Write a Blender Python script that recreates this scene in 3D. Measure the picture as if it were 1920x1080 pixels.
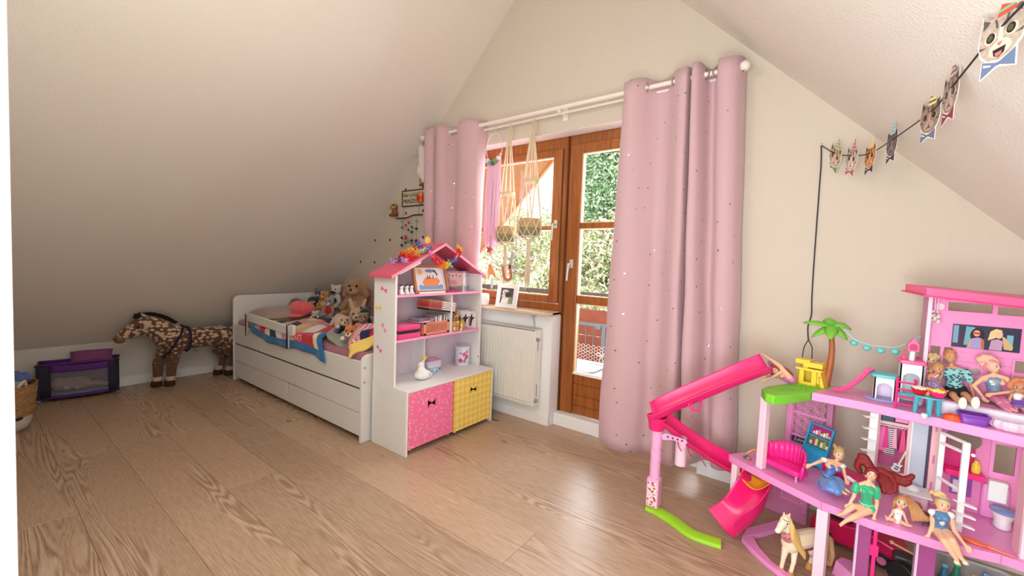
import bpy, bmesh, math, random
from mathutils import Vector as V, Matrix, Quaternion
from math import sin, cos, pi, radians, sqrt

for o in list(bpy.data.objects):
    bpy.data.objects.remove(o)
SC = bpy.context.scene
COL = SC.collection
RND = random.Random(7)

# ---------------------------------------------------------------- camera
cam_d = bpy.data.cameras.new('camera')
cam_d.sensor_width = 36.0
cam_d.lens = 782.2 / 1920 * 36.0
cam_d.clip_start = 0.02
cam = bpy.data.objects.new('camera', cam_d)
COL.objects.link(cam)
YAW, PIT, ROL = 0.6468, 0.0617, 0.0358
_f = V((-sin(YAW) * cos(PIT), cos(YAW) * cos(PIT), -sin(PIT)))
_r = V((cos(YAW), sin(YAW), 0)); _u = _r.cross(_f)
_r2 = cos(ROL) * _r + sin(ROL) * _u
_u2 = cos(ROL) * _u - sin(ROL) * _r
_m = Matrix((_r2, _u2, -_f)).transposed().to_4x4()
_m.translation = V((4.8406, -2.596, 1.1991))
cam.matrix_world = _m
SC.camera = cam

# ---------------------------------------------------------------- light and exposure
SC.view_settings.view_transform = 'Standard'
SC.view_settings.look = 'None'
SC.view_settings.gamma = 1.0
SC.view_settings.use_curve_mapping = False
SC.view_settings.exposure = 0.16

world = bpy.data.worlds.new('sky'); SC.world = world
world.use_nodes = True
wn = world.node_tree
wn.nodes['Background'].inputs[0].default_value = (0.86, 0.94, 1.0, 1)
wn.nodes['Background'].inputs[1].default_value = 2.6

def lamp(name, kind, loc, energy, color, target=None, size=1.0, size_y=None, radius=0.2):
    d = bpy.data.lights.new(name, kind); d.energy = energy; d.color = color
    if kind == 'AREA':
        d.size = size
        if size_y: d.shape = 'RECTANGLE'; d.size_y = size_y
    elif kind == 'SUN': d.angle = 0.05
    else: d.shadow_soft_size = radius
    o = bpy.data.objects.new(name, d); COL.objects.link(o); o.location = loc
    if target is not None:
        o.rotation_euler = (V(target) - V(loc)).to_track_quat('-Z', 'Y').to_euler()
    return o
lamp('sun', 'SUN', (3, -10, 12), 4.5, (1, .98, .95), (1.5, 6, 0))
lamp('window_daylight', 'AREA', (3.2, 0.75, 1.45), 115, (0.93, .97, 1), (3.3, -2, 0.6), 1.8, 1.6)
lamp('fill_behind_camera', 'AREA', (4.7, -2.95, .95), 55, (.91, .968, 1.0), (5.5, -1.1, 2.1), 1.1, 1.7)  # unseen fill lamp added behind the camera to brighten the right slope
lamp('room_fill', 'POINT', (3.4, -2.3, 2.3), 20, (1, .985, .965), radius=0.25)  # soft point fill added for the room, not a modelled fixture

# ---------------------------------------------------------------- materials
def lin(c):
    r = []
    for x in c[:3]:
        x = x / 255.0
        r.append(x / 12.92 if x <= 0.04045 else ((x + 0.055) / 1.055) ** 2.4)
    return (r[0], r[1], r[2], 1.0)

def nmat(name):
    m = bpy.data.materials.new(name); m.use_nodes = True
    nt = m.node_tree
    return m, nt, nt.nodes['Principled BSDF']

def mat(name, c, rough=0.5, metal=0.0, spec=0.5, grain=0.0, gscale=40, bump=0.0, bscale=200, coat=0.0, sheen=0.0, alpha=1.0, trans=0.0, sss=0.0):
    if name in bpy.data.materials: return bpy.data.materials[name]
    m, nt, b = nmat(name)
    b.inputs['Base Color'].default_value = lin(c)
    b.inputs['Roughness'].default_value = rough
    b.inputs['Metallic'].default_value = metal
    b.inputs['Specular IOR Level'].default_value = spec
    b.inputs['Coat Weight'].default_value = coat
    b.inputs['Sheen Weight'].default_value = sheen
    b.inputs['Alpha'].default_value = alpha
    b.inputs['Transmission Weight'].default_value = trans
    tc = nt.nodes.new('ShaderNodeTexCoord')
    if grain:
        n = nt.nodes.new('ShaderNodeTexNoise'); n.inputs['Scale'].default_value = gscale
        n.inputs['Detail'].default_value = 4
        nt.links.new(tc.outputs['Object'], n.inputs['Vector'])
        mx = nt.nodes.new('ShaderNodeMix'); mx.data_type = 'RGBA'
        l = lin(c)
        mx.inputs[6].default_value = tuple(max(0, x * (1 - grain)) for x in l[:3]) + (1,)
        mx.inputs[7].default_value = tuple(min(1, x * (1 + grain)) for x in l[:3]) + (1,)
        nt.links.new(n.outputs['Fac'], mx.inputs[0])
        nt.links.new(mx.outputs[2], b.inputs['Base Color'])
    if bump:
        n2 = nt.nodes.new('ShaderNodeTexNoise'); n2.inputs['Scale'].default_value = bscale
        n2.inputs['Detail'].default_value = 3
        nt.links.new(tc.outputs['Object'], n2.inputs['Vector'])
        bp = nt.nodes.new('ShaderNodeBump'); bp.inputs['Strength'].default_value = bump
        bp.inputs['Distance'].default_value = 0.004
        nt.links.new(n2.outputs['Fac'], bp.inputs['Height'])
        nt.links.new(bp.outputs[0], b.inputs['Normal'])
    return m

def spots_mat(name, base, spot, scale, thr, rough=0.8, coord='Object', stretch=(1, 1, 1), sheen=0.3, soft=0.06, rnd=1.0, metal=0.0):
    m, nt, b = nmat(name)
    tc = nt.nodes.new('ShaderNodeTexCoord'); mp = nt.nodes.new('ShaderNodeMapping')
    mp.inputs['Scale'].default_value = stretch
    nt.links.new(tc.outputs[coord], mp.inputs[0])
    v = nt.nodes.new('ShaderNodeTexVoronoi'); v.inputs['Scale'].default_value = scale
    v.inputs['Randomness'].default_value = rnd
    nt.links.new(mp.outputs[0], v.inputs['Vector'])
    r = nt.nodes.new('ShaderNodeMapRange')
    r.inputs[1].default_value = thr - soft; r.inputs[2].default_value = thr + soft
    nt.links.new(v.outputs['Distance'], r.inputs[0])
    mx = nt.nodes.new('ShaderNodeMix'); mx.data_type = 'RGBA'
    mx.inputs[6].default_value = lin(spot); mx.inputs[7].default_value = lin(base)
    nt.links.new(r.outputs[0], mx.inputs[0]); nt.links.new(mx.outputs[2], b.inputs['Base Color'])
    b.inputs['Roughness'].default_value = rough; b.inputs['Sheen Weight'].default_value = sheen
    b.inputs['Metallic'].default_value = metal
    return m

def weave_mat(name, a, c, sx, sy, rough=0.8, coord='Object', ax=(0, 2)):
    """two-tone checked weave"""
    m, nt, b = nmat(name)
    tc = nt.nodes.new('ShaderNodeTexCoord'); mp = nt.nodes.new('ShaderNodeMapping')
    mp.inputs['Scale'].default_value = (sx, sy, sy)
    nt.links.new(tc.outputs[coord], mp.inputs[0])
    k = nt.nodes.new('ShaderNodeTexChecker'); k.inputs['Scale'].default_value = 1.0
    k.inputs[1].default_value = lin(a); k.inputs[2].default_value = lin(c)
    nt.links.new(mp.outputs[0], k.inputs[0]); nt.links.new(k.outputs[0], b.inputs['Base Color'])
    b.inputs['Roughness'].default_value = rough
    return m

# ---------------------------------------------------------------- geometry collector
I4 = Matrix.Identity(4)
def T(x, y, z): return Matrix.Translation((x, y, z))
def RX(a): return Matrix.Rotation(a, 4, 'X')
def RY(a): return Matrix.Rotation(a, 4, 'Y')
def RZ(a): return Matrix.Rotation(a, 4, 'Z')

class G:
    def __init__(s): s.v = []; s.f = []; s.mi = []; s.k = 0
    def add(s, vs, fs, M=None):
        n = len(s.v)
        for p in vs:
            s.v.append(tuple((M @ V(p)) if M is not None else p))
        for f in fs:
            s.f.append(tuple(i + n for i in f)); s.mi.append(s.k)
        return s
    def box(s, x0, x1, y0, y1, z0, z1, M=None):
        vs = [(x, y, z) for z in (z0, z1) for y in (y0, y1) for x in (x0, x1)]
        return s.add(vs, [(0, 2, 3, 1), (4, 5, 7, 6), (0, 1, 5, 4), (2, 6, 7, 3), (0, 4, 6, 2), (1, 3, 7, 5)], M)
    def cbox(s, c, d, M=None):
        return s.box(c[0] - d[0] / 2, c[0] + d[0] / 2, c[1] - d[1] / 2, c[1] + d[1] / 2, c[2] - d[2] / 2, c[2] + d[2] / 2, M)
    def hexa(s, p):
        """eight corner points: bottom loop of four, top loop of four"""
        return s.add(p, [(3, 2, 1, 0), (4, 5, 6, 7), (0, 1, 5, 4), (1, 2, 6, 5), (2, 3, 7, 6), (3, 0, 4, 7)])
    def tube(s, pts, r, n=8, cap=True, closed=False, M=None):
        pts = [V(p) for p in pts]; N = len(pts)
        rr = list(r) if isinstance(r, (list, tuple)) else [r] * N
        vs = []; fs = []; up = None
        for i, p in enumerate(pts):
            if closed: t = pts[(i + 1) % N] - pts[i - 1]
            else: t = pts[min(i + 1, N - 1)] - pts[max(i - 1, 0)]
            if t.length < 1e-9: t = V((0, 0, 1))
            t.normalize()
            if up is None:
                up = V((0, 0, 1)) if abs(t.z) < 0.9 else V((1, 0, 0))
            a = up - t * up.dot(t)
            if a.length < 1e-6: a = t.orthogonal()
            a.normalize(); b = t.cross(a); up = a
            for j in range(n):
                q = 2 * pi * j / n
                vs.append(tuple(p + (a * cos(q) + b * sin(q)) * rr[i]))
        m = N if closed else N - 1
        for i in range(m):
            for j in range(n):
                k = (i + 1) % N
                fs.append((i * n + j, i * n + (j + 1) % n, k * n + (j + 1) % n, k * n + j))
        if cap and not closed:
            fs.append(tuple(range(n - 1, -1, -1))); fs.append(tuple((N - 1) * n + j for j in range(n)))
        return s.add(vs, fs, M)
    def lathe(s, prof, n=20, M=None):
        vs = []; fs = []
        for r, z in prof:
            for j in range(n):
                q = 2 * pi * j / n; vs.append((r * cos(q), r * sin(q), z))
        for i in range(len(prof) - 1):
            for j in range(n):
                fs.append((i * n + j, i * n + (j + 1) % n, (i + 1) * n + (j + 1) % n, (i + 1) * n + j))
        fs.append(tuple(range(n - 1, -1, -1))); fs.append(tuple((len(prof) - 1) * n + j for j in range(n)))
        return s.add(vs, fs, M)
    def ball(s, c, r, n=12, M=None, R=None):
        if not isinstance(r, (list, tuple)): r = (r, r, r)
        m = max(4, n // 2); vs = [(0, 0, -1)]; fs = []
        for i in range(1, m):
            a = pi * i / m - pi / 2
            for j in range(n):
                q = 2 * pi * j / n; vs.append((cos(a) * cos(q), cos(a) * sin(q), sin(a)))
        vs.append((0, 0, 1)); top = len(vs) - 1
        for j in range(n):
            fs.append((0, 1 + (j + 1) % n, 1 + j))
            b = 1 + (m - 2) * n; fs.append((b + j, b + (j + 1) % n, top))
        for i in range(m - 2):
            for j in range(n):
                a = 1 + i * n; fs.append((a + j, a + (j + 1) % n, a + n + (j + 1) % n, a + n + j))
        X = T(*c) @ (R if R is not None else I4) @ Matrix.Diagonal((r[0], r[1], r[2], 1))
        return s.add(vs, fs, (M @ X) if M is not None else X)
    def prism(s, poly, d, M=None):
        n = len(poly)
        vs = [(x, y, 0) for x, y in poly] + [(x, y, d) for x, y in poly]
        fs = [tuple(range(n - 1, -1, -1)), tuple(range(n, 2 * n))]
        for i in range(n): fs.append((i, (i + 1) % n, n + (i + 1) % n, n + i))
        return s.add(vs, fs, M)
    def plan(s, poly, z0, z1): return s.prism(poly, z1 - z0, T(0, 0, z0))
    def sheet(s, rows, M=None, mi=None):
        h = len(rows); w = len(rows[0]); n = len(s.v)
        for r in rows:
            for p in r: s.v.append(tuple((M @ V(p)) if M is not None else p))
        for i in range(h - 1):
            for j in range(w - 1):
                s.f.append((n + i * w + j, n + i * w + j + 1, n + (i + 1) * w + j + 1, n + (i + 1) * w + j))
                s.mi.append(mi(i, j) if mi else s.k)
        return s

ORG = {}
def origin_of(p):
    while p is not None:
        if p.name in ORG: return ORG[p.name]
        p = p.parent
    return V((0, 0, 0))

def finish(o, parent):
    COL.objects.link(o)
    if parent is not None: o.parent = parent

def obj(name, g, m, parent=None, smooth=35, bevel=0.0, solid=0.0, offset=0.0, loc=None, segs=2, sub=0):
    """links a collected shape as ONE mesh object. World coordinates go in; the parent's origin is taken off."""
    me = bpy.data.meshes.new(name)
    org = origin_of(parent) if parent is not None else (V(loc) if loc is not None else V((0, 0, 0)))
    me.from_pydata([(x - org.x, y - org.y, z - org.z) for x, y, z in g.v], [], g.f)
    ms = m if isinstance(m, (list, tuple)) else [m]
    for q in ms: me.materials.append(q)
    if len(ms) > 1: me.polygons.foreach_set('material_index', g.mi)
    me.validate()
    bm = bmesh.new(); bm.from_mesh(me)
    if not solid: bmesh.ops.recalc_face_normals(bm, faces=bm.faces)
    bm.to_mesh(me); bm.free()
    if smooth:
        me.polygons.foreach_set('use_smooth', [True] * len(me.polygons))
        me.set_sharp_from_angle(angle=radians(smooth))
    o = bpy.data.objects.new(name, me)
    if parent is None:
        o.location = org; ORG[o.name] = org
    finish(o, parent)
    if solid:
        md = o.modifiers.new('solid', 'SOLIDIFY'); md.thickness = solid; md.offset = offset
    if bevel:
        md = o.modifiers.new('bevel', 'BEVEL'); md.width = bevel; md.segments = segs; md.limit_method = 'ANGLE'; md.angle_limit = radians(40)
    if sub:
        md = o.modifiers.new('sub', 'SUBSURF'); md.levels = sub; md.render_levels = sub
    return o

def thing(name, label, cat, loc, group=None):
    o = bpy.data.objects.new(name, None); o.empty_display_size = 0.05
    o.location = loc; COL.objects.link(o); ORG[o.name] = V(loc)
    o['label'] = label; o['category'] = cat
    if group: o['group'] = group
    return o
def tag(o, label, cat, group=None):
    o['label'] = label; o['category'] = cat
    if group: o['group'] = group
    return o
def struct(name, g, m, parent=None, **k):
    o = obj(name, g, m, parent, **k)
    if parent is None: o['kind'] = 'structure'
    return o

def blob(name, prims, m, parent, voxel=0.004, smooth=3, loc=None):
    """one continuous skin over tapered limbs and balls"""
    g = G()
    for p in prims:
        if p[0] == 'c':
            a, b, r0, r1 = V(p[1]), V(p[2]), p[3], p[4]
            pts = []; rr = []
            d = b - a; L = max(d.length, 1e-6); d = d / L
            for k in (80, 55, 28): pts.append(a - d * r0 * sin(radians(k))); rr.append(r0 * cos(radians(k)))
            pts += [a, b]; rr += [r0, r1]
            for k in (28, 55, 80): pts.append(b + d * r1 * sin(radians(k))); rr.append(r1 * cos(radians(k)))
            g.tube(pts, rr, 12)
        elif p[0] == 'b':
            g.ball(p[1], p[2], 16, R=p[3] if len(p) > 3 else None)
        elif p[0] == 'x':
            g.cbox(p[1], p[2])
    me = bpy.data.meshes.new(name)
    org = origin_of(parent) if parent is not None else V(loc or (0, 0, 0))
    me.from_pydata([(x - org.x, y - org.y, z - org.z) for x, y, z in g.v], [], g.f)
    o = bpy.data.objects.new(name, me); COL.objects.link(o)
    r = o.modifiers.new('r', 'REMESH'); r.mode = 'VOXEL'; r.voxel_size = voxel
    sm = o.modifiers.new('s', 'SMOOTH'); sm.factor = 0.5; sm.iterations = smooth
    dg = bpy.context.evaluated_depsgraph_get()
    nm = bpy.data.meshes.new_from_object(o.evaluated_get(dg))
    o.modifiers.clear(); o.data = nm; bpy.data.meshes.remove(me)
    nm.name = name; nm.materials.clear(); nm.materials.append(m)
    nm.polygons.foreach_set('use_smooth', [True] * len(nm.polygons))
    if parent is not None: o.parent = parent
    else: o.location = org; ORG[o.name] = org
    return o

def lettering(name, txt, size, m, parent, M, depth=0.001, shear=0.0, align='CENTER', space=1.0):
    c = bpy.data.curves.new(name, 'FONT'); c.body = txt; c.size = size; c.extrude = depth
    c.align_x = align; c.align_y = 'CENTER'; c.shear = shear; c.space_character = space; c.resolution_u = 3
    o = bpy.data.objects.new(name, c); COL.objects.link(o)
    dg = bpy.context.evaluated_depsgraph_get()
    me = bpy.data.meshes.new_from_object(o.evaluated_get(dg)); bpy.data.objects.remove(o)
    me.transform(M); me.transform(T(*(-origin_of(parent))))
    me.materials.clear(); me.materials.append(m)
    o = bpy.data.objects.new(name, me); finish(o, parent)
    return o

def copy_thing(root, loc, label=None, rz=None):
    r = root.copy(); COL.objects.link(r); r.location = loc; ORG[r.name] = V(loc)
    if rz is not None: r.rotation_euler = (0, 0, rz)
    if label: r['label'] = label
    for ch in list(root.children):
        c = ch.copy(); COL.objects.link(c); c.parent = r
        for q in list(ch.children):
            d = q.copy(); COL.objects.link(d); d.parent = c
    return r

def catm(P, n=6):
    P = [V(p) for p in P]; out = []
    for i in range(len(P) - 1):
        a = P[max(i - 1, 0)]; b = P[i]; c = P[i + 1]; d = P[min(i + 2, len(P) - 1)]
        for k in range(n):
            t = k / n
            out.append(0.5 * ((2 * b) + (c - a) * t + (2 * a - 5 * b + 4 * c - d) * t * t + (3 * b - a - 3 * c + d) * t ** 3))
    out.append(P[-1]); return out

def rrect(x0, x1, y0, y1, r, n=5, which=(1, 1, 1, 1)):
    pts = []
    for (cx, cy, a0, w) in ((x1 - r, y1 - r, 0, which[0]), (x0 + r, y1 - r, 90, which[1]), (x0 + r, y0 + r, 180, which[2]), (x1 - r, y0 + r, 270, which[3])):
        if w:
            for k in range(n + 1):
                q = radians(a0 + 90 * k / n); pts.append((cx + r * cos(q), cy + r * sin(q)))
        else:
            sx = 1 if a0 in (0, 270) else -1; sy = 1 if a0 in (0, 90) else -1
            pts.append((cx + sx * r, cy + sy * r))
    return pts
XZ = Matrix(((1, 0, 0, 0), (0, 0, -1, 0), (0, 1, 0, 0), (0, 0, 0, 1)))     # polygon (x, z), thickness towards -y
YZ = Matrix(((0, 0, 1, 0), (1, 0, 0, 0), (0, 1, 0, 0), (0, 0, 0, 1)))      # polygon (y, z), thickness towards +x

def wall_holes(nm, x0, x1, z0, z1, y0, y1, holes, m, parent, **kw):
    xs = sorted({x0, x1, *[h[0] for h in holes], *[h[1] for h in holes]}); zs = sorted({z0, z1, *[h[2] for h in holes], *[h[3] for h in holes]})
    xs = [x for x in xs if x0 <= x <= x1]; zs = [z for z in zs if z0 <= z <= z1]
    v = []; f = []; ins = lambda a, c: any(h[0] - 1e-6 <= a < h[1] - 1e-6 and h[2] - 1e-6 <= c < h[3] - 1e-6 for h in holes)
    nx, nz = len(xs), len(zs)
    for y in (y0, y1): v += [(x, y, z) for z in zs for x in xs]
    o = nx * nz
    solid = lambda i, k: 0 <= i < nx - 1 and 0 <= k < nz - 1 and not ins(xs[i], zs[k])
    for k in range(nz - 1):
        for i in range(nx - 1):
            if not solid(i, k): continue
            a, b_, c, d = k * nx + i, k * nx + i + 1, (k + 1) * nx + i + 1, (k + 1) * nx + i
            f += [(a, b_, c, d), (o + d, o + c, o + b_, o + a)]
            if not solid(i - 1, k): f.append((d, o + d, o + a, a))
            if not solid(i + 1, k): f.append((b_, o + b_, o + c, c))
            if not solid(i, k - 1): f.append((a, o + a, o + b_, b_))
            if not solid(i, k + 1): f.append((c, o + c, o + d, d))
    return obj(nm, G().add(v, f), m, parent, smooth=0, **kw)

# common materials
WALLP = mat('wall_paint_cream', (213, 201, 186), 0.9, spec=0.2, bump=0.35, bscale=160)
CEILP = mat('ceiling_plaster_cream', (235, 228, 218), 0.95, spec=0.15, bump=0.55, bscale=110)
WHITE = mat('white_lacquer', (236, 235, 233), 0.35)
WHITEP = mat('white_paint_trim', (238, 238, 238), 0.5)
BLACK = mat('black_rubber', (28, 27, 28), 0.5)
PINKROOF = mat('rose_pink_lacquer', (224, 92, 124), 0.45)
PINKEDGE = mat('light_pink_lacquer', (248, 150, 176), 0.45)
METAL = mat('brushed_steel', (190, 190, 188), 0.3, metal=1.0)
# ================================================================ ROOM
ZK, TS, RW = 0.4007, 0.9918, 6.4286
YB = -2.9
def slope(x): return ZK + TS * min(x, RW - x)
APX = RW / 2; APZ = slope(APX)

# oak floor: a dark bed under individually laid boards
floor = struct('floor', G().box(-0.05, RW + 0.05, YB, 0.22, -0.06, -0.012), mat('floor_bed', (70, 55, 42), 0.9), loc=(0, 0, 0))
m, nt, b = nmat('oiled_oak')
tc = nt.nodes.new('ShaderNodeTexCoord'); oi = nt.nodes.new('ShaderNodeObjectInfo')
mul = nt.nodes.new('ShaderNodeVectorMath'); mul.operation = 'SCALE'
cmb = nt.nodes.new('ShaderNodeCombineXYZ')
for k in range(3): nt.links.new(oi.outputs['Random'], cmb.inputs[k])
nt.links.new(cmb.outputs[0], mul.inputs[0]); mul.inputs['Scale'].default_value = 57.0
ad = nt.nodes.new('ShaderNodeVectorMath'); ad.operation = 'ADD'
nt.links.new(tc.outputs['Object'], ad.inputs[0]); nt.links.new(mul.outputs[0], ad.inputs[1])
mp = nt.nodes.new('ShaderNodeMapping'); mp.inputs['Scale'].default_value = (0.9, 9.0, 1.0)
nt.links.new(ad.outputs[0], mp.inputs[0])
base = nt.nodes.new('ShaderNodeTexNoise'); base.inputs['Scale'].default_value = 1.1; base.inputs['Detail'].default_value = 1.5
base.inputs['Distortion'].default_value = 0.6
nt.links.new(mp.outputs[0], base.inputs['Vector'])
# cathedral rings: contour lines of a stretched noise
rg = nt.nodes.new('ShaderNodeMath'); rg.operation = 'MULTIPLY'; rg.inputs[1].default_value = 85.0
nt.links.new(base.outputs['Fac'], rg.inputs[0])
sn = nt.nodes.new('ShaderNodeMath'); sn.operation = 'SINE'; nt.links.new(rg.outputs[0], sn.inputs[0])
mp2 = nt.nodes.new('ShaderNodeMapping'); mp2.inputs['Scale'].default_value = (14, 260, 1)
nt.links.new(ad.outputs[0], mp2.inputs[0])
fine = nt.nodes.new('ShaderNodeTexNoise'); fine.inputs['Scale'].default_value = 1.0; fine.inputs['Detail'].default_value = 3
nt.links.new(mp2.outputs[0], fine.inputs['Vector'])
big = nt.nodes.new('ShaderNodeTexNoise'); big.inputs['Scale'].default_value = 0.8; big.inputs['Detail'].default_value = 2
nt.links.new(mp.outputs[0], big.inputs['Vector'])
rampm = nt.nodes.new('ShaderNodeMapRange'); rampm.inputs[1].default_value = .50; rampm.inputs[2].default_value = .62
nt.links.new(big.outputs['Fac'], rampm.inputs[0])
amp = nt.nodes.new('ShaderNodeMath'); amp.operation = 'MULTIPLY'
nt.links.new(sn.outputs[0], amp.inputs[0]); nt.links.new(rampm.outputs[0], amp.inputs[1])
f1 = nt.nodes.new('ShaderNodeMath'); f1.operation = 'MULTIPLY_ADD'; f1.inputs[1].default_value = 0.30; 
nt.links.new(amp.outputs[0], f1.inputs[0]); nt.links.new(fine.outputs['Fac'], f1.inputs[2])
rmp = nt.nodes.new('ShaderNodeValToRGB')
rmp.color_ramp.elements[0].position = 0.05; rmp.color_ramp.elements[0].color = lin((142, 112, 87))
rmp.color_ramp.elements[1].position = 0.97; rmp.color_ramp.elements[1].color = lin((212, 185, 159))
e = rmp.color_ramp.elements.new(0.5); e.color = lin((184, 154, 127))
nt.links.new(f1.outputs[0], rmp.inputs[0])
hs = nt.nodes.new('ShaderNodeHueSaturation')
mr = nt.nodes.new('ShaderNodeMapRange'); mr.inputs[3].default_value = 0.89; mr.inputs[4].default_value = 1.07
nt.links.new(oi.outputs['Random'], mr.inputs[0]); nt.links.new(mr.outputs[0], hs.inputs['Value'])
nt.links.new(rmp.outputs[0], hs.inputs['Color'])
# knots
mp3 = nt.nodes.new('ShaderNodeMapping'); mp3.inputs['Scale'].default_value = (1.1, 2.6, 1.0)
nt.links.new(ad.outputs[0], mp3.inputs[0])
vk = nt.nodes.new('ShaderNodeTexVoronoi'); vk.inputs['Scale'].default_value = 1.25
nt.links.new(mp3.outputs[0], vk.inputs['Vector'])
kr = nt.nodes.new('ShaderNodeMapRange'); kr.inputs[1].default_value = 0.03; kr.inputs[2].default_value = 0.075
nt.links.new(vk.outputs['Distance'], kr.inputs[0])
kx = nt.nodes.new('ShaderNodeMix'); kx.data_type = 'RGBA'; kx.inputs[6].default_value = lin((104, 80, 62))
nt.links.new(kr.outputs[0], kx.inputs[0]); nt.links.new(hs.outputs[0], kx.inputs[7])
nt.links.new(kx.outputs[2], b.inputs['Base Color'])
b.inputs['Roughness'].default_value = 0.36; b.inputs['Specular IOR Level'].default_value = 0.5
bmp = nt.nodes.new('ShaderNodeBump'); bmp.inputs['Strength'].default_value = 0.12; bmp.inputs['Distance'].default_value = 0.002
nt.links.new(fine.outputs['Fac'], bmp.inputs['Height']); nt.links.new(bmp.outputs[0], b.inputs['Normal'])
OAK = m
rp = random.Random(3)
yrow = 0.145; r = 0
while yrow > YB + 0.02:
    y1 = yrow; y0 = max(yrow - 0.245, YB)
    x = -rp.uniform(0.1, 1.9)
    while x < RW:
        x2 = x + 2.05
        a, c = max(x, 0), min(x2, RW)
        if c - a > 0.03:
            g = G().box(-(c - a) / 2, (c - a) / 2, -(y1 - y0) / 2, (y1 - y0) / 2, -0.012, 0)
            # tiny bevelled joint
            e = 0.0012
            me_o = obj('plank', G().add([(-(c-a)/2+.0004, -(y1-y0)/2+.0004, -.012), ((c-a)/2-.0004, -(y1-y0)/2+.0004, -.012), ((c-a)/2-.0004, (y1-y0)/2-.0004, -.012), (-(c-a)/2+.0004, (y1-y0)/2-.0004, -.012),
                (-(c-a)/2+.0004, -(y1-y0)/2+.0004, -e), ((c-a)/2-.0004, -(y1-y0)/2+.0004, -e), ((c-a)/2-.0004, (y1-y0)/2-.0004, -e), (-(c-a)/2+.0004, (y1-y0)/2-.0004, -e),
                (-(c-a)/2+e*1.4, -(y1-y0)/2+e*1.4, 0), ((c-a)/2-e*1.4, -(y1-y0)/2+e*1.4, 0), ((c-a)/2-e*1.4, (y1-y0)/2-e*1.4, 0), (-(c-a)/2+e*1.4, (y1-y0)/2-e*1.4, 0)],
                [(0,1,5,4),(1,2,6,5),(2,3,7,6),(3,0,4,7),(4,5,9,8),(5,6,10,9),(6,7,11,10),(7,4,8,11),(8,9,10,11),(3,2,1,0)]), OAK, None, smooth=0)
            me_o.parent = floor; me_o.location = ((a + c) / 2, (y0 + y1) / 2, 0)
        x = x2
    yrow = y0; r += 1

# knee wall on the left, right knee wall, sloped ceilings
WHITEWALL = mat('knee_wall_paint', (222, 218, 212), 0.85, spec=0.2, bump=0.2, bscale=180)
struct('wall_left', G().box(-0.12, 0, YB, 0.0, 0, ZK), WHITEWALL)
struct('wall_right', G().box(RW, RW + 0.12, YB, 0.0, 0, ZK), WHITEWALL)
g = G().box(0, 0.014, -2.75, -0.001, 0.0, 0.075); g.box(0, 0.009, -2.75, -0.001, 0.075, 0.084)
struct('baseboard_left', g, WHITEP, bevel=0.002)
th = 0.14
YR = -5.0
g = G(); g.hexa([(-.12, YR, ZK - .119), (-.12, 0.9, ZK - .119), (APX, .9, APZ), (APX, YR, APZ), (-.12, YR, ZK + .1), (-.12, .9, ZK + .1), (APX, .9, APZ + .2), (APX, YR, APZ + .2)])
g = G(); g.hexa([(0, YR, ZK), (0, 0.0, ZK), (APX, 0, APZ), (APX, YR, APZ), (-.12, YR, ZK), (-.12, 0, ZK), (APX, 0, APZ + .2), (APX, YR, APZ + .2)])
struct('ceiling_left', g, CEILP)
g = G(); g.hexa([(RW, YR, ZK), (RW, 0.0, ZK), (APX, 0, APZ), (APX, YR, APZ), (RW + .12, YR, ZK), (RW + .12, 0, ZK), (APX, 0, APZ + .2), (APX, YR, APZ + .2)])
struct('ceiling_right', g, CEILP)
# rear wall with the doorway the picture is taken from
JX, JY = 4.2, -2.579
REAR = mat('rear_wall_paint', (226, 218, 205), 0.9)
pts = [(0, 0), (JX - .09, 0), (JX - .09, 2.1), (5.5, 2.1 if slope(5.5) > 2.1 else slope(5.5)), (5.5, 0), (RW, 0), (RW, ZK), (APX, APZ), (0, ZK)]
g = G().prism(pts, 0.16, T(0, JY - 0.012, 0) @ XZ @ T(0, 0, 0))
struct('wall_rear', g, REAR)
struct('trim_1', G().hexa([(JX - .09, JY - .2, 0), (JX, JY - .2, 0), (JX, JY, 0), (JX - .09, JY, 0), (JX - .09, JY - .2, 2.1), (JX, JY - .2, 2.1), (JX, JY + .0245, 2.1), (JX - .09, JY + .0245, 2.1)]), mat('door_casing_white', (240, 243, 248), 0.4), bevel=0.003)
# hall behind the camera, closed off
g = G().box(2.6, 6.3, YR - .1, YR, 0, 2.2); struct('wall_hall', g, REAR)
g = G().box(2.6, RW, YR, YB, -0.06, 0.0); struct('floor_hall', g, mat('hall_floor', (186, 158, 126), 0.4))

# gable wall with the opening for balcony window and door
OX0, OX1, OXD, OZT, OZS = 2.10, 4.30, 3.262, 2.137, 0.842
WT = 0.30
def gable(x0, x1, z0=None, z1=None):
    pass
g = G()
def pr(poly): g.prism(poly, WT, T(0, WT, 0) @ XZ)
pr([(-.1, 0), (OX0, 0), (OX0, slope(OX0)), (0, ZK), (-.1, ZK)])
pr([(OX0, OZT), (OX1, OZT), (OX1, slope(OX1)), (APX, APZ), (OX0, slope(OX0))])
pr([(OX1, 0), (RW + .1, 0), (RW + .1, ZK), (RW, ZK), (OX1, slope(OX1))])
pr([(OX0, 0), (OXD, 0), (OXD, OZS - .002), (OX0, OZS - .002)])
struct('wall_back', g, WALLP, smooth=0)
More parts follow.
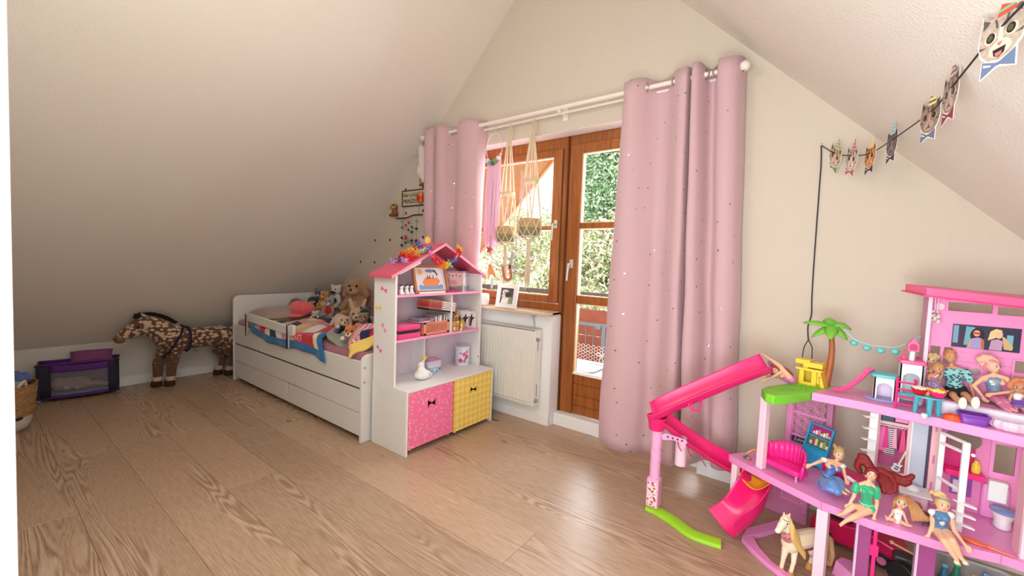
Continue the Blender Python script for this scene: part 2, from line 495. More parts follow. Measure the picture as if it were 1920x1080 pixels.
# white painted lining under the sill, beside the door
struct('trim_2', G().box(2.30, OXD + .001, -0.004, 0.0, 0.085, OZS - .03).box(OXD, OXD + .004, -.004, .12, 0, OZS - .03), WHITEP)
struct('trim_3', G().box(OX0, OX1, 0.001, 0.12, OZT - .004, OZT - .0005), mat('reveal_white', (238, 232, 228), 0.7))
g = G().box(2.2, 3.266, -0.016, 0, 0, 0.075); g.box(2.2, 3.266, -0.011, 0, 0.075, 0.09)
struct('baseboard_back', g, WHITEP, bevel=0.002)
g = G().box(0.02, 2.2, -0.014, 0, 0, 0.09); struct('baseboard_corner', g, WHITEP, bevel=0.002)
g = G().box(3.268, 4.30, 0.052, 0.12, 0, 0.066); g.box(3.268, 4.30, 0.060, .12, 0.066, 0.09)
struct('trim_4', g, WHITEP, bevel=0.003)
g = G().box(4.30, RW, -0.020, 0, 0, 0.078); g.box(4.30, RW, -0.014, 0, 0.078, 0.09)
struct('baseboard_right', g, WHITEP, bevel=0.002)

# ---------------------------------------------------------------- window sill
SILLW = mat('whitewashed_oak', (216, 188, 158), 0.4, grain=0.25, gscale=14)
struct('trim_5', G().box(2.12, 3.262, -0.075, 0.115, OZS - .022, OZS), SILLW, bevel=0.004)
g = G().box(3.10, 3.122, -.068, -.002, OZS - .046, OZS - .024)
g.tube(catm([(3.111, -.06, OZS - .04), (3.111, -.03, OZS - .055), (3.111, -.012, OZS - .10), (3.111, -.008, OZS - .15)], 5), .006, 6)
tag(obj('shelf_bracket', g, mat('grey_bracket', (200, 200, 196), .4), loc=(3.111, -.01, OZS - .1)), 'small white metal bracket holding up the window sill over radiator', 'bracket')

# ---------------------------------------------------------------- timber window and balcony door
m, nt, b = nmat('honey_brown_timber')
tc = nt.nodes.new('ShaderNodeTexCoord'); mp = nt.nodes.new('ShaderNodeMapping'); mp.inputs['Scale'].default_value = (30, 30, 2.0)
nt.links.new(tc.outputs['Object'], mp.inputs[0])
n = nt.nodes.new('ShaderNodeTexNoise'); n.inputs['Scale'].default_value = 1.6; n.inputs['Detail'].default_value = 5; n.inputs['Distortion'].default_value = .5
nt.links.new(mp.outputs[0], n.inputs['Vector'])
cr = nt.nodes.new('ShaderNodeValToRGB'); cr.color_ramp.elements[0].color = lin((132, 72, 24)); cr.color_ramp.elements[1].color = lin((168, 98, 40))
cr.color_ramp.elements[0].position = .3; cr.color_ramp.elements[1].position = .75
nt.links.new(n.outputs['Fac'], cr.inputs[0]); nt.links.new(cr.outputs[0], b.inputs['Base Color'])
b.inputs['Roughness'].default_value = 0.32; b.inputs['Coat Weight'].default_value = 0.15
TIMBER = m
TIMBERD = mat('dark_timber_edge', (104, 52, 16), 0.4)
m, nt, b = nmat('clear_glass')
tr = nt.nodes.new('ShaderNodeBsdfTransparent'); gl = nt.nodes.new('ShaderNodeBsdfGlossy'); gl.inputs['Roughness'].default_value = 0.02
fr = nt.nodes.new('ShaderNodeFresnel'); fr.inputs[0].default_value = 1.35
mxs = nt.nodes.new('ShaderNodeMixShader')
nt.links.new(fr.outputs[0], mxs.inputs[0]); nt.links.new(tr.outputs[0], mxs.inputs[1]); nt.links.new(gl.outputs[0], mxs.inputs[2])
nt.links.new(mxs.outputs[0], nt.nodes['Material Output'].inputs['Surface'])
GLASS = m
YF = 0.125
win = bpy.data.objects.new('window_1', None); COL.objects.link(win); win['kind'] = 'structure'; win['label'] = 'honey brown timber window left of the balcony door'
win.location = (OX0, YF, OZS); ORG['window_1'] = V(win.location)
WL, WR = OX0, 3.268
wall_holes('frame', WL, WR, OZS + .0005, 2.133, YF, YF + .07, [(WL + .04, WR - .042, .895, 2.052)], TIMBER, win, bevel=.003)
sash = wall_holes('sash', 2.2, 3.222, .898, 2.05, YF - .014, YF + .05, [(2.26, 3.145, .952, 2.0)], TIMBER, win, bevel=.004)
wall_holes('glazing_bead', 2.2602, 3.1448, .9522, 1.9998, YF, YF + .012, [(2.268, 3.137, .959, 1.992)], mat('pale_bead', (226, 190, 150), .5), sash)
obj('muntin', G().box(2.26, 3.145, YF - .004, YF + .04, 1.452, 1.484), TIMBER, win, bevel=.003)
obj('pane', G().box(2.25, 3.15, YF + .026, YF + .030, 1.47, 2.01), GLASS, win, smooth=0)
obj('pane', G().box(2.25, 3.15, YF + .026, YF + .030, .93, 1.47), GLASS, win, smooth=0)
HANDLE = mat('satin_aluminium', (206, 204, 200), 0.35, metal=.6)
g = G().box(3.176, 3.204, .098, .111, 1.462, 1.526); 
h = obj('handle', g, HANDLE, win, bevel=.003)
obj('lever', G().tube([(3.19, .098, 1.492), (3.19, .06, 1.492)], .008, 10).tube([(3.19, .062, 1.496), (3.188, .06, 1.43), (3.186, .062, 1.372)], [.009, .0085, .0075], 10), HANDLE, h)

door = bpy.data.objects.new('door_1', None); COL.objects.link(door); door['kind'] = 'structure'; door['label'] = 'honey brown timber balcony door with three panes behind the pink curtain'
door.location = (WR, YF, .05); ORG['door_1'] = V(door.location)
DL, DR = 3.272, 4.18
wall_holes('frame', DL, DR, .092, 2.133, YF, YF + .07, [(DL + .03, DR - .03, .092, 2.066)], TIMBER, door, bevel=.003)
leaf = wall_holes('leaf', DL + .02, 4.16, .093, 2.064, YF - .016, YF + .05, [(DL + .112, 4.06, .093, 1.997)], TIMBER, door, bevel=.004)
obj('seam', G().box(3.263, 3.275, YF - .0165, YF + .02, .066, 2.13), TIMBERD, leaf)
for z0, z1 in ((1.461, 1.499), (.915, .972)):
    obj('muntin', G().box(DL + .112, 4.06, YF - .006, YF + .04, z0, z1), TIMBER, door, bevel=.004)
BEAD = mat('pale_bead_door', (232, 198, 152), .5)
g = G()
for z0, z1 in ((1.499, 1.997), (.972, 1.461), (.405, .915)):
    wall_holes('glazing_bead', DL + .1122, 4.0598, z0 + .0002, z1 - .0002, YF - .005, YF + .02, [(DL + .121, 4.051, z0 + .006, z1 - .008)], BEAD, leaf)
    obj('pane', G().box(DL + .11, 4.06, YF + .024, YF + .028, z0, z1), GLASS, door, smooth=0)
obj('glazing_bead', G().box(DL + .112, 4.06, YF - .012, YF + .02, .392, .408), WHITEP, leaf)
zz = [.094, .16, .236, .32, .392]
for k in range(4):
    obj('panel_board', G().box(DL + .113, 4.06, YF - .002, YF + .03, zz[k] + .0008, zz[k + 1] - .0008), TIMBER, door, bevel=.004)
h = obj('handle', G().box(3.325, 3.352, .096, .109, 1.17, 1.235), HANDLE, door, bevel=.003)
obj('lever', G().tube([(3.338, .096, 1.20), (3.338, .055, 1.20)], .008, 10).tube([(3.338, .058, 1.205), (3.334, .056, 1.14), (3.330, .058, 1.08)], [.009, .0085, .0075], 10), HANDLE, h)

# ---------------------------------------------------------------- radiator under the window
RADM = mat('radiator_white_enamel', (232, 229, 220), 0.4)
rad = thing('radiator', 'white ribbed panel radiator mounted under the window sill', 'radiator', (2.85, -.06, .14))
rx0, rx1, rz0, rz1 = 2.34, 3.172, .145, .705
obj('body', G().box(rx0, rx1, -.088, -.03, rz0, rz1), RADM, rad, bevel=.004)
n = 27
prm = G()
for k in range(n):
    xa = rx0 + .014 + k * (rx1 - rx0 - .02) / n; w = (rx1 - rx0 - .02) / n
    prm = G().add([(xa, -.088, rz0 + .02), (xa + w * .25, -.1, rz0 + .03), (xa + w * .65, -.1, rz0 + .03), (xa + w * .9, -.088, rz0 + .02),
                   (xa, -.088, rz1 - .02), (xa + w * .25, -.1, rz1 - .03), (xa + w * .65, -.1, rz1 - .03), (xa + w * .9, -.088, rz1 - .02)],
                  [(0, 1, 5, 4), (1, 2, 6, 5), (2, 3, 7, 6), (0, 3, 2, 1), (4, 5, 6, 7)])
    obj('rib', prm, RADM, rad)
obj('side_panel', G().box(rx1 + .002, rx1 + .010, -.098, -.012, rz0 + .0, rz1 + .006), RADM, rad, bevel=.002)
obj('top_grille', G().box(rx0, rx1 + .01, -.10, -.012, rz1 + .006, rz1 + .014), mat('radiator_grille', (196, 196, 192), .5), rad, bevel=.002)
for z in (.26, .60): obj('slot', G().box(rx1 + .010, rx1 + .012, -.062, -.056, z - .045, z + .045), mat('slot_dark', (120, 118, 114), .6), rad)
g = G().tube([(rx1 + .01, -.075, .645), (rx1 + .035, -.075, .645)], [.014, .012], 12); g.tube([(rx1 + .024, -.075, .645), (rx1 + .026, -.088, .632)], .005, 8)
obj('vent_valve', g, METAL, rad)
obj('plug', G().tube([(rx1 + .01, -.07, .19), (rx1 + .03, -.07, .19)], [.017, .015], 12), METAL, rad)
# ================================================================ CURTAINS, RODS, WINDOW DECORATIONS
m, nt, b = nmat('dusty_pink_blackout')
tc = nt.nodes.new('ShaderNodeTexCoord'); sp = nt.nodes.new('ShaderNodeSeparateXYZ'); cb = nt.nodes.new('ShaderNodeCombineXYZ')
nt.links.new(tc.outputs['UV'], cb.inputs[0]); 
vo = nt.nodes.new('ShaderNodeTexVoronoi'); vo.voronoi_dimensions = '2D'; vo.inputs['Scale'].default_value = 7.0; vo.inputs['Randomness'].default_value = .95
nt.links.new(tc.outputs['UV'], vo.inputs['Vector'])
ra = nt.nodes.new('ShaderNodeMapRange'); ra.inputs[1].default_value = .033; ra.inputs[2].default_value = .043
nt.links.new(vo.outputs['Distance'], ra.inputs[0])
mx = nt.nodes.new('ShaderNodeMix'); mx.data_type = 'RGBA'; mx.inputs[6].default_value = lin((196, 192, 196)); mx.inputs[7].default_value = lin((208, 172, 178))
nt.links.new(ra.outputs[0], mx.inputs[0]); nt.links.new(mx.outputs[2], b.inputs['Base Color'])
iv = nt.nodes.new('ShaderNodeMath'); iv.operation = 'SUBTRACT'; iv.inputs[0].default_value = 1.0; nt.links.new(ra.outputs[0], iv.inputs[1])
nt.links.new(iv.outputs[0], b.inputs['Metallic'])
rr_ = nt.nodes.new('ShaderNodeMapRange'); rr_.inputs[3].default_value = .22; rr_.inputs[4].default_value = .82
nt.links.new(ra.outputs[0], rr_.inputs[0]); nt.links.new(rr_.outputs[0], b.inputs['Roughness'])
b.inputs['Sheen Weight'].default_value = .25
CURT = m

def curtain(label, top, bot, ztop, zbot, grom, hem):
    root = thing('curtain', label, 'curtain', ((top[0][0] + top[-1][0]) / 2, -.1, 2.26), 'dusty pink curtains beside the balcony window')
    A = catm([(x, y, 0) for x, y in top], 6); B = catm([(x, y, 0) for x, y in bot], 6)
    L = [0]
    for i in range(1, len(A)): L.append(L[-1] + (A[i] - A[i - 1]).length)
    N = 34; rows = []; uv = []
    for k in range(N + 1):
        t = k / N; row = []
        for i in range(len(A)):
            s = min(1, max(0, (t - .04) / .9)); p = A[i].lerp(B[i], s)
            zt = ztop + .006 * sin(L[i] * 31); zb = zbot + hem(i / (len(A) - 1))
            z = zt + (zb - zt) * t
            w = .004 * sin(z * 9 + L[i] * 13) * s
            row.append((p.x + w, p.y + w * .7, z)); uv.append((L[i], z))
        rows.append(row)
    g = G().sheet(rows)
    me = bpy.data.meshes.new('fabric'); og = V(root.location)
    me.from_pydata([tuple(V(p) - og) for p in g.v], [], g.f)
    me.materials.append(CURT); ul = me.uv_layers.new(name='UVMap')
    for lp in me.loops: ul.data[lp.index].uv = uv[lp.vertex_index]
    me.polygons.foreach_set('use_smooth', [True] * len(me.polygons))
    o = bpy.data.objects.new('fabric', me); finish(o, root)
    md = o.modifiers.new('s', 'SOLIDIFY'); md.thickness = .0016
    for x, dx, dy in grom:
        d = V((dx, dy, 0)).normalized(); q = d.to_track_quat('Z', 'Y').to_matrix().to_4x4()
        ring = [(T(x, -.1, 2.262) @ q @ V((.026 * cos(a), .026 * sin(a), 0))) for a in [2 * pi * k / 20 for k in range(20)]]
        obj('eyelet', G().tube(ring, .005, 6, closed=True), mat('eyelet_metal', (200, 198, 196), .25, metal=1), root)
    return root
curtain('wide dusty pink curtain with foil dots hanging right of the balcony door',
    [(3.75, -.02), (3.757, -.07), (3.785, -.135), (3.84, -.158), (3.885, -.13), (3.935, -.075), (3.985, -.05), (4.04, -.07), (4.08, -.12), (4.115, -.155), (4.150, -.155), (4.158, -.09), (4.164, -.03), (4.170, -.09), (4.178, -.160), (4.205, -.158), (4.225, -.12), (4.245, -.06), (4.27, -.05), (4.292, -.09), (4.305, -.14), (4.35, -.16), (4.39, -.14), (4.412, -.09), (4.42, -.03)],
    [(3.70, -.03), (3.708, -.07), (3.725, -.13), (3.80, -.17), (3.88, -.17), (3.955, -.13), (4.00, -.07), (4.06, -.07), (4.11, -.12), (4.155, -.16), (4.19, -.158), (4.204, -.10), (4.211, -.05), (4.218, -.10), (4.234, -.163), (4.275, -.165), (4.305, -.13), (4.33, -.07), (4.36, -.06), (4.385, -.10), (4.40, -.15), (4.44, -.16), (4.475, -.13), (4.49, -.09), (4.495, -.03)],
    2.312, .085, [(3.905, 1, .9), (4.075, 1, -.9), (4.232, 1, 1.6), (4.296, 1, -1.6), (4.41, 1, 1.6)], lambda t: -.035 * sin(t * 5.5) )
curtain('narrow dusty pink curtain gathered at left end of the curtain rod',
    [(1.95, -.03), (1.965, -.09), (1.985, -.145), (2.03, -.158), (2.075, -.14), (2.09, -.095), (2.10, -.06), (2.115, -.10), (2.135, -.15), (2.18, -.16), (2.225, -.14), (2.26, -.085), (2.30, -.05), (2.345, -.085), (2.375, -.14), (2.44, -.165), (2.52, -.158), (2.57, -.13), (2.59, -.08), (2.595, -.03)],
    [(1.98, -.03), (1.995, -.08), (2.02, -.135), (2.06, -.15), (2.10, -.13), (2.115, -.09), (2.125, -.06), (2.14, -.10), (2.16, -.14), (2.20, -.15), (2.245, -.13), (2.275, -.128), (2.31, -.122), (2.355, -.126), (2.385, -.135), (2.45, -.155), (2.52, -.15), (2.57, -.135), (2.59, -.125), (2.595, -.115)],
    2.312, .09, [(2.09, 1, 1.8), (2.25, 1, -1), (2.345, 1, 1)], lambda t: 0)
RODW = mat('rod_white_lacquer', (240, 232, 222), 0.3)
rod = thing('curtain_rod', 'long white curtain rod with ball ends carrying the pink curtains', 'curtain rod', (3.17, -.1, 2.262))
obj('rod', G().tube([(1.93, -.1, 2.262), (4.405, -.1, 2.262)], .0135, 16), RODW, rod)
for x in (1.912, 4.424): obj('ball_finial', G().ball((x, -.1, 2.263), .027, 20), RODW, rod)
for x in (1.945, 3.30, 4.44):
    if x < 4.4: obj('wall_bracket', G().box(x - .012, x + .012, -.10, 0, 2.235, 2.25).box(x - .02, x + .02, -.008, 0, 2.20, 2.29), RODW, rod, bevel=.002)
obj('wall_bracket', G().box(4.395, 4.412, -.10, 0, 2.235, 2.25), RODW, rod, bevel=.002)
rod2 = thing('inner_curtain_rod', 'thin second white rod close to the wall below the main curtain rod', 'curtain rod', (3.17, -.055, 2.236))
obj('rod', G().tube([(1.97, -.055, 2.236), (4.39, -.055, 2.243)], .0085, 12), RODW, rod2)
for x in (1.99, 4.37): obj('bracket', G().box(x - .006, x + .006, -.055, 0, 2.229, 2.238), RODW, rod2)

# ---------------------------------------------------------------- macrame plant hangers
ROPE = mat('natural_cotton_rope', (222, 204, 176), 0.9, grain=.2, gscale=300)
BASK = mat('woven_seagrass', (196, 164, 112), 0.85, grain=.35, gscale=120, bump=.5, bscale=260)
OLIVE = mat('olive_green_dip', (138, 134, 98), 0.85, grain=.25, gscale=120, bump=.4, bscale=260)
def hanger(name, label, x, y, zr, ring, pz, pr, zt, ph):
    root = thing(name, label, 'plant hanger', (x, y, zr), 'macrame plant hangers on the rod')
    g = G().tube([(x, -.055, zr + .016), (x - .006, -.066, zr + .0), (x, y, zr - .03)], .004, 6)
    for k in range(3): g.tube(catm([(x - .008 + .008 * k, -.062, zr + .013), (x + .012 * (k - 1) + .016, y, zr - .02 - .01 * k), (x + .02 * (k - 1) + .012, y - .004, zr - .05 - .02 * k)], 4), .0025, 5)
    obj('hanging_loop', g, ROPE, root)
    g = G()
    for k in range(9):
        a = 2 * pi * k / 9
        g.ball((x + .017 * cos(a), y + .017 * sin(a), zr - .085 - .012 * (k % 3)), (.007, .007, .012), 8)
    obj('top_knot', g, ROPE, root)
    # eight cords spread to the ring
    R = .052
    ends = []
    for k in range(8):
        a = 2 * pi * k / 8 + ph
        p = [(x + .012 * cos(a), y + .012 * sin(a), zr - .05), (x + .016 * cos(a), y + .016 * sin(a), zr - .12), (x + R * .72 * cos(a), y + R * .72 * sin(a), (zr - .12) * .45 + ring * .55), (x + R * cos(a), y + R * sin(a), ring)]
        obj('cord', G().tube(catm(p, 4),   .0046, 6), ROPE, root)
        for da in (-pi / 8, pi / 8):
            b2 = a + da
            q = [(x + R * cos(a), y + R * sin(a), ring), (x + (R + .006) * cos(b2), y + (R + .006) * sin(b2), ring - .06), (x + pr * 1.02 * cos(b2 + da), y + pr * 1.02 * sin(b2 + da), pz + pr * .85)]
            if k % 2 == 0: obj('cord', G().tube(catm(q, 4), .0044, 6), ROPE, root)
    g = G()
    for dz in (0, -.012): g.tube([(x + (R + .004) * cos(2 * pi * k / 24), y + (R + .004) * sin(2 * pi * k / 24), ring + dz + .006 * sin(k * 2.1)) for k in range(24)], .0045, 6, closed=True)
    obj('ring', g, ROPE, root)
    # diamond net round the basket
    g = G()
    for k in range(8):
        a = 2 * pi * k / 8 + ph
        for sgn in (-1, 1):
            q = [(x + pr * 1.03 * cos(a), y + pr * 1.03 * sin(a), pz + pr * .85), (x + pr * 1.12 * cos(a + sgn * pi / 8), y + pr * 1.12 * sin(a + sgn * pi / 8), pz + .0), (x + pr * .92 * cos(a + sgn * pi / 4), y + pr * .92 * sin(a + sgn * pi / 4), pz - pr * .78)]
            g.tube(catm(q, 4), .0036, 6)
    g.tube([(x + pr * .93 * cos(2 * pi * k / 24), y + pr * .93 * sin(2 * pi * k / 24), pz - pr * .76) for k in range(24)], .0045, 6, closed=True)
    for k in range(4):
        a = pi / 2 * k + ph; g.tube([(x + pr * .9 * cos(a), y + pr * .9 * sin(a), pz - pr * .78), (x, y, pz - pr * 1.12)], .0036, 6)
    obj('rope_net', g, ROPE, root)
    g = G()
    for k in range(26):
        a = 2.4 * k; r0 = .009 * sqrt(k / 26); L = RND.uniform(.8, 1) * (pz - pr * 1.1 - zt)
        g.tube([(x + r0 * cos(a), y + r0 * sin(a), pz - pr * 1.08), (x + r0 * 1.6 * cos(a), y + r0 * 1.6 * sin(a), pz - pr * 1.2 - L * .5), (x + r0 * 2.4 * cos(a) + RND.uniform(-.004, .004), y + r0 * 2.4 * sin(a), pz - pr * 1.1 - L)], [.003, .0034, .0028], 5)
    obj('tassel', g, ROPE, root)
    # the basket it holds
    bk = thing('basket_pot', 'small round seagrass basket, olive below, held in the ' + ('right' if 'knotted' in label else 'left') + ' macrame hanger', 'basket', (x, y, pz - pr * .8), 'seagrass baskets in the hangers')
    pf = lambda z: pr * (1 - .42 * max(0, -z - .1) ** 2 - .16 * max(0, z) ** 2)
    zs = [-.8 + 1.65 * i / 12 for i in range(13)]
    obj('bowl', G().lathe([(pr * .5, pz - pr * .8)] + [(pf(z) * (1 + .012 * (i % 2)), pz + pr * z) for i, z in enumerate(zs) if z <= .06], 28), OLIVE, bk) .matrix_basis = I4
    up = [(pf(z) * (1 + .016 * (i % 2)), pz + pr * z) for i, z in enumerate(zs) if z >= -.05]
    obj('rim_band', G().lathe(up + [(up[-1][0] - .008, up[-1][1]), (up[-1][0] - .012, up[-1][1] - .03)], 28), BASK, bk)
    for c in bk.children: c.location = (0, 0, 0)
    for c in bk.children:
        c.data.transform(T(x, y, 0))
    return root
hanger('macrame_hanger', 'cotton macrame plant hanger left of the other, shorter tassel behind photo frame', 2.862, -.075, 2.222, 1.72, 1.405, .074, 1.03, 0.2)
hanger('macrame_hanger', 'cotton macrame plant hanger with knotted top nearest the door', 3.075, -.075, 2.225, 1.80, 1.452, .080, 1.0, 0.0)

# pink yarn hanging on a ring
PKY = mat('pink_yarn', (246, 196, 222), 0.9, sheen=.4)
yh = thing('yarn_wall_hanging', 'pink yarn strands on a wire ring with felt pompoms', 'wall hanging', (2.70, -.07, 2.06))
obj('hook', G().tube(catm([(2.72, -.055, 2.25), (2.722, -.068, 2.24), (2.716, -.07, 2.19)], 4), .002, 6), ROPE, yh)
obj('ring', G().tube([(2.712 + .078 * cos(2 * pi * k / 40), -.07, 2.075 + .115 * sin(2 * pi * k / 40)) for k in range(40)], .003, 6, closed=True), mat('white_wire_ring', (232, 220, 214), .5), yh)
g = G()
for k in range(90):
    x = 2.655 + .125 * (k / 89); x2 = 2.640 + .135 * (k / 89) + RND.uniform(-.01, .01); L = RND.uniform(.55, .73)
    z0 = 2.075 - .1 * sqrt(max(0, 1 - ((x - 2.712) / .08) ** 2))
    y = -.07 + RND.uniform(-.012, .012)
    g.tube([(x, -.07, z0), (x * .6 + x2 * .4 + RND.uniform(-.008, .008), y, z0 - L * .4), (x2, y, z0 - L)], .0032, 5)
obj('yarn_strands', g, PKY, yh)['kind'] = 'stuff'
for i, (x, z, c, r) in enumerate([(2.655, 1.985, (226, 222, 224), .019), (2.685, 1.965, (146, 166, 176), .02), (2.712, 1.962, (70, 110, 80), .02), (2.737, 1.975, (122, 158, 84), .021), (2.763, 1.995, (226, 220, 222), .018), (2.785, 2.02, (240, 180, 160), .011)]):
    obj('pompom', G().ball((x, -.082, z), r, 14), mat('felt_pompom_%d' % i, c, .95, sheen=.5), yh)

# letter garland hung between the two baskets
GR = thing('letter_garland', 'cord garland with wooden letters looped under the left macrame basket', 'garland', (2.87, -.115, 1.22))
CORDM = mat('grey_cord', (150, 140, 140), .8)
cpts = catm([(2.74, -.11, 1.40), (2.745, -.113, 1.28), (2.78, -.117, 1.20), (2.86, -.12, 1.165), (2.94, -.118, 1.19), (2.985, -.115, 1.26), (2.99, -.11, 1.44)], 6)
obj('cord', G().tube(cpts, .0028, 6), CORDM, GR)
def letter(poly, M, c, nm):
    return obj('letter', G().prism(poly, .006, M), mat(nm, c, .6), GR, bevel=.001, smooth=30)
def Mlet(x, z, rot, s): return T(x, -.121, z) @ RY(rot) @ XZ @ Matrix.Diagonal((s, s, 1, 1))
Apoly = [(-.5, -.6), (-.28, -.6), (-.18, -.3), (.18, -.3), (.28, -.6), (.5, -.6), (.15, .6), (-.15, .6)]
Lpoly = [(-.35, -.6), (.45, -.6), (.45, -.35), (-.1, -.35), (-.1, .6), (-.35, .6)]
Upoly = [(-.45, .6), (-.45, -.2)] + [(.45 * cos(a), -.2 + .42 * sin(a)) for a in [pi + pi * k / 8 for k in range(1, 8)]] + [(.45, -.2), (.45, .6), (.2, .6), (.2, -.2)] + [(.2 * cos(a), -.2 + .2 * sin(a)) for a in [-pi * k / 6 for k in range(1, 6)]] + [(-.2, -.2), (-.2, .6)]
letter(Apoly, Mlet(2.765, 1.125, radians(-12), .09), (214, 160, 104), 'ochre_letter')
letter(Upoly, Mlet(2.925, 1.115, radians(-14), .10), (190, 116, 98), 'terracotta_letter')
letter(Lpoly, Mlet(2.985, 1.21, radians(8), .10), (186, 184, 188), 'grey_letter')
star = []
for k in range(10):
    a = pi / 2 + pi * k / 5; r = 1 if k % 2 == 0 else .45; star.append((r * cos(a), r * sin(a)))
obj('star', G().prism(star, .006, Mlet(2.742, 1.29, .3, .036)), mat('rust_star', (176, 92, 60), .6), GR)
obj('ribbon', G().box(2.762, 2.782, -.118, -.116, .99, 1.075), mat('grey_ribbon', (178, 186, 196), .7), GR)

# photo frame and white pot on the sill
pf = thing('framed_photo', 'white picture frame with a dog portrait standing on window sill', 'photo frame', (2.868, -.04, OZS))
Mf = T(2.868, -.052, OZS + .0005) @ RX(radians(-10))
g = G()
for (x0, x1, z0, z1) in ((-.1, .1, 0, .035), (-.1, .1, .155, .188), (-.1, -.062, .035, .155), (.062, .1, .035, .155)): g.box(x0, x1, -.016, .0, z0, z1, Mf)
obj('frame', g, WHITE, pf, bevel=.002)
obj('backboard', G().box(-.095, .095, .0, .004, .004, .184, Mf).box(-.02, .02, .004, .01, .0, .12, Mf), mat('backboard_grey', (120, 112, 104), .8), pf)
obj('photo', G().box(-.063, .063, -.008, -.001, .034, .156, Mf), mat('photo_dark', (72, 66, 66), .35), pf)
def flat(pts, z, M=Mf):  # flat print, points in local x/z
    g = G(); n = len(pts); g.add([(x, z, y) for x, y in pts], [tuple(range(n))], M); return g
def ell(cx, cy, rx, ry, n=18): return [(cx + rx * cos(2 * pi * k / n), cy + ry * sin(2 * pi * k / n)) for k in range(n)]
FAWN = mat('print_fawn', (214, 200, 182), .4); DK = mat('print_dark', (38, 34, 36), .4); LT = mat('print_light', (236, 230, 224), .4)
g = flat([(-.055, .036), (.02, .036), (.02, .09), (-.04, .1)], -.0085); obj('print_body', g, LT, pf, smooth=0)
obj('print_body', flat([(.012, .036), (.056, .036), (.05, .085), (.02, .092)], -.0086), mat('print_olive', (150, 144, 110), .4), pf, smooth=0)
obj('print_head', flat(ell(-.018, .108, .040, .036), -.0088), FAWN, pf, smooth=0)
obj('print_muzzle', flat(ell(.006, .104, .026, .022), -.0090), DK, pf, smooth=0)
g = flat(ell(-.022, .12, .006, .006), -.0092); g.add([(x, -.0092, y) for x, y in ell(.02, .122, .006, .006)], [tuple(range(18))], Mf)
g.add([(x, -.0092, y) for x, y in [(-.052, .14), (-.044, .10), (-.06, .095)]], [(0, 1, 2)], Mf)
obj('print_eye', g, DK, pf, smooth=0)
wp = tag(obj('sill_pot', G().lathe([(.03, 0), (.048, .003), (.054, .03), (.053, .075), (.047, .092), (.041, .095), (.041, .08), (.004, .078)], 28, T(2.60, -.02, OZS + .0005)), mat('white_ceramic', (236, 234, 230), .3), loc=(2.60, -.02, OZS)), 'white rounded ceramic pot on the window sill beside the dollhouse bookcase', 'pot')

# ================================================================ OUTSIDE: BALCONY, ROOF OVERHANG, HILLSIDE
BALC = mat('balcony_boards_grey', (120, 112, 106), .8)
bal = struct('floor_balcony', G().box(1.2, 5.6, .301, 1.42, -.10, -.03), BALC)
REDW = mat('reddish_stained_boards', (150, 80, 60), .6, grain=.3, gscale=9)
DKM = mat('dark_rail', (92, 80, 76), .6)
rail = thing('balcony_railing', 'reddish wooden balcony railing with dark top rail outside the door', 'railing', (3.2, 1.35, -.03))
zb = [-.03, .13, .30, .47, .60, .745]
for k in range(5): obj('board', G().box(1.3, 5.4, 1.30, 1.33, zb[k] + .004, zb[k + 1] - .004), REDW, rail, bevel=.003)
obj('top_rail', G().box(1.3, 5.4, 1.28, 1.36, .866, .915), DKM, rail, bevel=.004)
for x in (1.5, 2.55, 4.0, 5.2): obj('post', G().box(x - .03, x + .03, 1.335, 1.395, -.03, .866), DKM, rail)
gate = thing('safety_gate', 'grey metal bar gate standing on the balcony behind the door', 'gate', (3.2, 1.0, -.03))
GREYM = mat('slate_grey_metal', (96, 104, 112), .45)
obj('top_bar', G().box(2.86, 3.44, .99, 1.01, .622, .655), GREYM, gate, bevel=.003)
for x in (2.95, 3.03, 3.11): obj('bar', G().tube([(x, 1.0, .0), (x, 1.0, .625)], .0055, 8), GREYM, gate)
obj('post', G().box(3.195, 3.235, .985, 1.015, -.03, .63), GREYM, gate, bevel=.004)
obj('lock', G().box(3.13, 3.19, .98, 1.02, .60, .645), GREYM, gate, bevel=.004)
for x in (3.27, 3.30, 3.33, 3.36): obj('bar', G().tube([(x, 1.0, .0), (x, 1.0, .625)], .0045, 8), GREYM, gate)
obj('bottom_bar', G().box(2.86, 3.44, .99, 1.01, -.03, .0), GREYM, gate)
# hexagonal wire mesh along the lower gate
g = G(); s = .018
for i in range(20):
    for j in range(11):
        cx = 2.88 + i * s * 1.5; cz = .10 + j * s * 1.732 + (s * .866 if i % 2 else 0)
        p = [(cx + s * cos(radians(a)), .985, cz + s * sin(radians(a))) for a in (0, 60, 120, 180)]
        for q in range(3): g.tube([p[q], p[q + 1]], .0016, 4, cap=False)
obj('wire_mesh', g, mat('galvanised_wire', (236, 214, 204), .5), gate)
g = G()
for sx in (-1, 1): g.tube(catm([(3.215, .975, .36), (3.215 + sx * .035, .97, .385), (3.215 + sx * .05, .97, .36), (3.215 + sx * .01, .972, .355)], 5), .005, 6); g.tube(catm([(3.215, .972, .36), (3.215 + sx * .02, .97, .31), (3.215 + sx * .035, .97, .27)], 4), .004, 6)
tag(obj('ribbon_bow', g, mat('pale_pink_ribbon', (240, 206, 200), .7), loc=(3.215, .972, .36)), 'pale pink ribbon bow tied to the grey gate post on balcony', 'bow')
tub = thing('plastic_tub', 'pale white plastic tub with rounded rim standing on the balcony', 'tub', (3.10, .62, -.03))
P = rrect(2.80, 3.36, .46, .80, .07); P2 = [(2.80 + .28 + (x - 3.08) * .9, .63 + (y - .63) * .9) for x, y in P]
P2 = [(3.08 + (x - 3.08) * .9, .63 + (y - .63) * .88) for x, y in P]
n = len(P)
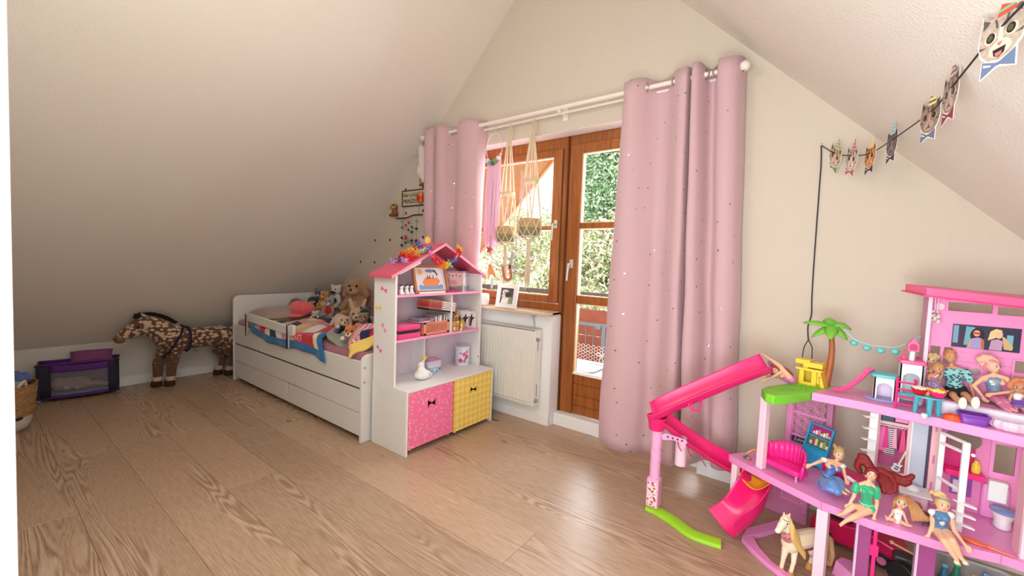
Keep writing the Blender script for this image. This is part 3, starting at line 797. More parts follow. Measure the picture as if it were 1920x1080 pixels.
g = G().add([(x, y, -.029) for x, y in P2] + [(x, y, .325) for x, y in P], [tuple(range(n - 1, -1, -1))] + [(i, (i + 1) % n, n + (i + 1) % n, n + i) for i in range(n)])
TUBM = mat('white_plastic_tub', (186, 198, 212), .4)
obj('bin', g, TUBM, tub, solid=.004)
obj('rim', G().tube([(x, y, .328) for x, y in P], .010, 8, closed=True), TUBM, tub)
# overhanging roof with boarded soffit
SOFF = mat('soffit_boards', (178, 112, 64), .6, grain=.25, gscale=7)
ov = bpy.data.objects.new('roof_overhang', None); COL.objects.link(ov); ov['kind'] = 'structure'; ov.location = (1.5, 1.0, 2.0); ORG['roof_overhang'] = V(ov.location)
YO = 1.78
for k in range(12):
    x0 = -.3 + k * (APX + .3) / 12; x1 = x0 + (APX + .3) / 12 - .006
    z = lambda x: ZK + TS * x
    for sgn in (0, 1):
        X = (lambda x: x) if sgn == 0 else (lambda x: RW - x)
        g = G().hexa([(X(x0), .30, z(x0)), (X(x1), .30, z(x1)), (X(x1), YO, z(x1)), (X(x0), YO, z(x0)), (X(x0), .30, z(x0) + .02), (X(x1), .30, z(x1) + .02), (X(x1), YO, z(x1) + .02), (X(x0), YO, z(x0) + .02)])
        obj('board', g, SOFF, ov)
for X in ((lambda x: x), (lambda x: RW - x)):
    z = lambda x: ZK + TS * x
    g = G().hexa([(X(-.4), .25, z(-.4) + .024), (X(APX), .25, APZ + .024), (X(APX), YO + .05, APZ + .024), (X(-.4), YO + .05, z(-.4) + .024), (X(-.4), .25, z(-.4) + .2), (X(APX), .25, APZ + .2), (X(APX), YO + .05, APZ + .2), (X(-.4), YO + .05, z(-.4) + .2)])
    obj('roof_deck', g, mat('roof_tiles_dark', (90, 70, 60), .8), ov)
    g = G().hexa([(X(-.4), YO, z(-.4) - .03), (X(APX), YO, APZ - .03), (X(APX), YO + .04, APZ - .03), (X(-.4), YO + .04, z(-.4) - .03), (X(-.4), YO, z(-.4) + .2), (X(APX), YO, APZ + .2), (X(APX), YO + .04, APZ + .2), (X(-.4), YO + .04, z(-.4) + .2)])
    obj('bargeboard', g, mat('bargeboard', (206, 150, 98), .6), ov)
# hillside
def leafy(name, spheres, n, size, cols, label, cat, group=None, stretch=1.0, seed=1):
    R = random.Random(seed); v = []; f = []; mi = []
    tot = sum(s[3] ** 2 for s in spheres)
    for sx, sy, sz, sr in spheres:
        for _ in range(int(n * sr * sr / tot)):
            d = V((R.gauss(0, 1), R.gauss(0, 1), R.gauss(0, 1))).normalized() * sr * R.uniform(.55, 1.08)
            p = V((sx, sy, sz)) + V((d.x, d.y, d.z * stretch))
            a = V((R.uniform(-1, 1), R.uniform(-1, 1), R.uniform(-1, 1))).normalized(); b2 = a.orthogonal().normalized()
            w = size * R.uniform(.6, 1.3); k = len(v)
            v += [tuple(p - a * w), tuple(p + b2 * w * .45), tuple(p + a * w), tuple(p - b2 * w * .45)]
            f.append((k, k + 1, k + 2, k + 3)); mi.append(R.randrange(len(cols)))
    me = bpy.data.meshes.new(name); c = V(spheres[0][:3]); me.from_pydata([tuple(V(p) - c) for p in v], [], f)
    for q in cols: me.materials.append(q)
    me.polygons.foreach_set('material_index', mi)
    o = bpy.data.objects.new(name, me); o.location = c; COL.objects.link(o); ORG[o.name] = c
    return o
GRASS = mat('hill_grass', (206, 204, 172), .95, grain=.25, gscale=6)
g = G(); rows = []
for i in range(26):
    y = 3.0 + i * 1.0; rows.append([(x, y, -3.4 + max(0, (y - 4.0)) * .72 + .25 * sin(x * 1.3 + y) + .15 * sin(x * 2.9 - y * 1.7)) for x in [-26 + 2 * k for k in range(24)]])
struct('terrain_hill', G().sheet(rows), GRASS)
LG = [mat('leaf_pale_%d' % i, c, .8) for i, c in enumerate([(196, 196, 160), (172, 184, 130), (222, 220, 196), (140, 152, 100), (170, 152, 124)])]
DG = [mat('leaf_dark_%d' % i, c, .8) for i, c in enumerate([(128, 160, 112), (104, 138, 92), (176, 196, 150), (82, 112, 78), (150, 170, 140)])]
R = random.Random(11)
sp = []
for k in range(110):
    x = R.uniform(-12, 4); y = R.uniform(6, 13); z = -3.4 + max(0, y - 4.0) * .72
    sp.append((x, y, z + .35, R.uniform(.5, 1.0)))
for k in range(16): sp.append((-2.2 + .2 * k, R.uniform(8.3, 9.0), R.uniform(.8, 2.1), R.uniform(.5, .8)))
o = leafy('undergrowth', sp, 56000, .075, LG, '', '', seed=3)
o['kind'] = 'stuff'; tag(o, 'pale sunlit scrub covering the hillside outside the window', 'undergrowth')
tree = thing('conifer_tree', 'green conifer tree on the hillside seen through upper door pane', 'tree', (-.9, 9.5, .6))
t = leafy('needles', [(-.75, 9.4, 4.2, 1.0), (-.5, 9.2, 3.3, 1.05), (-.9, 9.3, 5.3, .85), (-.2, 9.5, 4.8, .8), (-.1, 9.4, 3.5, .85), (-.7, 9.4, 6.4, .7), (.3, 9.6, 4.2, .8), (-1.0, 9.3, 3.6, .6)], 30000, .062, DG, '', '', seed=5)
t.parent = tree; t.location = V(t.location) - V(tree.location); t['kind'] = 'stuff'
obj('trunk', G().tube([(-.7, 9.6, .3), (-.7, 9.6, 6.4)], [.16, .04], 8), mat('bark', (90, 76, 62), .9), tree)
# ================================================================ BED
BEDW = mat('bed_white_lacquer', (234, 232, 230), 0.4)
bed = thing('bed', 'white captain bed with a pull-out and two drawers under the sloped ceiling', 'bed', (1.47, -.6, 0))
BX0, BX1, BF, BB = .425, 2.515, -1.073, -.178
hb = rrect(BF, BB, 0, .80, .055, 6, (1, 1, 0, 0))
obj('headboard', G().prism(hb, .022, T(BX0, 0, 0) @ YZ), BEDW, bed, bevel=.003)
obj('footboard', G().prism(rrect(BF, BB, 0, .572, .055, 6, (1, 1, 0, 0)), .022, T(BX1 - .022, 0, 0) @ YZ), BEDW, bed, bevel=.003)
obj('side_rail', G().box(BX0 + .022, BX1 - .022, BF + .004, BF + .026, .357, .528), BEDW, bed, bevel=.003)
obj('back_rail', G().box(BX0 + .022, BX1 - .022, BB - .022, BB, .2, .62), BEDW, bed, bevel=.003)
tf = obj('pull_out_front', G().box(BX0 + .028, BX1 - .028, BF + .006, BF + .024, .191, .342), BEDW, bed, bevel=.003)
obj('inner_shadow_board', G().box(BX0 + .03, BX1 - .03, BF + .08, BF + .09, .03, .36), BEDW, bed)
obj('slat_base', G().box(BX0 + .022, BX1 - .022, BF + .03, BB - .02, .40, .43), BEDW, bed)
for x0, x1 in ((BX0 + .028, 1.492), (1.5, BX1 - .028)):
    obj('drawer_front', G().box(x0, x1, BF + .006, BF + .024, .038, .186), BEDW, bed, bevel=.003)
for z in (.49, .395): obj('bolt_cap', G().tube([(BX1 - .001, -1.052, z), (BX1 + .004, -1.052, z)], .008, 12), mat('bolt_grey', (176, 178, 178), .4), bed)
MAUVE = mat('mauve_jersey', (168, 104, 122), .9, sheen=.4, bump=.15, bscale=300)
mt = tag(obj('mattress', G().box(BX0 + .024, BX1 - .026, BF + .030, BB - .024, .432, .575), MAUVE, loc=(1.47, -.6, .43), bevel=.03, segs=3), 'mattress in a mauve fitted sheet lying in the white bed', 'mattress')
bc = tag(obj('bed_bolster', G().prism(rrect(.60, 1.92, .58, .892, .03, 4), .055, T(0, -.118, 0) @ XZ), mat('mauve_upholstery', (186, 138, 136), .9, sheen=.3), loc=(1.5, -.07, .58), bevel=.012), 'long mauve padded cushion board along the wall behind the plush toys', 'cushion')
# guard rail clamped on the side
gr = thing('bed_guard_rail', 'white wooden guard board clamped to the side of bed', 'guard rail', (1.14, -1.06, .53))
g = G().add([(.735, -1.088, .60), (1.60, -1.088, .572), (1.60, -1.068, .572), (.735, -1.068, .60), (.735, -1.088, .672), (1.60, -1.088, .645), (1.60, -1.068, .645), (.735, -1.068, .672)], [(3, 2, 1, 0), (4, 5, 6, 7), (0, 1, 5, 4), (1, 2, 6, 5), (2, 3, 7, 6), (3, 0, 4, 7)])
obj('board', g, WHITE, gr, bevel=.006)
STEEL = mat('dark_steel_strap', (84, 84, 90), .35, metal=.8)
for x in (.775, 1.545):
    obj('strap', G().box(x - .006, x + .006, -1.095, -1.089, .47, .655), STEEL, gr)
    obj('strap', G().box(x + .03, x + .042, -1.098, -1.092, .485, .60), mat('pale_strap', (206, 206, 206), .4), gr)
obj('end_block', G().box(1.575, 1.64, -1.09, -1.066, .582, .662), WHITE, gr, bevel=.006)

# pillow
def cushion(name, label, cat, c, sx, sy, sz, m, rz=0, tilt=0):
    n = 12; rows = []
    M = T(*c) @ RZ(rz) @ RX(tilt)
    top = []; bot = []
    for i in range(n + 1):
        r1 = []; r2 = []
        for j in range(n + 1):
            u = -1 + 2 * i / n; v = -1 + 2 * j / n
            h = (max(0, 1 - u ** 4) * max(0, 1 - v ** 4)) ** .5
            pin = 1 - .07 * (1 - abs(u)) * (abs(v) ** 3) ; pin2 = 1 - .07 * (1 - abs(v)) * (abs(u) ** 3)
            w = .05 * sin(u * 5 + v * 3) * h
            r1.append((u * sx * pin2, v * sy * pin, (h + w) * sz)); r2.append((u * sx * pin2, v * sy * pin, -h * sz * .7))
        top.append(r1); bot.append(r2)
    g = G().sheet(top, M); g.sheet(bot, M)
    o = obj(name, g, m, loc=c, smooth=80)
    return tag(o, label, cat)
cushion('pillow', 'grey-beige pillow lying at the head end of the bed', 'pillow', (.72, -.72, .625), .19, .29, .07, mat('taupe_pillow', (176, 158, 148), .9, sheen=.3), .15)
TEALB = mat('teal_grey_cloth', (112, 150, 140), .9, sheen=.3)

# patchwork quilt
PATCH = [('red', (200, 24, 44)), ('navy', (26, 36, 84)), ('cream', (240, 222, 190)), ('rose', (222, 140, 168)), ('yellow', (244, 208, 110)), ('blue', (30, 110, 170)), ('gingham', (214, 110, 124)), ('wheat', (220, 186, 146)), ('white', (240, 234, 232)), ('teal', (70, 150, 150)), ('floral', (226, 60, 84))]
PM = [mat('patch_' + a, c, .9, sheen=.2, grain=.12 if a not in ('gingham', 'floral') else .0, gscale=60, bump=.2, bscale=250) for a, c in PATCH]
PM[6] = weave_mat('patch_gingham_check', (240, 214, 214), (190, 60, 84), 90, 90)
PM[10] = spots_mat('patch_floral_print', (216, 36, 62), (250, 214, 216), 70, .35, .9)
PI = {a: i for i, (a, c) in enumerate(PATCH)}
def drape(p, y0=-1.068, zt=.585, wr=1.0):
    x, y = p
    z = zt + wr * (.012 * sin(x * 11 + y * 7) + .010 * sin(x * 5 - y * 17) + .005 * sin(x * 29 + y * 3))
    if y < y0 + .02:
        e = (y0 + .02 - y); a = min(e / .05, 1) * pi / 2
        if e < .05: return (x, y0 + .02 - .03 * sin(a), z - .03 * (1 - cos(a)))
        return (x, y0 - .012 - .010 * (1 + sin(x * 22)) * min(1, (e - .05) * 9), zt - .03 - (e - .05))
    return (x, y, z)
def quilt(name, label, c4, nu, nv, pat, zt, wr=1.0, back=None):
    FR, FL, BL, BR = [V((*p, 0)) for p in c4]
    rows = []
    for j in range(nv + 1):
        v = j / nv; row = []
        for i in range(nu + 1):
            u = i / nu
            p = FR.lerp(FL, u).lerp(BR.lerp(BL, u), v); p.x += .015 * sin(v * 9 + u * 4); p.y += .02 * sin(u * 7)
            row.append(drape((p.x, p.y), zt=zt, wr=wr))
        rows.append(row)
    g = G().sheet(rows, mi=lambda j, i: pat((i + .5) / nu, (j + .5) / nv))
    o = obj(name, g, PM, loc=(1.5, -.7, zt), smooth=80, solid=.014, offset=1)
    return tag(o, label, 'quilt')
STR = ['red', 'red', 'cream', 'navy', 'yellow', 'wheat', 'rose', 'navy', 'wheat', 'yellow', 'rose', 'navy', 'red', 'blue']
def qpat(u, v):
    # border, then the big red band near the right edge, then stripes across the bed
    if v < .07 or u < .05: return PI['blue']
    if u < .105: return PI[['cream', 'cream', 'cream', 'rose', 'rose', 'navy', 'navy', 'blue'][min(7, int(v * 8))]]
    if u < .26: return PI['red']
    if u < .36:
        return PI[['floral', 'floral', 'white', 'white', 'red', 'navy', 'wheat', 'wheat'][min(7, int(v * 8))]]
    if v < .19: return PI[['wheat', 'rose', 'white', 'navy', 'cream', 'red', 'gingham', 'teal'][int((u - .36) / .08) % 8]]
    if v < .25 : return PI['wheat']
    k = (v - .25) / .75
    if k < .18: return PI[['navy', 'wheat', 'wheat', 'navy', 'wheat', 'yellow'][int(u * 12) % 6]]
    if k < .3: return PI[['rose', 'rose', 'navy', 'rose', 'wheat'][int(u * 10) % 5]]
    if k < .42: return PI[['wheat', 'wheat', 'navy', 'yellow'][int(u * 9) % 4]]
    if k < .55: return PI[['cream', 'rose', 'yellow'][int(u * 9) % 3]]
    if k < .68: return PI['navy']
    if k < .80: return PI['rose'] if int(u * 8) % 2 else PI['cream']
    if k < .93: return PI['red']
    return PI['blue']
quilt('patchwork_quilt', 'colourful patchwork quilt with blue border spread over the bed and hanging over its side', [(2.10, -1.215), (.86, -1.17), (.80, -.30), (1.42, -.32)], 74, 60, qpat, .606)
quilt('folded_bedspread', 'sage green cloth bunched on the mattress beside the quilt corner', [(2.28, -1.03), (1.98, -1.02), (1.80, -.72), (2.15, -.66)], 14, 12, lambda u, v: 0, .60, 2.2).data.materials.clear()
SAGE = mat('sage_cloth', (150, 156, 138), .9, sheen=.3)
so = bpy.data.objects['folded_bedspread']; so.data.materials.append(SAGE); so['category'] = 'blanket'
so.data.polygons.foreach_set('material_index', [0] * len(so.data.polygons))
# second patchwork piece heaped up against the foot end
rows = []
for j in range(13):
    v = j / 12; row = []
    for i in range(13):
        u = i / 12
        a = V((2.40, -1.10, .545)); b2 = V((2.478, -.93, .64)); c = V((2.474, -.86, .815)); d = V((2.27, -1.0, .69))
        p = a.lerp(b2, u).lerp(d.lerp(c, u), v); p += V((-.01 * sin(u * 9 + v * 5), .012 * sin(v * 8), .01 * sin(u * 7)))
        row.append(tuple(p))
    rows.append(row)
def p2(j, i):
    v = j / 12; u = i / 12
    if v < .36: return PI['yellow']
    if v < .70: return PI[['gingham', 'navy', 'red', 'navy'][min(3, int(u * 3.2))]]
    return PI['gingham']
tag(obj('patchwork_throw', G().sheet(rows, mi=p2), PM, loc=(2.42, -.98, .6), smooth=80, solid=.018, offset=-1), 'yellow bordered gingham patchwork throw heaped at the foot end', 'throw')

# ---------------------------------------------------------------- plush toys
EYE = mat('toy_eye_black', (14, 12, 14), .15)
NOSE = mat('toy_nose', (60, 40, 38), .4)
def fur(name, c, c2=None): return mat('fur_' + name, c, .95, sheen=.6, grain=.18, gscale=90, bump=.6, bscale=240)
def plush(name, label, cat, c, s, c1, c2, yaw, ears='round', lie=False, extra=None, voxel=.006):
    """a sitting or lying soft toy facing local -y"""
    M = T(*c) @ RZ(yaw)
    P = lambda x, y, z: tuple(M @ V((x * s, y * s, z * s)))
    R3 = RZ(yaw)
    root = thing(name, label, cat, c, 'plush toys heaped on the bed')
    f1 = fur(name + '_a', c1) if not bpy.data.materials.get('fur_%s_%s' % (name, c1)) else None
    f2 = fur(name + '_b', c2)
    pr = []
    if lie:
        pr += [('c', P(0, -.25, .26), P(0, .45, .28), .25 * s, .27 * s)]
        H = (0, -.62, .36)
        for sx in (-1, 1):
            pr += [('c', P(.16 * sx, -.3, .2), P(.26 * sx, -.78, .10), .11 * s, .09 * s), ('c', P(.2 * sx, .5, .2), P(.36 * sx, .2, .09), .13 * s, .10 * s)]
        pr += [('c', P(0, .6, .3), P(.1, .95, .15), .07 * s, .04 * s)]
    else:
        pr += [('c', P(0, 0, .27), P(0, .0, .55), .27 * s, .19 * s)]
        H = (0, -.05, .88)
        for sx in (-1, 1):
            pr += [('c', P(.18 * sx, -.08, .56), P(.32 * sx, -.28, .30), .095 * s, .08 * s), ('c', P(.16 * sx, -.1, .14), P(.26 * sx, -.52, .10), .13 * s, .11 * s)]
    hx, hy, hz = H
    pr += [('b', P(hx, hy, hz), (.27 * s, .25 * s, .24 * s), R3), ('b', P(hx, hy - .2, hz - .07), (.14 * s, .16 * s, .11 * s), R3), ('c', P(hx, hy, hz - .1), P(0, hy + .2 if lie else 0, .5 if not lie else .3), .18 * s, .18 * s)]
    for sx in (-1, 1):
        if ears == 'round': pr.append(('b', P(hx + .2 * sx, hy + .03, hz + .2), (.09 * s, .05 * s, .09 * s), R3))
        elif ears == 'long': pr.append(('c', P(hx + .14 * sx, hy + .03, hz + .18), P(hx + .26 * sx, hy + .1, hz + .52), .07 * s, .06 * s))
        elif ears == 'flop': pr.append(('c', P(hx + .22 * sx, hy, hz + .12), P(hx + .31 * sx, hy - .05, hz - .2), .07 * s, .085 * s))
        elif ears == 'point': pr.append(('c', P(hx + .15 * sx, hy, hz + .15), P(hx + .2 * sx, hy, hz + .36), .085 * s, .02 * s))
    blob('body', pr, bpy.data.materials['fur_' + name + '_a'] if f1 is None else f1, root, voxel)
    obj('muzzle', G().ball(P(hx, hy - .25, hz - .09), (.135 * s, .125 * s, .10 * s), 14, R=R3), f2, root, smooth=80)
    for sx in (-1, 1): obj('eye', G().ball(P(hx + .11 * sx, hy - .225, hz + .06), .038 * s, 10), EYE, root, smooth=80)
    obj('nose', G().ball(P(hx, hy - .37, hz - .04), (.05 * s, .035 * s, .035 * s), 10, R=R3), NOSE, root, smooth=80)
    if not lie: obj('belly_patch', G().ball(P(0, -.16, .34), (.17 * s, .13 * s, .19 * s), 14, R=R3), f2, root, smooth=80)
    else:
        for sx in (-1, 1): obj('paw', G().ball(P(.265 * sx, -.82, .10), (.10 * s, .09 * s, .085 * s), 10, R=R3), f2, root, smooth=80)
    return root
plush('plush_dog', 'small grey-brown plush dog lying near the pillow', 'plush toy', (.53, -.54, .675), .15, (128, 104, 96), (168, 146, 136), 1.1, 'flop', True)
plush('plush_panda', 'black and white plush panda sitting on top of the plush heap', 'plush toy', (.77, -.24, .66), .21, (226, 214, 206), (40, 36, 42), .5, 'round')
plush('plush_husky', 'grey and black plush husky squeezed in beside the panda', 'plush toy', (.61, -.34, .66), .16, (88, 92, 108), (214, 210, 208), .7, 'point')
plush('plush_lion', 'golden plush lion leaning in the middle of the heap', 'plush toy', (.84, -.40, .655), .17, (196, 140, 72), (220, 180, 120), .4, 'round')
plush('plush_raccoon', 'grey plush raccoon in a red shirt sitting in front of lion', 'plush toy', (1.06, -.47, .615), .165, (150, 138, 136), (226, 218, 212), .6, 'round')
shirt = bpy.data.objects['plush_raccoon']
obj('red_shirt', G().ball((1.06, -.47, .615 + .06), (.052, .050, .052), 16), mat('red_shirt_cloth', (196, 32, 34), .9), shirt, smooth=80)
plush('plush_black_dog', 'black plush dog behind the raccoon', 'plush toy', (.75, -.47, .61), .16, (40, 40, 48), (210, 200, 196), .9, 'flop')
plush('plush_white_mouse', 'small whitish plush mouse lying beside the pink plush', 'plush toy', (.98, -.56, .612), .11, (214, 200, 200), (240, 228, 226), .9, 'round', True, voxel=.004)
plush('plush_bear', 'large brown plush bear slumped against the mauve cushion', 'plush toy', (1.20, -.27, .60), .34, (166, 124, 84), (186, 146, 106), .55, 'flop')
plush('plush_rabbit', 'beige plush rabbit lying across the brown bear', 'plush toy', (1.56, -.48, .62), .24, (198, 166, 138), (222, 198, 174), .9, 'long', True)
plush('plush_sheep', 'cream plush lamb stretched out below the beige rabbit', 'plush toy', (1.64, -.70, .615), .18, (206, 174, 152), (232, 208, 190), 1.2, 'flop', True)
plush('plush_badger', 'black and white plush badger beside bookcase', 'plush toy', (1.93, -.66, .61), .17, (44, 44, 56), (230, 224, 220), .8, 'round')
plush('plush_hedgehog', 'brown plush hedgehog close to bookcase wall', 'plush toy', (2.02, -.74, .605), .15, (140, 108, 84), (190, 160, 130), .8, 'round')
plush('plush_fox', 'orange plush fox lying at the edge of quilt', 'plush toy', (2.14, -.88, .615), .17, (206, 112, 44), (244, 236, 228), .7, 'point', True)
# round pink plush
pk = thing('plush_pig', 'round coral pink plush with a flat brim lying on the quilt', 'plush toy', (.86, -.66, .61), 'plush toys heaped on the bed')
CORAL = fur('coral_pink', (238, 102, 112))
blob('body', [('b', (.87, -.66, .69), (.115, .10, .078)), ('b', (.84, -.72, .628), (.13, .09, .02)), ('b', (.95, -.62, .70), (.05, .05, .06))], CORAL, pk, .006)
obj('seam', G().tube(catm([(.80, -.72, .74), (.86, -.70, .768), (.93, -.66, .765)], 5), .003, 6), mat('coral_seam', (206, 70, 84), .9), pk)

# ================================================================ LEFT CORNER: TRAVEL COT, HORSE, BASKET
cot = thing('toy_travel_cot', 'purple and navy toy travel cot with mesh side by the knee wall', 'toy cot', (.13, -2.06, 0))
PURP = mat('purple_nylon', (92, 36, 128), .7); NAVY = mat('navy_nylon', (30, 28, 56), .7)
# front bottom edge runs from (.16,-2.27) to (.235,-1.845); depth goes towards the wall
A = V((.160, -2.27, 0)); B = V((.238, -1.845, 0)); U = (B - A).normalized(); N = V((-U.y, U.x, 0)); Wc = (B - A).length; D = .15
if N.x > 0: N = -N
def CP(s, d, z): return tuple(A + U * (s * Wc) + N * (d * D) + V((0, 0, z)))
ZT0, ZT1 = .30, .30
for s, d in ((0, 0), (1, 0), (0, 1), (1, 1)):
    q = V(CP(s, d, 0)); 
    obj('corner_post', G().tube([q + V((0, 0, .035)), q + V((0, 0, ZT0 - .01))], .011, 10), NAVY, cot)
    obj('corner_cap', G().ball(q + V((0, 0, ZT0 - .01)), (.018, .018, .014), 12), mat('cot_plastic_black', (36, 34, 44), .4), cot)
    obj('castor', G().ball(q + V((0, 0, .016)), (.014, .014, .016), 10), mat('castor_grey', (120, 118, 122), .3), cot)
def panel(nm, s0, s1, d0, d1, z0, z1, m, z0b=None, z1b=None, sag=0.0):
    rows = []
    for j in range(5):
        row = []
        for i in range(9):
            u = i / 8; z0_, z1_ = z0, z1
            row.append(CP(s0 + (s1 - s0) * u, d0 + (d1 - d0) * u, z0_ + (z1_ - z0_) * j / 4 - sag * sin(pi * u)))
        rows.append(row)
    return obj(nm, G().sheet(rows), m, cot, solid=.005, smooth=80)
panel('front_top_band', .13, .90, -.02, -.02, .235, .285, PURP, sag=.010)
panel('front_bottom_band', .02, .98, -.01, -.01, .034, .058, PURP, sag=.008)
panel('front_side_band', -.01, .15, -.02, -.02, .04, .295, NAVY); panel('front_side_band', .88, 1.01, -.02, -.02, .04, .295, NAVY)
panel('back_panel', 0, 1, 1, 1, .04, .29, PURP); panel('side_panel', 0, 0, 0, 1, .04, .28, NAVY); panel('side_panel', 1, 1, 0, 1, .04, .28, NAVY)
obj('floor_pad', G().hexa([CP(0, 0, .05), CP(1, 0, .05), CP(1, 1, .05), CP(0, 1, .05), CP(0, 0, .065), CP(1, 0, .065), CP(1, 1, .065), CP(0, 1, .065)]), mat('cot_pad_blue', (120, 164, 180), .8), cot)
m, nt, b = nmat('grey_mesh_fabric'); b.inputs['Base Color'].default_value = lin((150, 150, 160)); b.inputs['Alpha'].default_value = .32; b.inputs['Roughness'].default_value = .6
panel('mesh_window', .14, .89, -.015, -.015, .055, .24, m)
obj('top_rail', G().tube([CP(0, 0, ZT0 - .006), CP(1, 0, ZT0 - .006), CP(1, 1, ZT0 - .006), CP(0, 1, ZT0 - .006)], .008, 8, closed=True), PURP, cot)
doll1 = thing('baby_doll', 'bare baby doll lying inside the purple cot behind the mesh', 'doll', CP(.5, .45, .07))
SKINP = mat('baby_doll_vinyl', (206, 164, 146), .5)
cp = lambda s, d, z: CP(s, d, z)
blob('body', [('b', cp(.24, .4, .125), (.05, .05, .048)), ('c', cp(.36, .4, .12), cp(.54, .42, .115), .048, .05), ('c', cp(.58, .3, .095), cp(.72, .18, .10), .022, .018), ('c', cp(.72, .18, .10), cp(.86, .3, .085), .018, .013), ('c', cp(.58, .5, .095), cp(.74, .5, .105), .022, .018), ('c', cp(.74, .5, .105), cp(.86, .55, .085), .018, .013), ('c', cp(.36, .2, .11), cp(.48, .05, .09), .017, .013), ('c', cp(.36, .6, .11), cp(.5, .7, .09), .017, .013)], SKINP, doll1, .005)
cushion('small_pillow', 'mauve little pillow leaning out of the purple cot', 'pillow', CP(.66, .55, .315), .125, .06, .035, mat('plum_pillow', (136, 72, 116), .9), math.atan2(U.y, U.x), .9)
tag(obj('white_card', G().hexa([CP(.30, .02, .09), CP(.38, .02, .09), CP(.38, .06, .09), CP(.30, .06, .09), CP(.30, .02, .115), CP(.38, .02, .115), CP(.38, .06, .115), CP(.30, .06, .115)]), mat('white_card_paper', (226, 226, 228), .6), loc=CP(.34, .04, .09)), 'small white card lying in the cot beside the doll', 'card')

# --- large plush horse
horse = thing('plush_horse', 'large brown dappled plush horse standing by the knee wall', 'plush horse', (.2, -1.3, 0))
m, nt, b = nmat('dappled_horse_fur')
tc = nt.nodes.new('ShaderNodeTexCoord'); sp_ = nt.nodes.new('ShaderNodeSeparateXYZ'); nt.links.new(tc.outputs['Object'], sp_.inputs[0])
v = nt.nodes.new('ShaderNodeTexVoronoi'); v.inputs['Scale'].default_value = 42; v.inputs['Randomness'].default_value = .9
mpv = nt.nodes.new('ShaderNodeMapping'); mpv.inputs['Scale'].default_value = (1, .65, 1); nt.links.new(tc.outputs['Object'], mpv.inputs[0]); nt.links.new(mpv.outputs[0], v.inputs['Vector'])
nz = nt.nodes.new('ShaderNodeTexNoise'); nz.inputs['Scale'].default_value = 9; nt.links.new(tc.outputs['Object'], nz.inputs['Vector'])
# spot size grows towards back and face
hz_ = nt.nodes.new('ShaderNodeMapRange'); hz_.inputs[1].default_value = .16; hz_.inputs[2].default_value = .42; hz_.inputs[3].default_value = .05; hz_.inputs[4].default_value = .46
nt.links.new(sp_.outputs['Z'], hz_.inputs[0])
ad = nt.nodes.new('ShaderNodeMath'); ad.operation = 'MULTIPLY_ADD'; ad.inputs[1].default_value = .35; ad.inputs[2].default_value = -.14
nt.links.new(nz.outputs['Fac'], ad.inputs[0])
a2 = nt.nodes.new('ShaderNodeMath'); a2.operation = 'ADD'; nt.links.new(hz_.outputs[0], a2.inputs[0]); nt.links.new(ad.outputs[0], a2.inputs[1])
lt = nt.nodes.new('ShaderNodeMath'); lt.operation = 'LESS_THAN'; nt.links.new(v.outputs['Distance'], lt.inputs[0]); nt.links.new(a2.outputs[0], lt.inputs[1])
mx = nt.nodes.new('ShaderNodeMix'); mx.data_type = 'RGBA'; mx.inputs[6].default_value = lin((104, 74, 56)); mx.inputs[7].default_value = lin((212, 186, 158))
nt.links.new(lt.outputs[0], mx.inputs[0]); nt.links.new(mx.outputs[2], b.inputs['Base Color']); b.inputs['Roughness'].default_value = .95; b.inputs['Sheen Weight'].default_value = .2
HF = m
# skeleton: head at (.21,-1.80), withers (.2,-1.44), rump (.18,-1.0)
pr = [('c', (.19, -1.40, .412), (.18, -1.05, .405), .098, .098), ('b', (.20, -1.47, .395), (.098, .115, .13)), ('b', (.17, -1.02, .395), (.092, .09, .098)),
      ('c', (.20, -1.49, .44), (.195, -1.61, .555), .120, .082), ('c', (.195, -1.61, .555), (.195, -1.665, .58), .082, .072),
      ('c', (.198, -1.675, .570), (.207, -1.79, .490), .070, .048), ('b', (.207, -1.80, .478), (.044, .044, .044)), ('b', (.2, -1.69, .53), (.058, .062, .062)),
      # near front leg (to the room), far front leg
      ('c', (.235, -1.47, .36), (.245, -1.49, .20), .066, .044), ('c', (.245, -1.49, .20), (.247, -1.50, .07), .040, .034), ('c', (.247, -1.50, .05), (.248, -1.515, .03), .033, .032),
      ('c', (.175, -1.51, .36), (.19, -1.575, .20), .062, .042), ('c', (.19, -1.575, .20), (.20, -1.58, .07), .038, .033), ('c', (.20, -1.58, .05), (.20, -1.595, .03), .032, .031),
      # hind legs: thigh, hock, shank
      ('c', (.225, -1.02, .36), (.225, -1.06, .26), .072, .045), ('c', (.225, -1.06, .26), (.22, -1.0, .17), .040, .032), ('c', (.22, -1.0, .17), (.22, -1.02, .06), .030, .028), ('c', (.22, -1.03, .045), (.22, -1.045, .028), .031, .030),
      ('c', (.125, -1.05, .36), (.135, -1.11, .26), .070, .045), ('c', (.135, -1.11, .26), (.135, -1.06, .17), .040, .032), ('c', (.135, -1.06, .17), (.135, -1.085, .06), .030, .028), ('c', (.135, -1.095, .045), (.135, -1.11, .028), .031, .030)]
for sx in (-1, 1): pr.append(('c', (.197 + .03 * sx, -1.655, .63), (.197 + .036 * sx, -1.69, .672), .02, .006))
blob('body', pr, HF, horse, .007, 3)
HOOF = mat('dark_hoof_fur', (58, 38, 28), .95); SOCK = mat('cream_sock_fur', (206, 176, 158), .95)
for x, y in ((.248, -1.508), (.20, -1.588), (.22, -1.04), (.135, -1.105)):
    obj('hoof', G().lathe([(.030, 0), (.041, .004), (.040, .03), (.034, .052), (.02, .056)], 16, T(x, y, 0)), HOOF, horse, smooth=60)
    obj('sock', G().lathe([(.02, .050), (.036, .054), (.0365, .085), (.033, .092), (.02, .094)], 16, T(x, y + .008, 0)), SOCK, horse, smooth=60)
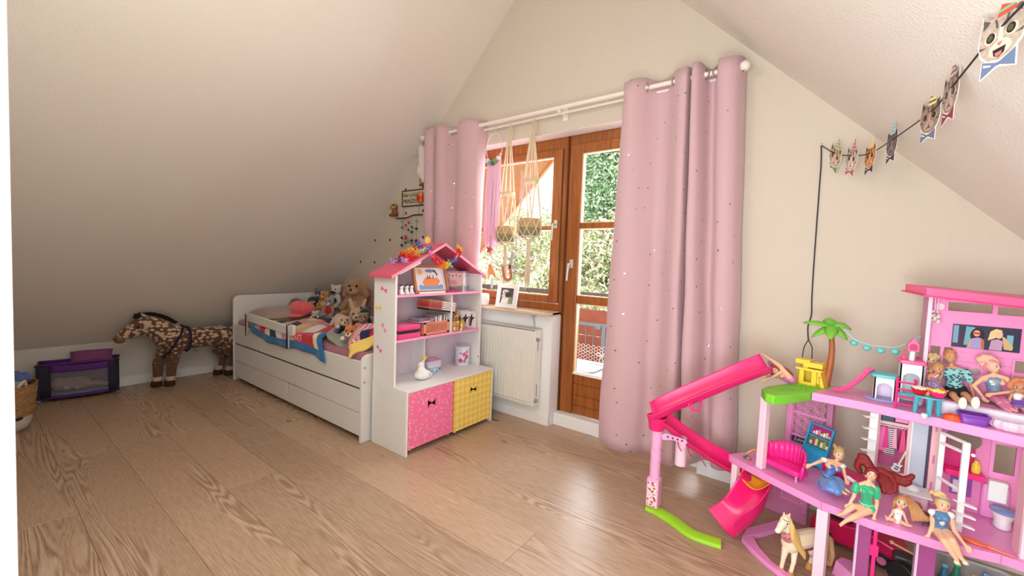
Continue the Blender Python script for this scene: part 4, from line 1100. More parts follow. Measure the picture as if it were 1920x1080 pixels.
g = G()
for k in range(46):
    t = k / 45; p = catm([(.197, -1.685, .638), (.196, -1.63, .645), (.197, -1.54, .61), (.2, -1.46, .545)], 15)[int(t * 44)]
    g.tube([p, p + V((RND.uniform(-.012, .012), .008, .022)), p + V((RND.uniform(-.02, .02), .03, .018))], [.009, .008, .003], 5)
obj('mane', g, mat('dark_mane', (34, 28, 26), .95), horse)['kind'] = 'stuff'
g = G().ball((.205 + .022, -1.712, .642), (.012, .03, .016), 10); g.ball((.2 - .01, -1.70, .655), (.03, .03, .012), 10)
obj('forelock', g, bpy.data.materials['dark_mane'], horse, smooth=80)['kind'] = 'stuff'
obj('eye', G().ball((.264, -1.715, .555), (.008, .014, .012), 10), EYE, horse, smooth=80)
obj('muzzle', G().ball((.207, -1.818, .464), (.045, .042, .038), 14), mat('tan_muzzle', (136, 104, 78), .95), horse, smooth=80)
obj('nostril', G().ball((.236, -1.848, .468), (.006, .006, .006), 8), EYE, horse, smooth=80)
HARN = mat('dark_harness', (40, 24, 52), .7); HRED = mat('red_harness', (130, 26, 48), .7)
def loop(c, ry, rz, tilt, r, rx=None):
    pts = []
    for k in range(28):
        a = 2 * pi * k / 28; pts.append((c[0] + ry * cos(a), c[1] + tilt * rz * sin(a), c[2] + rz * sin(a)))
    return G().tube(pts, r, 6, closed=True)
obj('girth_strap', loop((.197, -1.37, .405), .106, .110, .05, .010), HARN, horse)
obj('breast_strap', loop((.2, -1.48, .40), .118, .135, .55, .010), HARN, horse)
obj('back_strap', G().tube(catm([(.2, -1.45, .533), (.205, -1.41, .524), (.2, -1.365, .518)], 4), .011, 6), HRED, horse)
obj('buckle', G().tube([(.275, -1.345, .305), (.285, -1.33, .298), (.283, -1.315, .29)], .006, 6), METAL, horse)

for ch in horse.children:      # the toy leans a little into the room, clear of the slope
    for v_ in ch.data.vertices:
        dx = .012 + .17 * max(0, v_.co.z); v_.co.x += dx; v_.co.y -= .2 * (dx - .012)
# --- basket with cloths, half hidden by the door casing
bk = thing('laundry_basket', 'woven rattan basket with white painted base beside the door', 'basket', (.69, -2.475, 0))
m, nt, b = nmat('rattan_weave')
tc = nt.nodes.new('ShaderNodeTexCoord'); w = nt.nodes.new('ShaderNodeTexWave'); w.bands_direction = 'Z'; w.inputs['Scale'].default_value = 22; w.inputs['Distortion'].default_value = 3; w.inputs['Detail Scale'].default_value = 4
nt.links.new(tc.outputs['Object'], w.inputs['Vector']); cr = nt.nodes.new('ShaderNodeValToRGB'); cr.color_ramp.elements[0].color = lin((120, 84, 52)); cr.color_ramp.elements[1].color = lin((206, 164, 112))
nt.links.new(w.outputs['Fac'], cr.inputs[0]); nt.links.new(cr.outputs[0], b.inputs['Base Color']); b.inputs['Roughness'].default_value = .8
bu = nt.nodes.new('ShaderNodeBump'); bu.inputs['Strength'].default_value = .6; nt.links.new(w.outputs['Fac'], bu.inputs['Height']); nt.links.new(bu.outputs[0], b.inputs['Normal'])
prof = []
for k in range(22):
    z = .10 + k * .0095; prof.append((.142 + .028 * (z / .3) + (.003 if k % 2 else -.001), z))
obj('body', G().lathe(prof + [(prof[-1][0] - .012, prof[-1][1] + .003), (prof[-1][0] - .016, .27)], 30, T(.69, -2.475, 0)), m, bk, smooth=60)
obj('base', G().lathe([(.10, 0), (.118, .006), (.138, .05), (.143, .10), (.13, .104)], 30, T(.69, -2.475, 0)), mat('white_painted_rattan', (220, 216, 210), .8, bump=.6, bscale=90), bk, smooth=60)
obj('paw_patch', G().ball((.81, -2.41, .10), (.02, .03, .018), 10), BLACK, bk, smooth=80)
g = G().tube(catm([(.825, -2.42, .27), (.832, -2.395, .31), (.825, -2.38, .33), (.805, -2.37, .33), (.795, -2.365, .29)], 5), .008, 8)
obj('handle', g, ROPE, bk)
def rumple(name, label, c, r, m, seed):
    R = random.Random(seed); n = 20; rows = []
    for i in range(n + 1):
        row = []
        for j in range(n + 1):
            u = -1 + 2 * i / n; v = -1 + 2 * j / n; d = min(1, sqrt(u * u + v * v))
            row.append((c[0] + u * r, c[1] + v * r, c[2] + r * .35 * (1 - d * d) + .018 * sin(u * 6 + seed) * cos(v * 7 + seed)))
        rows.append(row)
    return tag(obj(name, G().sheet(rows), m, loc=c, smooth=80, solid=.01), label, 'cloth')
rumple('folded_cloth', 'light blue cloth bunched in the rattan basket', (.70, -2.46, .30), .10, mat('light_blue_cloth', (146, 190, 208), .9, sheen=.3), 1)
rumple('folded_cloth', 'denim blue cloth at the back of the rattan basket', (.65, -2.42, .325), .085, mat('denim_blue_cloth', (86, 104, 168), .9, sheen=.3), 4)
# ================================================================ WALL DECORATIONS BY THE BED
DOT = mat('bronze_dot_foil', (62, 40, 30), .5)
dots = [(.83, 1.146), (1.083, 1.146), (1.083, 1.374), (1.333, 1.377), (1.326, 1.622), (1.562, 1.857), (1.575, 1.631), (1.574, 1.391), (1.811, 1.866), (1.819, 1.645), (1.826, 1.402), (1.33, 1.146), (1.575, 1.15), (.83, .915)]
for i, (x, z) in enumerate(dots):
    o = obj('wall_dot', G().prism([(.012 * cos(2 * pi * k / 16), .014 * sin(2 * pi * k / 16)) for k in range(16)], .0012, T(x, 0, z) @ XZ), DOT, None, loc=(x, 0, z), smooth=0)
    row = ['top', 'second', 'third', 'fourth', 'lowest'][sum(1 for q in (1.75, 1.5, 1.26, 1.0) if z < q)]
    rank = sorted(q[0] for q in dots if abs(q[1] - z) < .05).index(x)
    tag(o, 'bronze dot decal on the gable wall, %s row of dots, %s from the left' % (row, ['first', 'second', 'third', 'fourth', 'fifth'][rank]), 'wall decal', 'bronze dot decals on the gable wall')
sg = thing('wall_sign', 'pale wooden sign with black German lettering on the gable wall', 'sign', (1.685, -.01, 1.77))
obj('board', G().box(1.53, 1.845, -.010, -.001, 1.695, 1.842), mat('sign_board', (206, 192, 168), .7), sg)
g = G()
SB = mat('sign_black', (38, 30, 28), .6)
for (x0, x1, z0, z1) in ((1.524, 1.85, 1.836, 1.845), (1.524, 1.85, 1.692, 1.701), (1.524, 1.533, 1.70, 1.838), (1.841, 1.85, 1.70, 1.838)): obj('border', G().box(x0, x1, -.014, -.001, z0, z1), SB, sg)
MS = Matrix(((1, 0, 0, 0), (0, 0, -1, -.0105), (0, 1, 0, 0), (0, 0, 0, 1)))
lettering('lettering', 'Hier schläft die', .052, SB, sg, T(1.685, 0, 1.797) @ MS, .0006, .35)
lettering('lettering', 'PRINZESSIN', .058, SB, sg, T(1.686, 0, 1.738) @ MS, .0006, 0, space=.95)
fl = thing('paper_flower', 'red and orange cloth flower pinned over the sign corner', 'flower', (1.81, -.03, 1.755))
for k in range(6):
    a = 2 * pi * k / 6; obj('petal', G().ball((1.812 + .022 * cos(a), -.03 - .004 * (k % 2), 1.76 + .028 * sin(a)), (.024, .008, .026), 10), mat('petal_' + str(k), [(214, 40, 34), (240, 140, 50), (244, 160, 60), (200, 24, 30), (220, 60, 40), (236, 120, 40)][k], .8), fl, smooth=80)
mk = thing('monkey_figure', 'small bronze monkey figure hanging on the wall left of the sign', 'figurine', (1.435, -.03, 1.65))
BRZ = mat('bronze_metal', (150, 104, 60), .35, metal=.7)
blob('body', [('b', (1.432, -.035, 1.69), (.036, .03, .034)), ('c', (1.438, -.03, 1.66), (1.452, -.03, 1.625), .024, .027), ('c', (1.425, -.04, 1.65), (1.405, -.045, 1.612), .011, .009), ('c', (1.46, -.035, 1.65), (1.478, -.04, 1.62), .011, .009), ('c', (1.44, -.035, 1.615), (1.415, -.045, 1.605), .013, .010), ('b', (1.398, -.03, 1.70), (.012, .01, .014)), ('b', (1.466, -.03, 1.70), (.012, .01, .014))], BRZ, mk, .0035)
obj('face', G().ball((1.430, -.058, 1.686), (.022, .012, .020), 12), mat('pale_bronze', (206, 160, 104), .3, metal=.6), mk, smooth=80)
for sx in (-1, 1): obj('eye', G().ball((1.430 + sx * .009, -.069, 1.692), .004, 8), EYE, mk, smooth=80)
mb = thing('bead_mobile', 'twig with hanging threads of coloured beads below the sign', 'mobile', (1.65, -.02, 1.58))
obj('twig', G().tube(catm([(1.455, -.022, 1.585), (1.52, -.022, 1.583), (1.60, -.022, 1.583), (1.65, -.022, 1.592), (1.72, -.022, 1.607), (1.835, -.022, 1.605)], 5), [.006] * 26, 8), mat('dark_twig', (52, 36, 28), .8), mb)
for (x0, z0, x1, z1) in ((1.565, 1.695, 1.545, 1.585), (1.775, 1.695, 1.775, 1.607)): obj('hanging_cord', G().tube([(x0, -.012, z0), (x1, -.02, z1)], .0016, 5), CORDM, mb)
cols = {'g': (76, 104, 84), 'p': (214, 60, 90), 'b': (70, 84, 104), 'k': (36, 32, 36), 't': (120, 150, 150), 'l': (132, 178, 110)}
BM = {k: mat('bead_' + k, c, .6) for k, c in cols.items()}
for x, L, bs in ((1.545, .28, [(.03, 'l'), (.09, 'g'), (.19, 'k'), (.26, 'k')]), (1.60, .30, [(.07, 'p'), (.175, 'p'), (.195, 'p'), (.235, 'g')]), (1.64, .24, [(.045, 'p'), (.115, 'b'), (.22, 't')]), (1.69, .25, [(.09, 'b'), (.135, 'k'), (.215, 'k'), (.24, 't')]), (1.755, .28, [(.035, 't'), (.105, 'k'), (.215, 'k'), (.23, 'k')])):
    obj('thread', G().tube([(x, -.022, 1.585), (x, -.022, 1.585 - L)], .0014, 5), CORDM, mb)
    for dz, c in bs: obj('bead', G().ball((x, -.022, 1.585 - dz), (.014, .012, .012), 10), BM[c], mb, smooth=80)
# white plush hanging on the rod end
wb = thing('fluffy_charm', 'white fluffy plush hanging beside the narrow curtain', 'plush toy', (1.85, -.06, 2.05))
blob('body', [('c', (1.835, -.045, 2.20), (1.86, -.05, 2.06), .034, .038), ('b', (1.87, -.06, 1.99), (.06, .045, .075)), ('b', (1.90, -.06, 1.91), (.03, .03, .03)), ('c', (1.90, -.045, 2.19), (1.89, -.05, 2.06), .03, .034)], mat('white_fluff', (232, 222, 214), .98, sheen=.6, bump=1.0, bscale=120), wb, .006)
for dx in (0, .03): obj('foot', G().ball((1.832 + dx, -.05, 1.868 + dx * .3), (.014, .014, .012), 8), mat('dusty_red_felt', (140, 70, 66), .9), wb, smooth=80)
obj('leg', G().tube([(1.825, -.05, 1.93), (1.83, -.05, 1.87)], .004, 6), bpy.data.materials['dusty_red_felt'], wb)
obj('cord', G().tube([(1.865, -.05, 2.22), (1.912, -.085, 2.262)], .002, 5), CORDM, wb)

# ================================================================ DOLLHOUSE BOOKCASE
bkc = thing('bookcase', 'white house-shaped bookcase with a pink roof at the foot of bed', 'bookcase', (2.7, -.6, 0))
CX0, CX1, CY0, CY1, CZ, XU, ZU = 2.537, 2.882, -1.009, -.202, .402, 2.752, 1.105
for y in (CY0, CY1 - .016): obj('base_side', G().box(CX0, CX1, y, y + .016, 0, CZ - .014), WHITE, bkc, bevel=.0015)
obj('base_top', G().box(CX0, CX1 + .002, CY0, CY1, CZ - .014, CZ), WHITE, bkc, bevel=.0015)
obj('base_bottom', G().box(CX0, CX1 - .03, CY0 + .016, CY1 - .016, .03, .044), WHITE, bkc)
obj('base_divider', G().box(CX0, CX1 - .03, -.617, -.605, .044, CZ - .014), WHITE, bkc)
for y in (CY0 + .004, CY1 - .02): obj('side_panel', G().box(CX0, XU, y, y + .016, CZ, ZU), WHITE, bkc, bevel=.0015)
# back panel with pointed top
obj('back_panel', G().prism([(CY0 + .01, CZ), (CY1 - .01, CZ), (CY1 - .01, ZU), (-.605, 1.292), (CY0 + .01, ZU)], .008, T(CX0, 0, 0) @ YZ), mat('lilac_white_back', (226, 214, 226), .5), bkc)
for y0, y1 in ((-1.005, -.962), (-.262, -.202)): pass
obj('gable_front', G().prism([(-.99, 1.108), (-.80, 1.108 + .09), (-.80, 1.17), (-.96, 1.10)], .01, T(XU - .02, 0, 0) @ YZ), WHITE, bkc)
for z in (.957, .674): obj('shelf', G().box(CX0 + .008, XU - .002, CY0 + .02, CY1 - .02, z, z + .015), mat('shelf_pink_%d' % int(z * 100), (244, 168, 204), .45), bkc, bevel=.0015)
obj('divider', G().box(CX0 + .008, XU - .012, -.516, -.504, .689, .957), WHITE, bkc)
obj('divider', G().box(CX0 + .008, XU - .09, -.69, -.678, CZ, .674), WHITE, bkc)
for sgn in (-1, 1):
    yc, ye = -.605, (-.605 + sgn * .435); zc, ze = 1.312, 1.092
    t_ = .016; nx = (zc - ze); ny = .435; L = sqrt(nx * nx + ny * ny); oz = t_ * L / ny
    g = G().hexa([(CX0 - .01, yc, zc - oz), (XU + .008, yc, zc - oz), (XU + .008, ye, ze - oz), (CX0 - .01, ye, ze - oz), (CX0 - .01, yc, zc), (XU + .008, yc, zc), (XU + .008, ye, ze), (CX0 - .01, ye, ze)])
    rf = obj('roof', g, PINKROOF, bkc, bevel=.001)
    g = G().hexa([(XU + .0082, yc, zc - oz), (XU + .011, yc, zc - oz), (XU + .011, ye, ze - oz), (XU + .0082, ye, ze - oz), (XU + .0082, yc, zc), (XU + .011, yc, zc), (XU + .011, ye, ze), (XU + .0082, ye, ze)])
    obj('roof_edge', g, PINKEDGE, rf)
BH = .62
def bow(cy, cz, s, M):
    p = [(-1, .62), (-.8, .78), (-.28, .22), (0, .16), (.28, .22), (.8, .78), (1, .62), (1, -.62), (.8, -.78), (.28, -.22), (0, -.16), (-.28, -.22), (-.8, -.78), (-1, -.62)]
    return [(cy + s * a, cz + s * BH * b2) for a, b2 in p]
# two fabric bins
PINKB = spots_mat('pink_bow_print', (250, 118, 162), (254, 166, 196), 46, .3, .8, sheen=.1, soft=.08)
YELB = weave_mat('yellow_check_print', (250, 214, 96), (246, 226, 150), 70, 70)
m, nt, b = nmat('yellow_lattice_print')
tc = nt.nodes.new('ShaderNodeTexCoord'); mp = nt.nodes.new('ShaderNodeMapping'); mp.inputs['Rotation'].default_value = (radians(45), 0, 0); mp.inputs['Scale'].default_value = (0, 31, 31)
nt.links.new(tc.outputs['Object'], mp.inputs[0]); k_ = nt.nodes.new('ShaderNodeTexChecker'); k_.inputs['Scale'].default_value = 1; k_.inputs[1].default_value = lin((248, 208, 82)); k_.inputs[2].default_value = lin((250, 226, 138))
nt.links.new(mp.outputs[0], k_.inputs[0]); nt.links.new(k_.outputs[0], b.inputs['Base Color']); b.inputs['Roughness'].default_value = .8
YELB = m
for nm, lab, y0, y1, z0, m in (('storage_bin', 'pink storage bin with a black bow cut-out in the bookcase base', CY0 + .018, -.618, .038, PINKB), ('storage_bin', 'yellow storage bin with a black bow cut-out in the bookcase base', -.604, CY1 - .018, .030, YELB)):
    bn = thing(nm, lab, 'storage bin', (CX1, (y0 + y1) / 2, z0), 'storage bins in the bookcase')
    yc = (y0 + y1) / 2; zc = .285
    # front with a bow-shaped hole: outer frame bridged to the bow outline
    BH = 1.0; bo = bow(yc, zc, .035, None); BH = .62
    me = bmesh.new()
    def loopv(pts, x): return [me.verts.new((x, p[0], p[1])) for p in pts]
    for x in (CX1 - .012, CX1 + .001):
        a = loopv([(y0, z0), (y1, z0), (y1, CZ - .016), (y0, CZ - .016)], x); c = loopv(bo, x)
        e = [me.edges.new((a[i], a[(i + 1) % 4])) for i in range(4)] + [me.edges.new((c[i], c[(i + 1) % len(c)])) for i in range(len(c))]
        bmesh.ops.triangle_fill(me, edges=e, use_beauty=True)
    g = G(); me.verts.ensure_lookup_table(); g.add([tuple(q.co) for q in me.verts], [tuple(q.index for q in f.verts) for f in me.faces]); me.verts.index_update()
    nb = len(bo)
    g.f = []; g.mi = []; me.verts.index_update()
    for f in me.faces: g.f.append(tuple(q.index for q in f.verts)); g.mi.append(0)
    h = 4 + nb
    for i in range(nb): g.f.append((4 + i, 4 + (i + 1) % nb, h + 4 + (i + 1) % nb, h + 4 + i)); g.mi.append(0)
    for i in range(4): g.f.append((i, (i + 1) % 4, h + (i + 1) % 4, h + i)); g.mi.append(0)
    me.free()
    obj('front', g, m, bn, smooth=0)
    g = G().box(CX0 + .02, CX1 - .013, y0, y0 + .004, z0 + .012, CZ - .03); g.box(CX0 + .02, CX1 - .013, y1 - .004, y1, z0 + .012, CZ - .03); g.box(CX0 + .02, CX1 - .013, y0, y1, z0 + .012, z0 + .016); g.box(CX0 + .02, CX0 + .024, y0, y1, z0 + .012, CZ - .03)
    obj('box', g, mat('bin_inside_dark', (40, 16, 24), .9), bn)
    for dy in (y0 + .02, y1 - .03): obj('glide', G().box(CX1 - .02, CX1 - .008, dy, dy + .008, z0 - .012, z0), WHITE, bn)
# bow decals on the side panel
for i, (x, z, c, s, r) in enumerate(((2.64, 1.00, (236, 110, 160), .030, .3), (2.585, .88, (240, 214, 90), .030, -.1), (2.645, .76, (240, 150, 180), .030, .9), (2.60, .62, (236, 120, 160), .028, .6))):
    pts = bow(0, 0, s, None)
    obj('bow_decal', G().prism(pts, .0012, T(x, CY0 + .004, z) @ RY(r) @ XZ), mat('decal_%d' % i, c, .5), bkc, smooth=0)
obj('side_hole', G().tube([(2.745, CY1 - .0205, .47), (2.745, CY1 - .0215, .47)], .005, 8), BLACK, bkc)

# ---- things on the shelves
ZS1, ZS2, ZS0 = .972, .689, CZ
# tilted drawing in a wooden frame
df = thing('framed_drawing', "wooden framed child's drawing of a sun over a boat, leaning in the bookcase", 'picture frame', (2.66, -.68, ZS1))
Mw = T(2.735, -.68, ZS1 + .001) @ RY(radians(-14)) @ YZ @ T(0, 0, -.018)
WOODF = mat('frame_oak_brown', (168, 98, 58), .5)
W2, H2 = .150, .195
for (a0, a1, b0, b1) in ((-W2, W2, 0, .020), (-W2, W2, H2 - .018, H2), (-W2, -W2 + .018, .02, H2 - .018), (W2 - .018, W2, .02, H2 - .018)): obj('frame', G().box(a0, a1, b0, b1, 0, .018, Mw), WOODF, df, bevel=.002)
obj('paper', G().box(-W2 + .018, W2 - .018, .02, H2 - .018, .002, .006, Mw), mat('paper_lilac', (232, 218, 224), .7), df)
def fp(nm, pts, c, z, par=df, M=Mw, mn=None):
    g = G(); g.add([(x, y, z) for x, y in pts], [tuple(range(len(pts)))], M)
    k = mn or ('ink_%d_%d_%d' % c)
    return obj(nm, g, mat(k, c, .7), par, smooth=0)
fp('drawn_water', [(-.105, .028)] + [(-.105 + .21 * i / 12, .055 + .008 * (i % 2)) for i in range(13)] + [(.105, .028)], (110, 160, 200), .0064)
fp('drawn_boat', [(-.075, .075), (-.05, .05), (.06, .05), (.085, .085), (.06, .11), (.02, .10), (0, .115), (-.05, .105)], (232, 134, 84), .0066)
fp('drawn_sun', ell(-.085, .148, .020, .020), (220, 168, 84), .0066)
for k in range(11):
    a = 2 * pi * k / 11; fp('drawn_ray', [(-.085 + .024 * cos(a - .1), .148 + .024 * sin(a - .1)), (-.085 + min(.042, .042) * cos(a), .148 + .03 * sin(a)), (-.085 + .024 * cos(a + .1), .148 + .024 * sin(a + .1))], (206, 176, 130), .0065)
fp('drawn_cloud', ell(0, .155, .04, .012), (120, 130, 170), .0065); fp('drawn_bird', [(.03, .165), (.05, .16), (.07, .13), (.06, .115), (.055, .135), (.035, .15)], (52, 54, 84), .0067)
for x in (-.03, -.01, .02): fp('drawn_figure', [(x, .10), (x + .012, .10), (x + .008, .125), (x + .003, .125)], (90, 60, 50), .0068)
tag(obj('flat_box', G().box(2.738, 2.750, -.81, -.585, ZS1 + .0004, ZS1 + .013), WHITE, loc=(2.745, -.7, ZS1), bevel=.001), 'flat white box lying before the framed drawing', 'box')
for i, (y, c) in enumerate(((-.945, (40, 52, 56)), (-.905, (44, 40, 90)), (-.868, (70, 54, 120)))):
    o = thing('figurine', ['leftmost tiny dark green and white figurine on the upper bookcase shelf', 'middle tiny navy and white figurine on the upper bookcase shelf', 'tiny violet and white figurine nearest the framed drawing'][i], 'figurine', (2.735, y, ZS1), 'tiny figurines on the upper shelf')
    blob('body', [('c', (2.735, y, ZS1 + .014), (2.735, y, ZS1 + .03), .014, .011), ('b', (2.735, y, ZS1 + .048), (.012, .012, .012)), ('c', (2.74, y - .008, ZS1 + .006), (2.75, y - .008, ZS1 + .006), .006, .006), ('c', (2.74, y + .008, ZS1 + .006), (2.75, y + .008, ZS1 + .006), .006, .006)], mat('figure_white', (236, 230, 232), .4), o, .002)
    obj('cap', G().ball((2.732, y, ZS1 + .054), (.012, .0125, .011), 10), mat('figure_cap_%d' % i, c, .4), o, smooth=80)
    obj('wing', G().ball((2.742, y + .010, ZS1 + .028), (.006, .005, .012), 8), bpy.data.materials['figure_cap_%d' % i], o, smooth=80)
cd = thing('greeting_card', 'pink fairy greeting card propped behind the framed drawing', 'card', (2.58, -.52, ZS1))
obj('card', G().box(2.57, 2.574, -.56, -.46, ZS1 + .001, ZS1 + .125), mat('card_pink', (236, 206, 220), .6), cd)
Mc = T(2.5745, -.51, ZS1) @ YZ
fp('print', [(-.02, .03), (.015, .02), (.03, .075), (.01, .115), (-.015, .09)], (190, 140, 200), .0002, cd, Mc)
# standing picture book, slightly open
bo = thing('picture_book', 'open unicorn picture book standing on the upper bookcase shelf', 'book', (2.66, -.37, ZS1))
def bp2(y0, x0, y1, x1, h, nm):
    d = V((x1 - x0, y1 - y0, 0)).normalized(); n = V((d.y, -d.x, 0)) * .006
    if n.x < 0: n = -n
    p = [V((x0, y0, ZS1 + .001)), V((x1, y1, ZS1 + .001))]
    return p, n
CV = mat('book_cover_pink', (226, 182, 190), .5); PGE = mat('book_pages', (238, 228, 214), .8)
for (y0, x0, y1, x1, cc) in ((-.512, 2.64, -.398, 2.735, (222, 176, 178)), (-.396, 2.735, -.222, 2.63, (226, 226, 232))):
    p, n = bp2(y0, x0, y1, x1, .15, '')
    g = G().hexa([tuple(p[0]), tuple(p[1]), tuple(p[1] - n), tuple(p[0] - n)] + [tuple(q + V((0, 0, .148))) for q in (p[0], p[1], p[1] - n, p[0] - n)])
    cv = obj('cover', g, mat('cover_%d' % cc[2], cc, .5), bo)
    d = (p[1] - p[0]); L = d.length; d.normalize()
    Mb = Matrix(((d.x, 0, n.x / .006, p[0].x), (d.y, 0, n.y / .006, p[0].y), (0, 1, 0, p[0].z), (0, 0, 0, 1)))
    fp('print_frame', [(.0, .135), (L, .135), (L, .148), (0, .148)], (190, 130, 140), .0003, bo, Mb)
    fp('print_ground', [(.004, .004), (L - .004, .004), (L - .004, .045), (L * .5, .035), (.004, .05)], (150, 176, 170) if cc[2] > 200 else (140, 136, 120), .0003, bo, Mb)
    fp('print_pony', [(L * .25, .03), (L * .3, .03), (L * .32, .05), (L * .6, .05), (L * .62, .03), (L * .68, .03), (L * .7, .07), (L * .6, .085), (L * .4, .08), (L * .3, .11), (L * .22, .095)], (232, 210, 226) if cc[2] > 200 else (206, 150, 160), .0005, bo, Mb)
    for q in range(5): fp('print_star', [(L * (.15 + .17 * q) + .006 * cos(2 * pi * k / 6), .112 + .006 * (q % 2) + .006 * sin(2 * pi * k / 6)) for k in range(6)], (110, 80, 90), .0006, bo, Mb)
tag(obj('magenta_booklet', G().box(2.69, 2.742, -.555, -.42, ZS1 + .0006, ZS1 + .008).box(2.69, 2.742, -.55, -.425, ZS1 + .0095, ZS1 + .018), mat('magenta_cover', (176, 40, 110), .5), loc=(2.71, -.49, ZS1)), 'magenta booklet lying flat in front of the picture book', 'booklet')
# pink zip case
cs = thing('zip_case', 'hot pink fabric case with black zip on the middle bookcase shelf', 'case', (2.66, -.86, ZS2))
HOT = mat('hot_pink_fabric', (236, 64, 132), .7, sheen=.2)
obj('lower_shell', G().plan(rrect(2.60, 2.738, -.968, -.775, .03), ZS2 + .001, ZS2 + .034), HOT, cs, bevel=.006)
obj('zip_band', G().plan(rrect(2.603, 2.736, -.965, -.778, .03), ZS2 + .034, ZS2 + .050), BLACK, cs)
obj('upper_shell', G().plan(rrect(2.60, 2.738, -.968, -.775, .03), ZS2 + .050, ZS2 + .086), HOT, cs, bevel=.012, segs=3)
# salmon crate with lattice front
crt = thing('crate', 'salmon folding crate with slotted sides on the middle shelf', 'crate', (2.66, -.62, ZS2))
SAL = mat('salmon_plastic', (240, 150, 124), .45)
KX, KY0, KY1, KZ0, KZ1 = 2.73, -.752, -.522, ZS2 + .001, ZS2 + .088
obj('frame', G().box(KX - .006, KX, KY0, KY1, KZ1 - .012, KZ1), SAL, crt, bevel=.001); obj('frame', G().box(KX - .006, KX, KY0, KY1, KZ0, KZ0 + .016), SAL, crt, bevel=.001)
for y in (KY0, KY1 - .02): obj('frame', G().box(KX - .006, KX, y, y + .02, KZ0, KZ1), SAL, crt, bevel=.001)
for y in (KY0, KY1 - .006): obj('side_wall', G().box(2.59, KX - .006, y, y + .006, KZ0, KZ1), SAL, crt)
obj('rear_wall', G().box(2.59, 2.596, KY0, KY1, KZ0, KZ1), SAL, crt); obj('bottom', G().box(2.59, KX, KY0, KY1, KZ0, KZ0 + .004), SAL, crt)
zb = [KZ0 + .016, KZ0 + .0355, KZ0 + .0555, KZ1 - .012]
for z in zb[1:3]: obj('lattice_rail', G().box(KX - .005, KX - .001, KY0 + .02, KY1 - .02, z - .003, z + .003), SAL, crt)
for r_ in range(3):
    for k in range(21):
        y = KY0 + .024 + k * .0092; s = -1 if k < 10 else 1
        z0, z1 = zb[r_], zb[r_ + 1]
        g = G().hexa([(KX - .005, y - s * .004, z0), (KX - .001, y - s * .004, z0), (KX - .001, y - s * .004 + .0042, z0), (KX - .005, y - s * .004 + .0042, z0), (KX - .005, y + s * .004, z1), (KX - .001, y + s * .004, z1), (KX - .001, y + s * .004 + .0042, z1), (KX - .005, y + s * .004 + .0042, z1)])
        obj('lattice_bar', g, SAL, crt, smooth=0)
# CDs and cassettes in and on the crate
CDL = [((206, 180, 196), 0), ((120, 70, 60), 0), ((190, 110, 60), 0), ((226, 220, 226), 0), ((70, 80, 96), 0), ((230, 180, 170), 0), ((150, 170, 196), 0), ((240, 236, 236), 0), ((200, 90, 60), 0), ((90, 70, 110), 0), ((226, 206, 140), 0), ((140, 60, 70), 0), ((200, 200, 210), 0)]
lab = ['lilac', 'brown', 'orange', 'white', 'slate', 'rose', 'pale blue', 'ivory', 'rust', 'violet', 'straw yellow', 'dark red', 'silver']
for k in range(11):
    y = -.655 + k * .0112; c = CDL[(k + 2) % 13][0]; nm = lab[(k + 2) % 13]
    o = thing('disc_case', '%s disc case standing upright in the salmon crate' % nm, 'disc case', (2.66, y, KZ0 + .004), 'disc cases in the crate')
    h = .118 + .004 * (k % 3)
    obj('case', G().box(2.605, 2.722, y, y + .010, KZ0 + .0045, KZ0 + h), mat('disc_case_%d' % k, c, .3), o, bevel=.001)
    obj('spine_label', G().box(2.7222, 2.7226, y + .002, y + .008, KZ0 + .03, KZ0 + h - .012), mat('disc_label_%d' % k, tuple(min(255, q + 40) for q in c[::-1]), .4), o)
for k in range(2):
    o = thing('disc_case', ['grey lilac disc case lying flat at left of crate', 'mauve disc case lying flat at left of crate, upper one'][k], 'disc case', (2.66, -.745, KZ1 + k * .013), 'disc cases in the crate')
    obj('case', G().box(2.615, 2.735, -.80 + .01 * k, -.672 + .006 * k, KZ1 + .002 + k * .0135, KZ1 + .014 + k * .0135), mat('flat_case_%d' % k, [(168, 140, 158), (150, 136, 170)][k], .3), o, bevel=.001)
    obj('spine_label', G().box(2.7352, 2.7356, -.77, -.70, KZ1 + .004 + k * .0135, KZ1 + .012 + k * .0135), mat('flat_label_%d' % k, [(226, 190, 200), (120, 70, 90)][k], .4), o)
Mt = T(2.67, -.595, KZ1 + .062) @ RX(radians(-9))
sc_ = [(30, 28, 30), (196, 120, 96), (190, 60, 60), (200, 76, 72), (206, 110, 86), (214, 140, 110)]
nms = ['black book at the bottom of the tilted stack above the crate', 'beige red book second from the bottom of tilted stack', 'dark red book third from bottom of the tilted stack', 'red book in the middle of the tilted stack', 'coral book second from top of the tilted stack', 'orange book topmost of the tilted stack above crate']
for k in range(6):
    o = thing('small_book', nms[k], 'book', tuple(Mt @ V((0, 0, k * .0125))), 'tilted stack of small books')
    obj('cover', G().box(-.06, .062, -.125 + .004 * (k == 0), .125, k * .0125 + .0005, k * .0125 + .0120, Mt), mat('stack_cover_%d' % k, sc_[k], .5), o, bevel=.0008)
    if k:
        obj('page_block', G().box(.0622, .0628, -.012, .123, k * .0125 + .0022, k * .0125 + .0104, Mt), mat('stack_pages_%d' % k, (238, 230, 232), .7), o)
        obj('spine_band', G().box(.0622, .0628, -.118, .0, k * .0125 + .0035, k * .0125 + .0075, Mt), mat('stack_band_%d' % k, tuple(int(q * .65) for q in sc_[k]), .5), o)
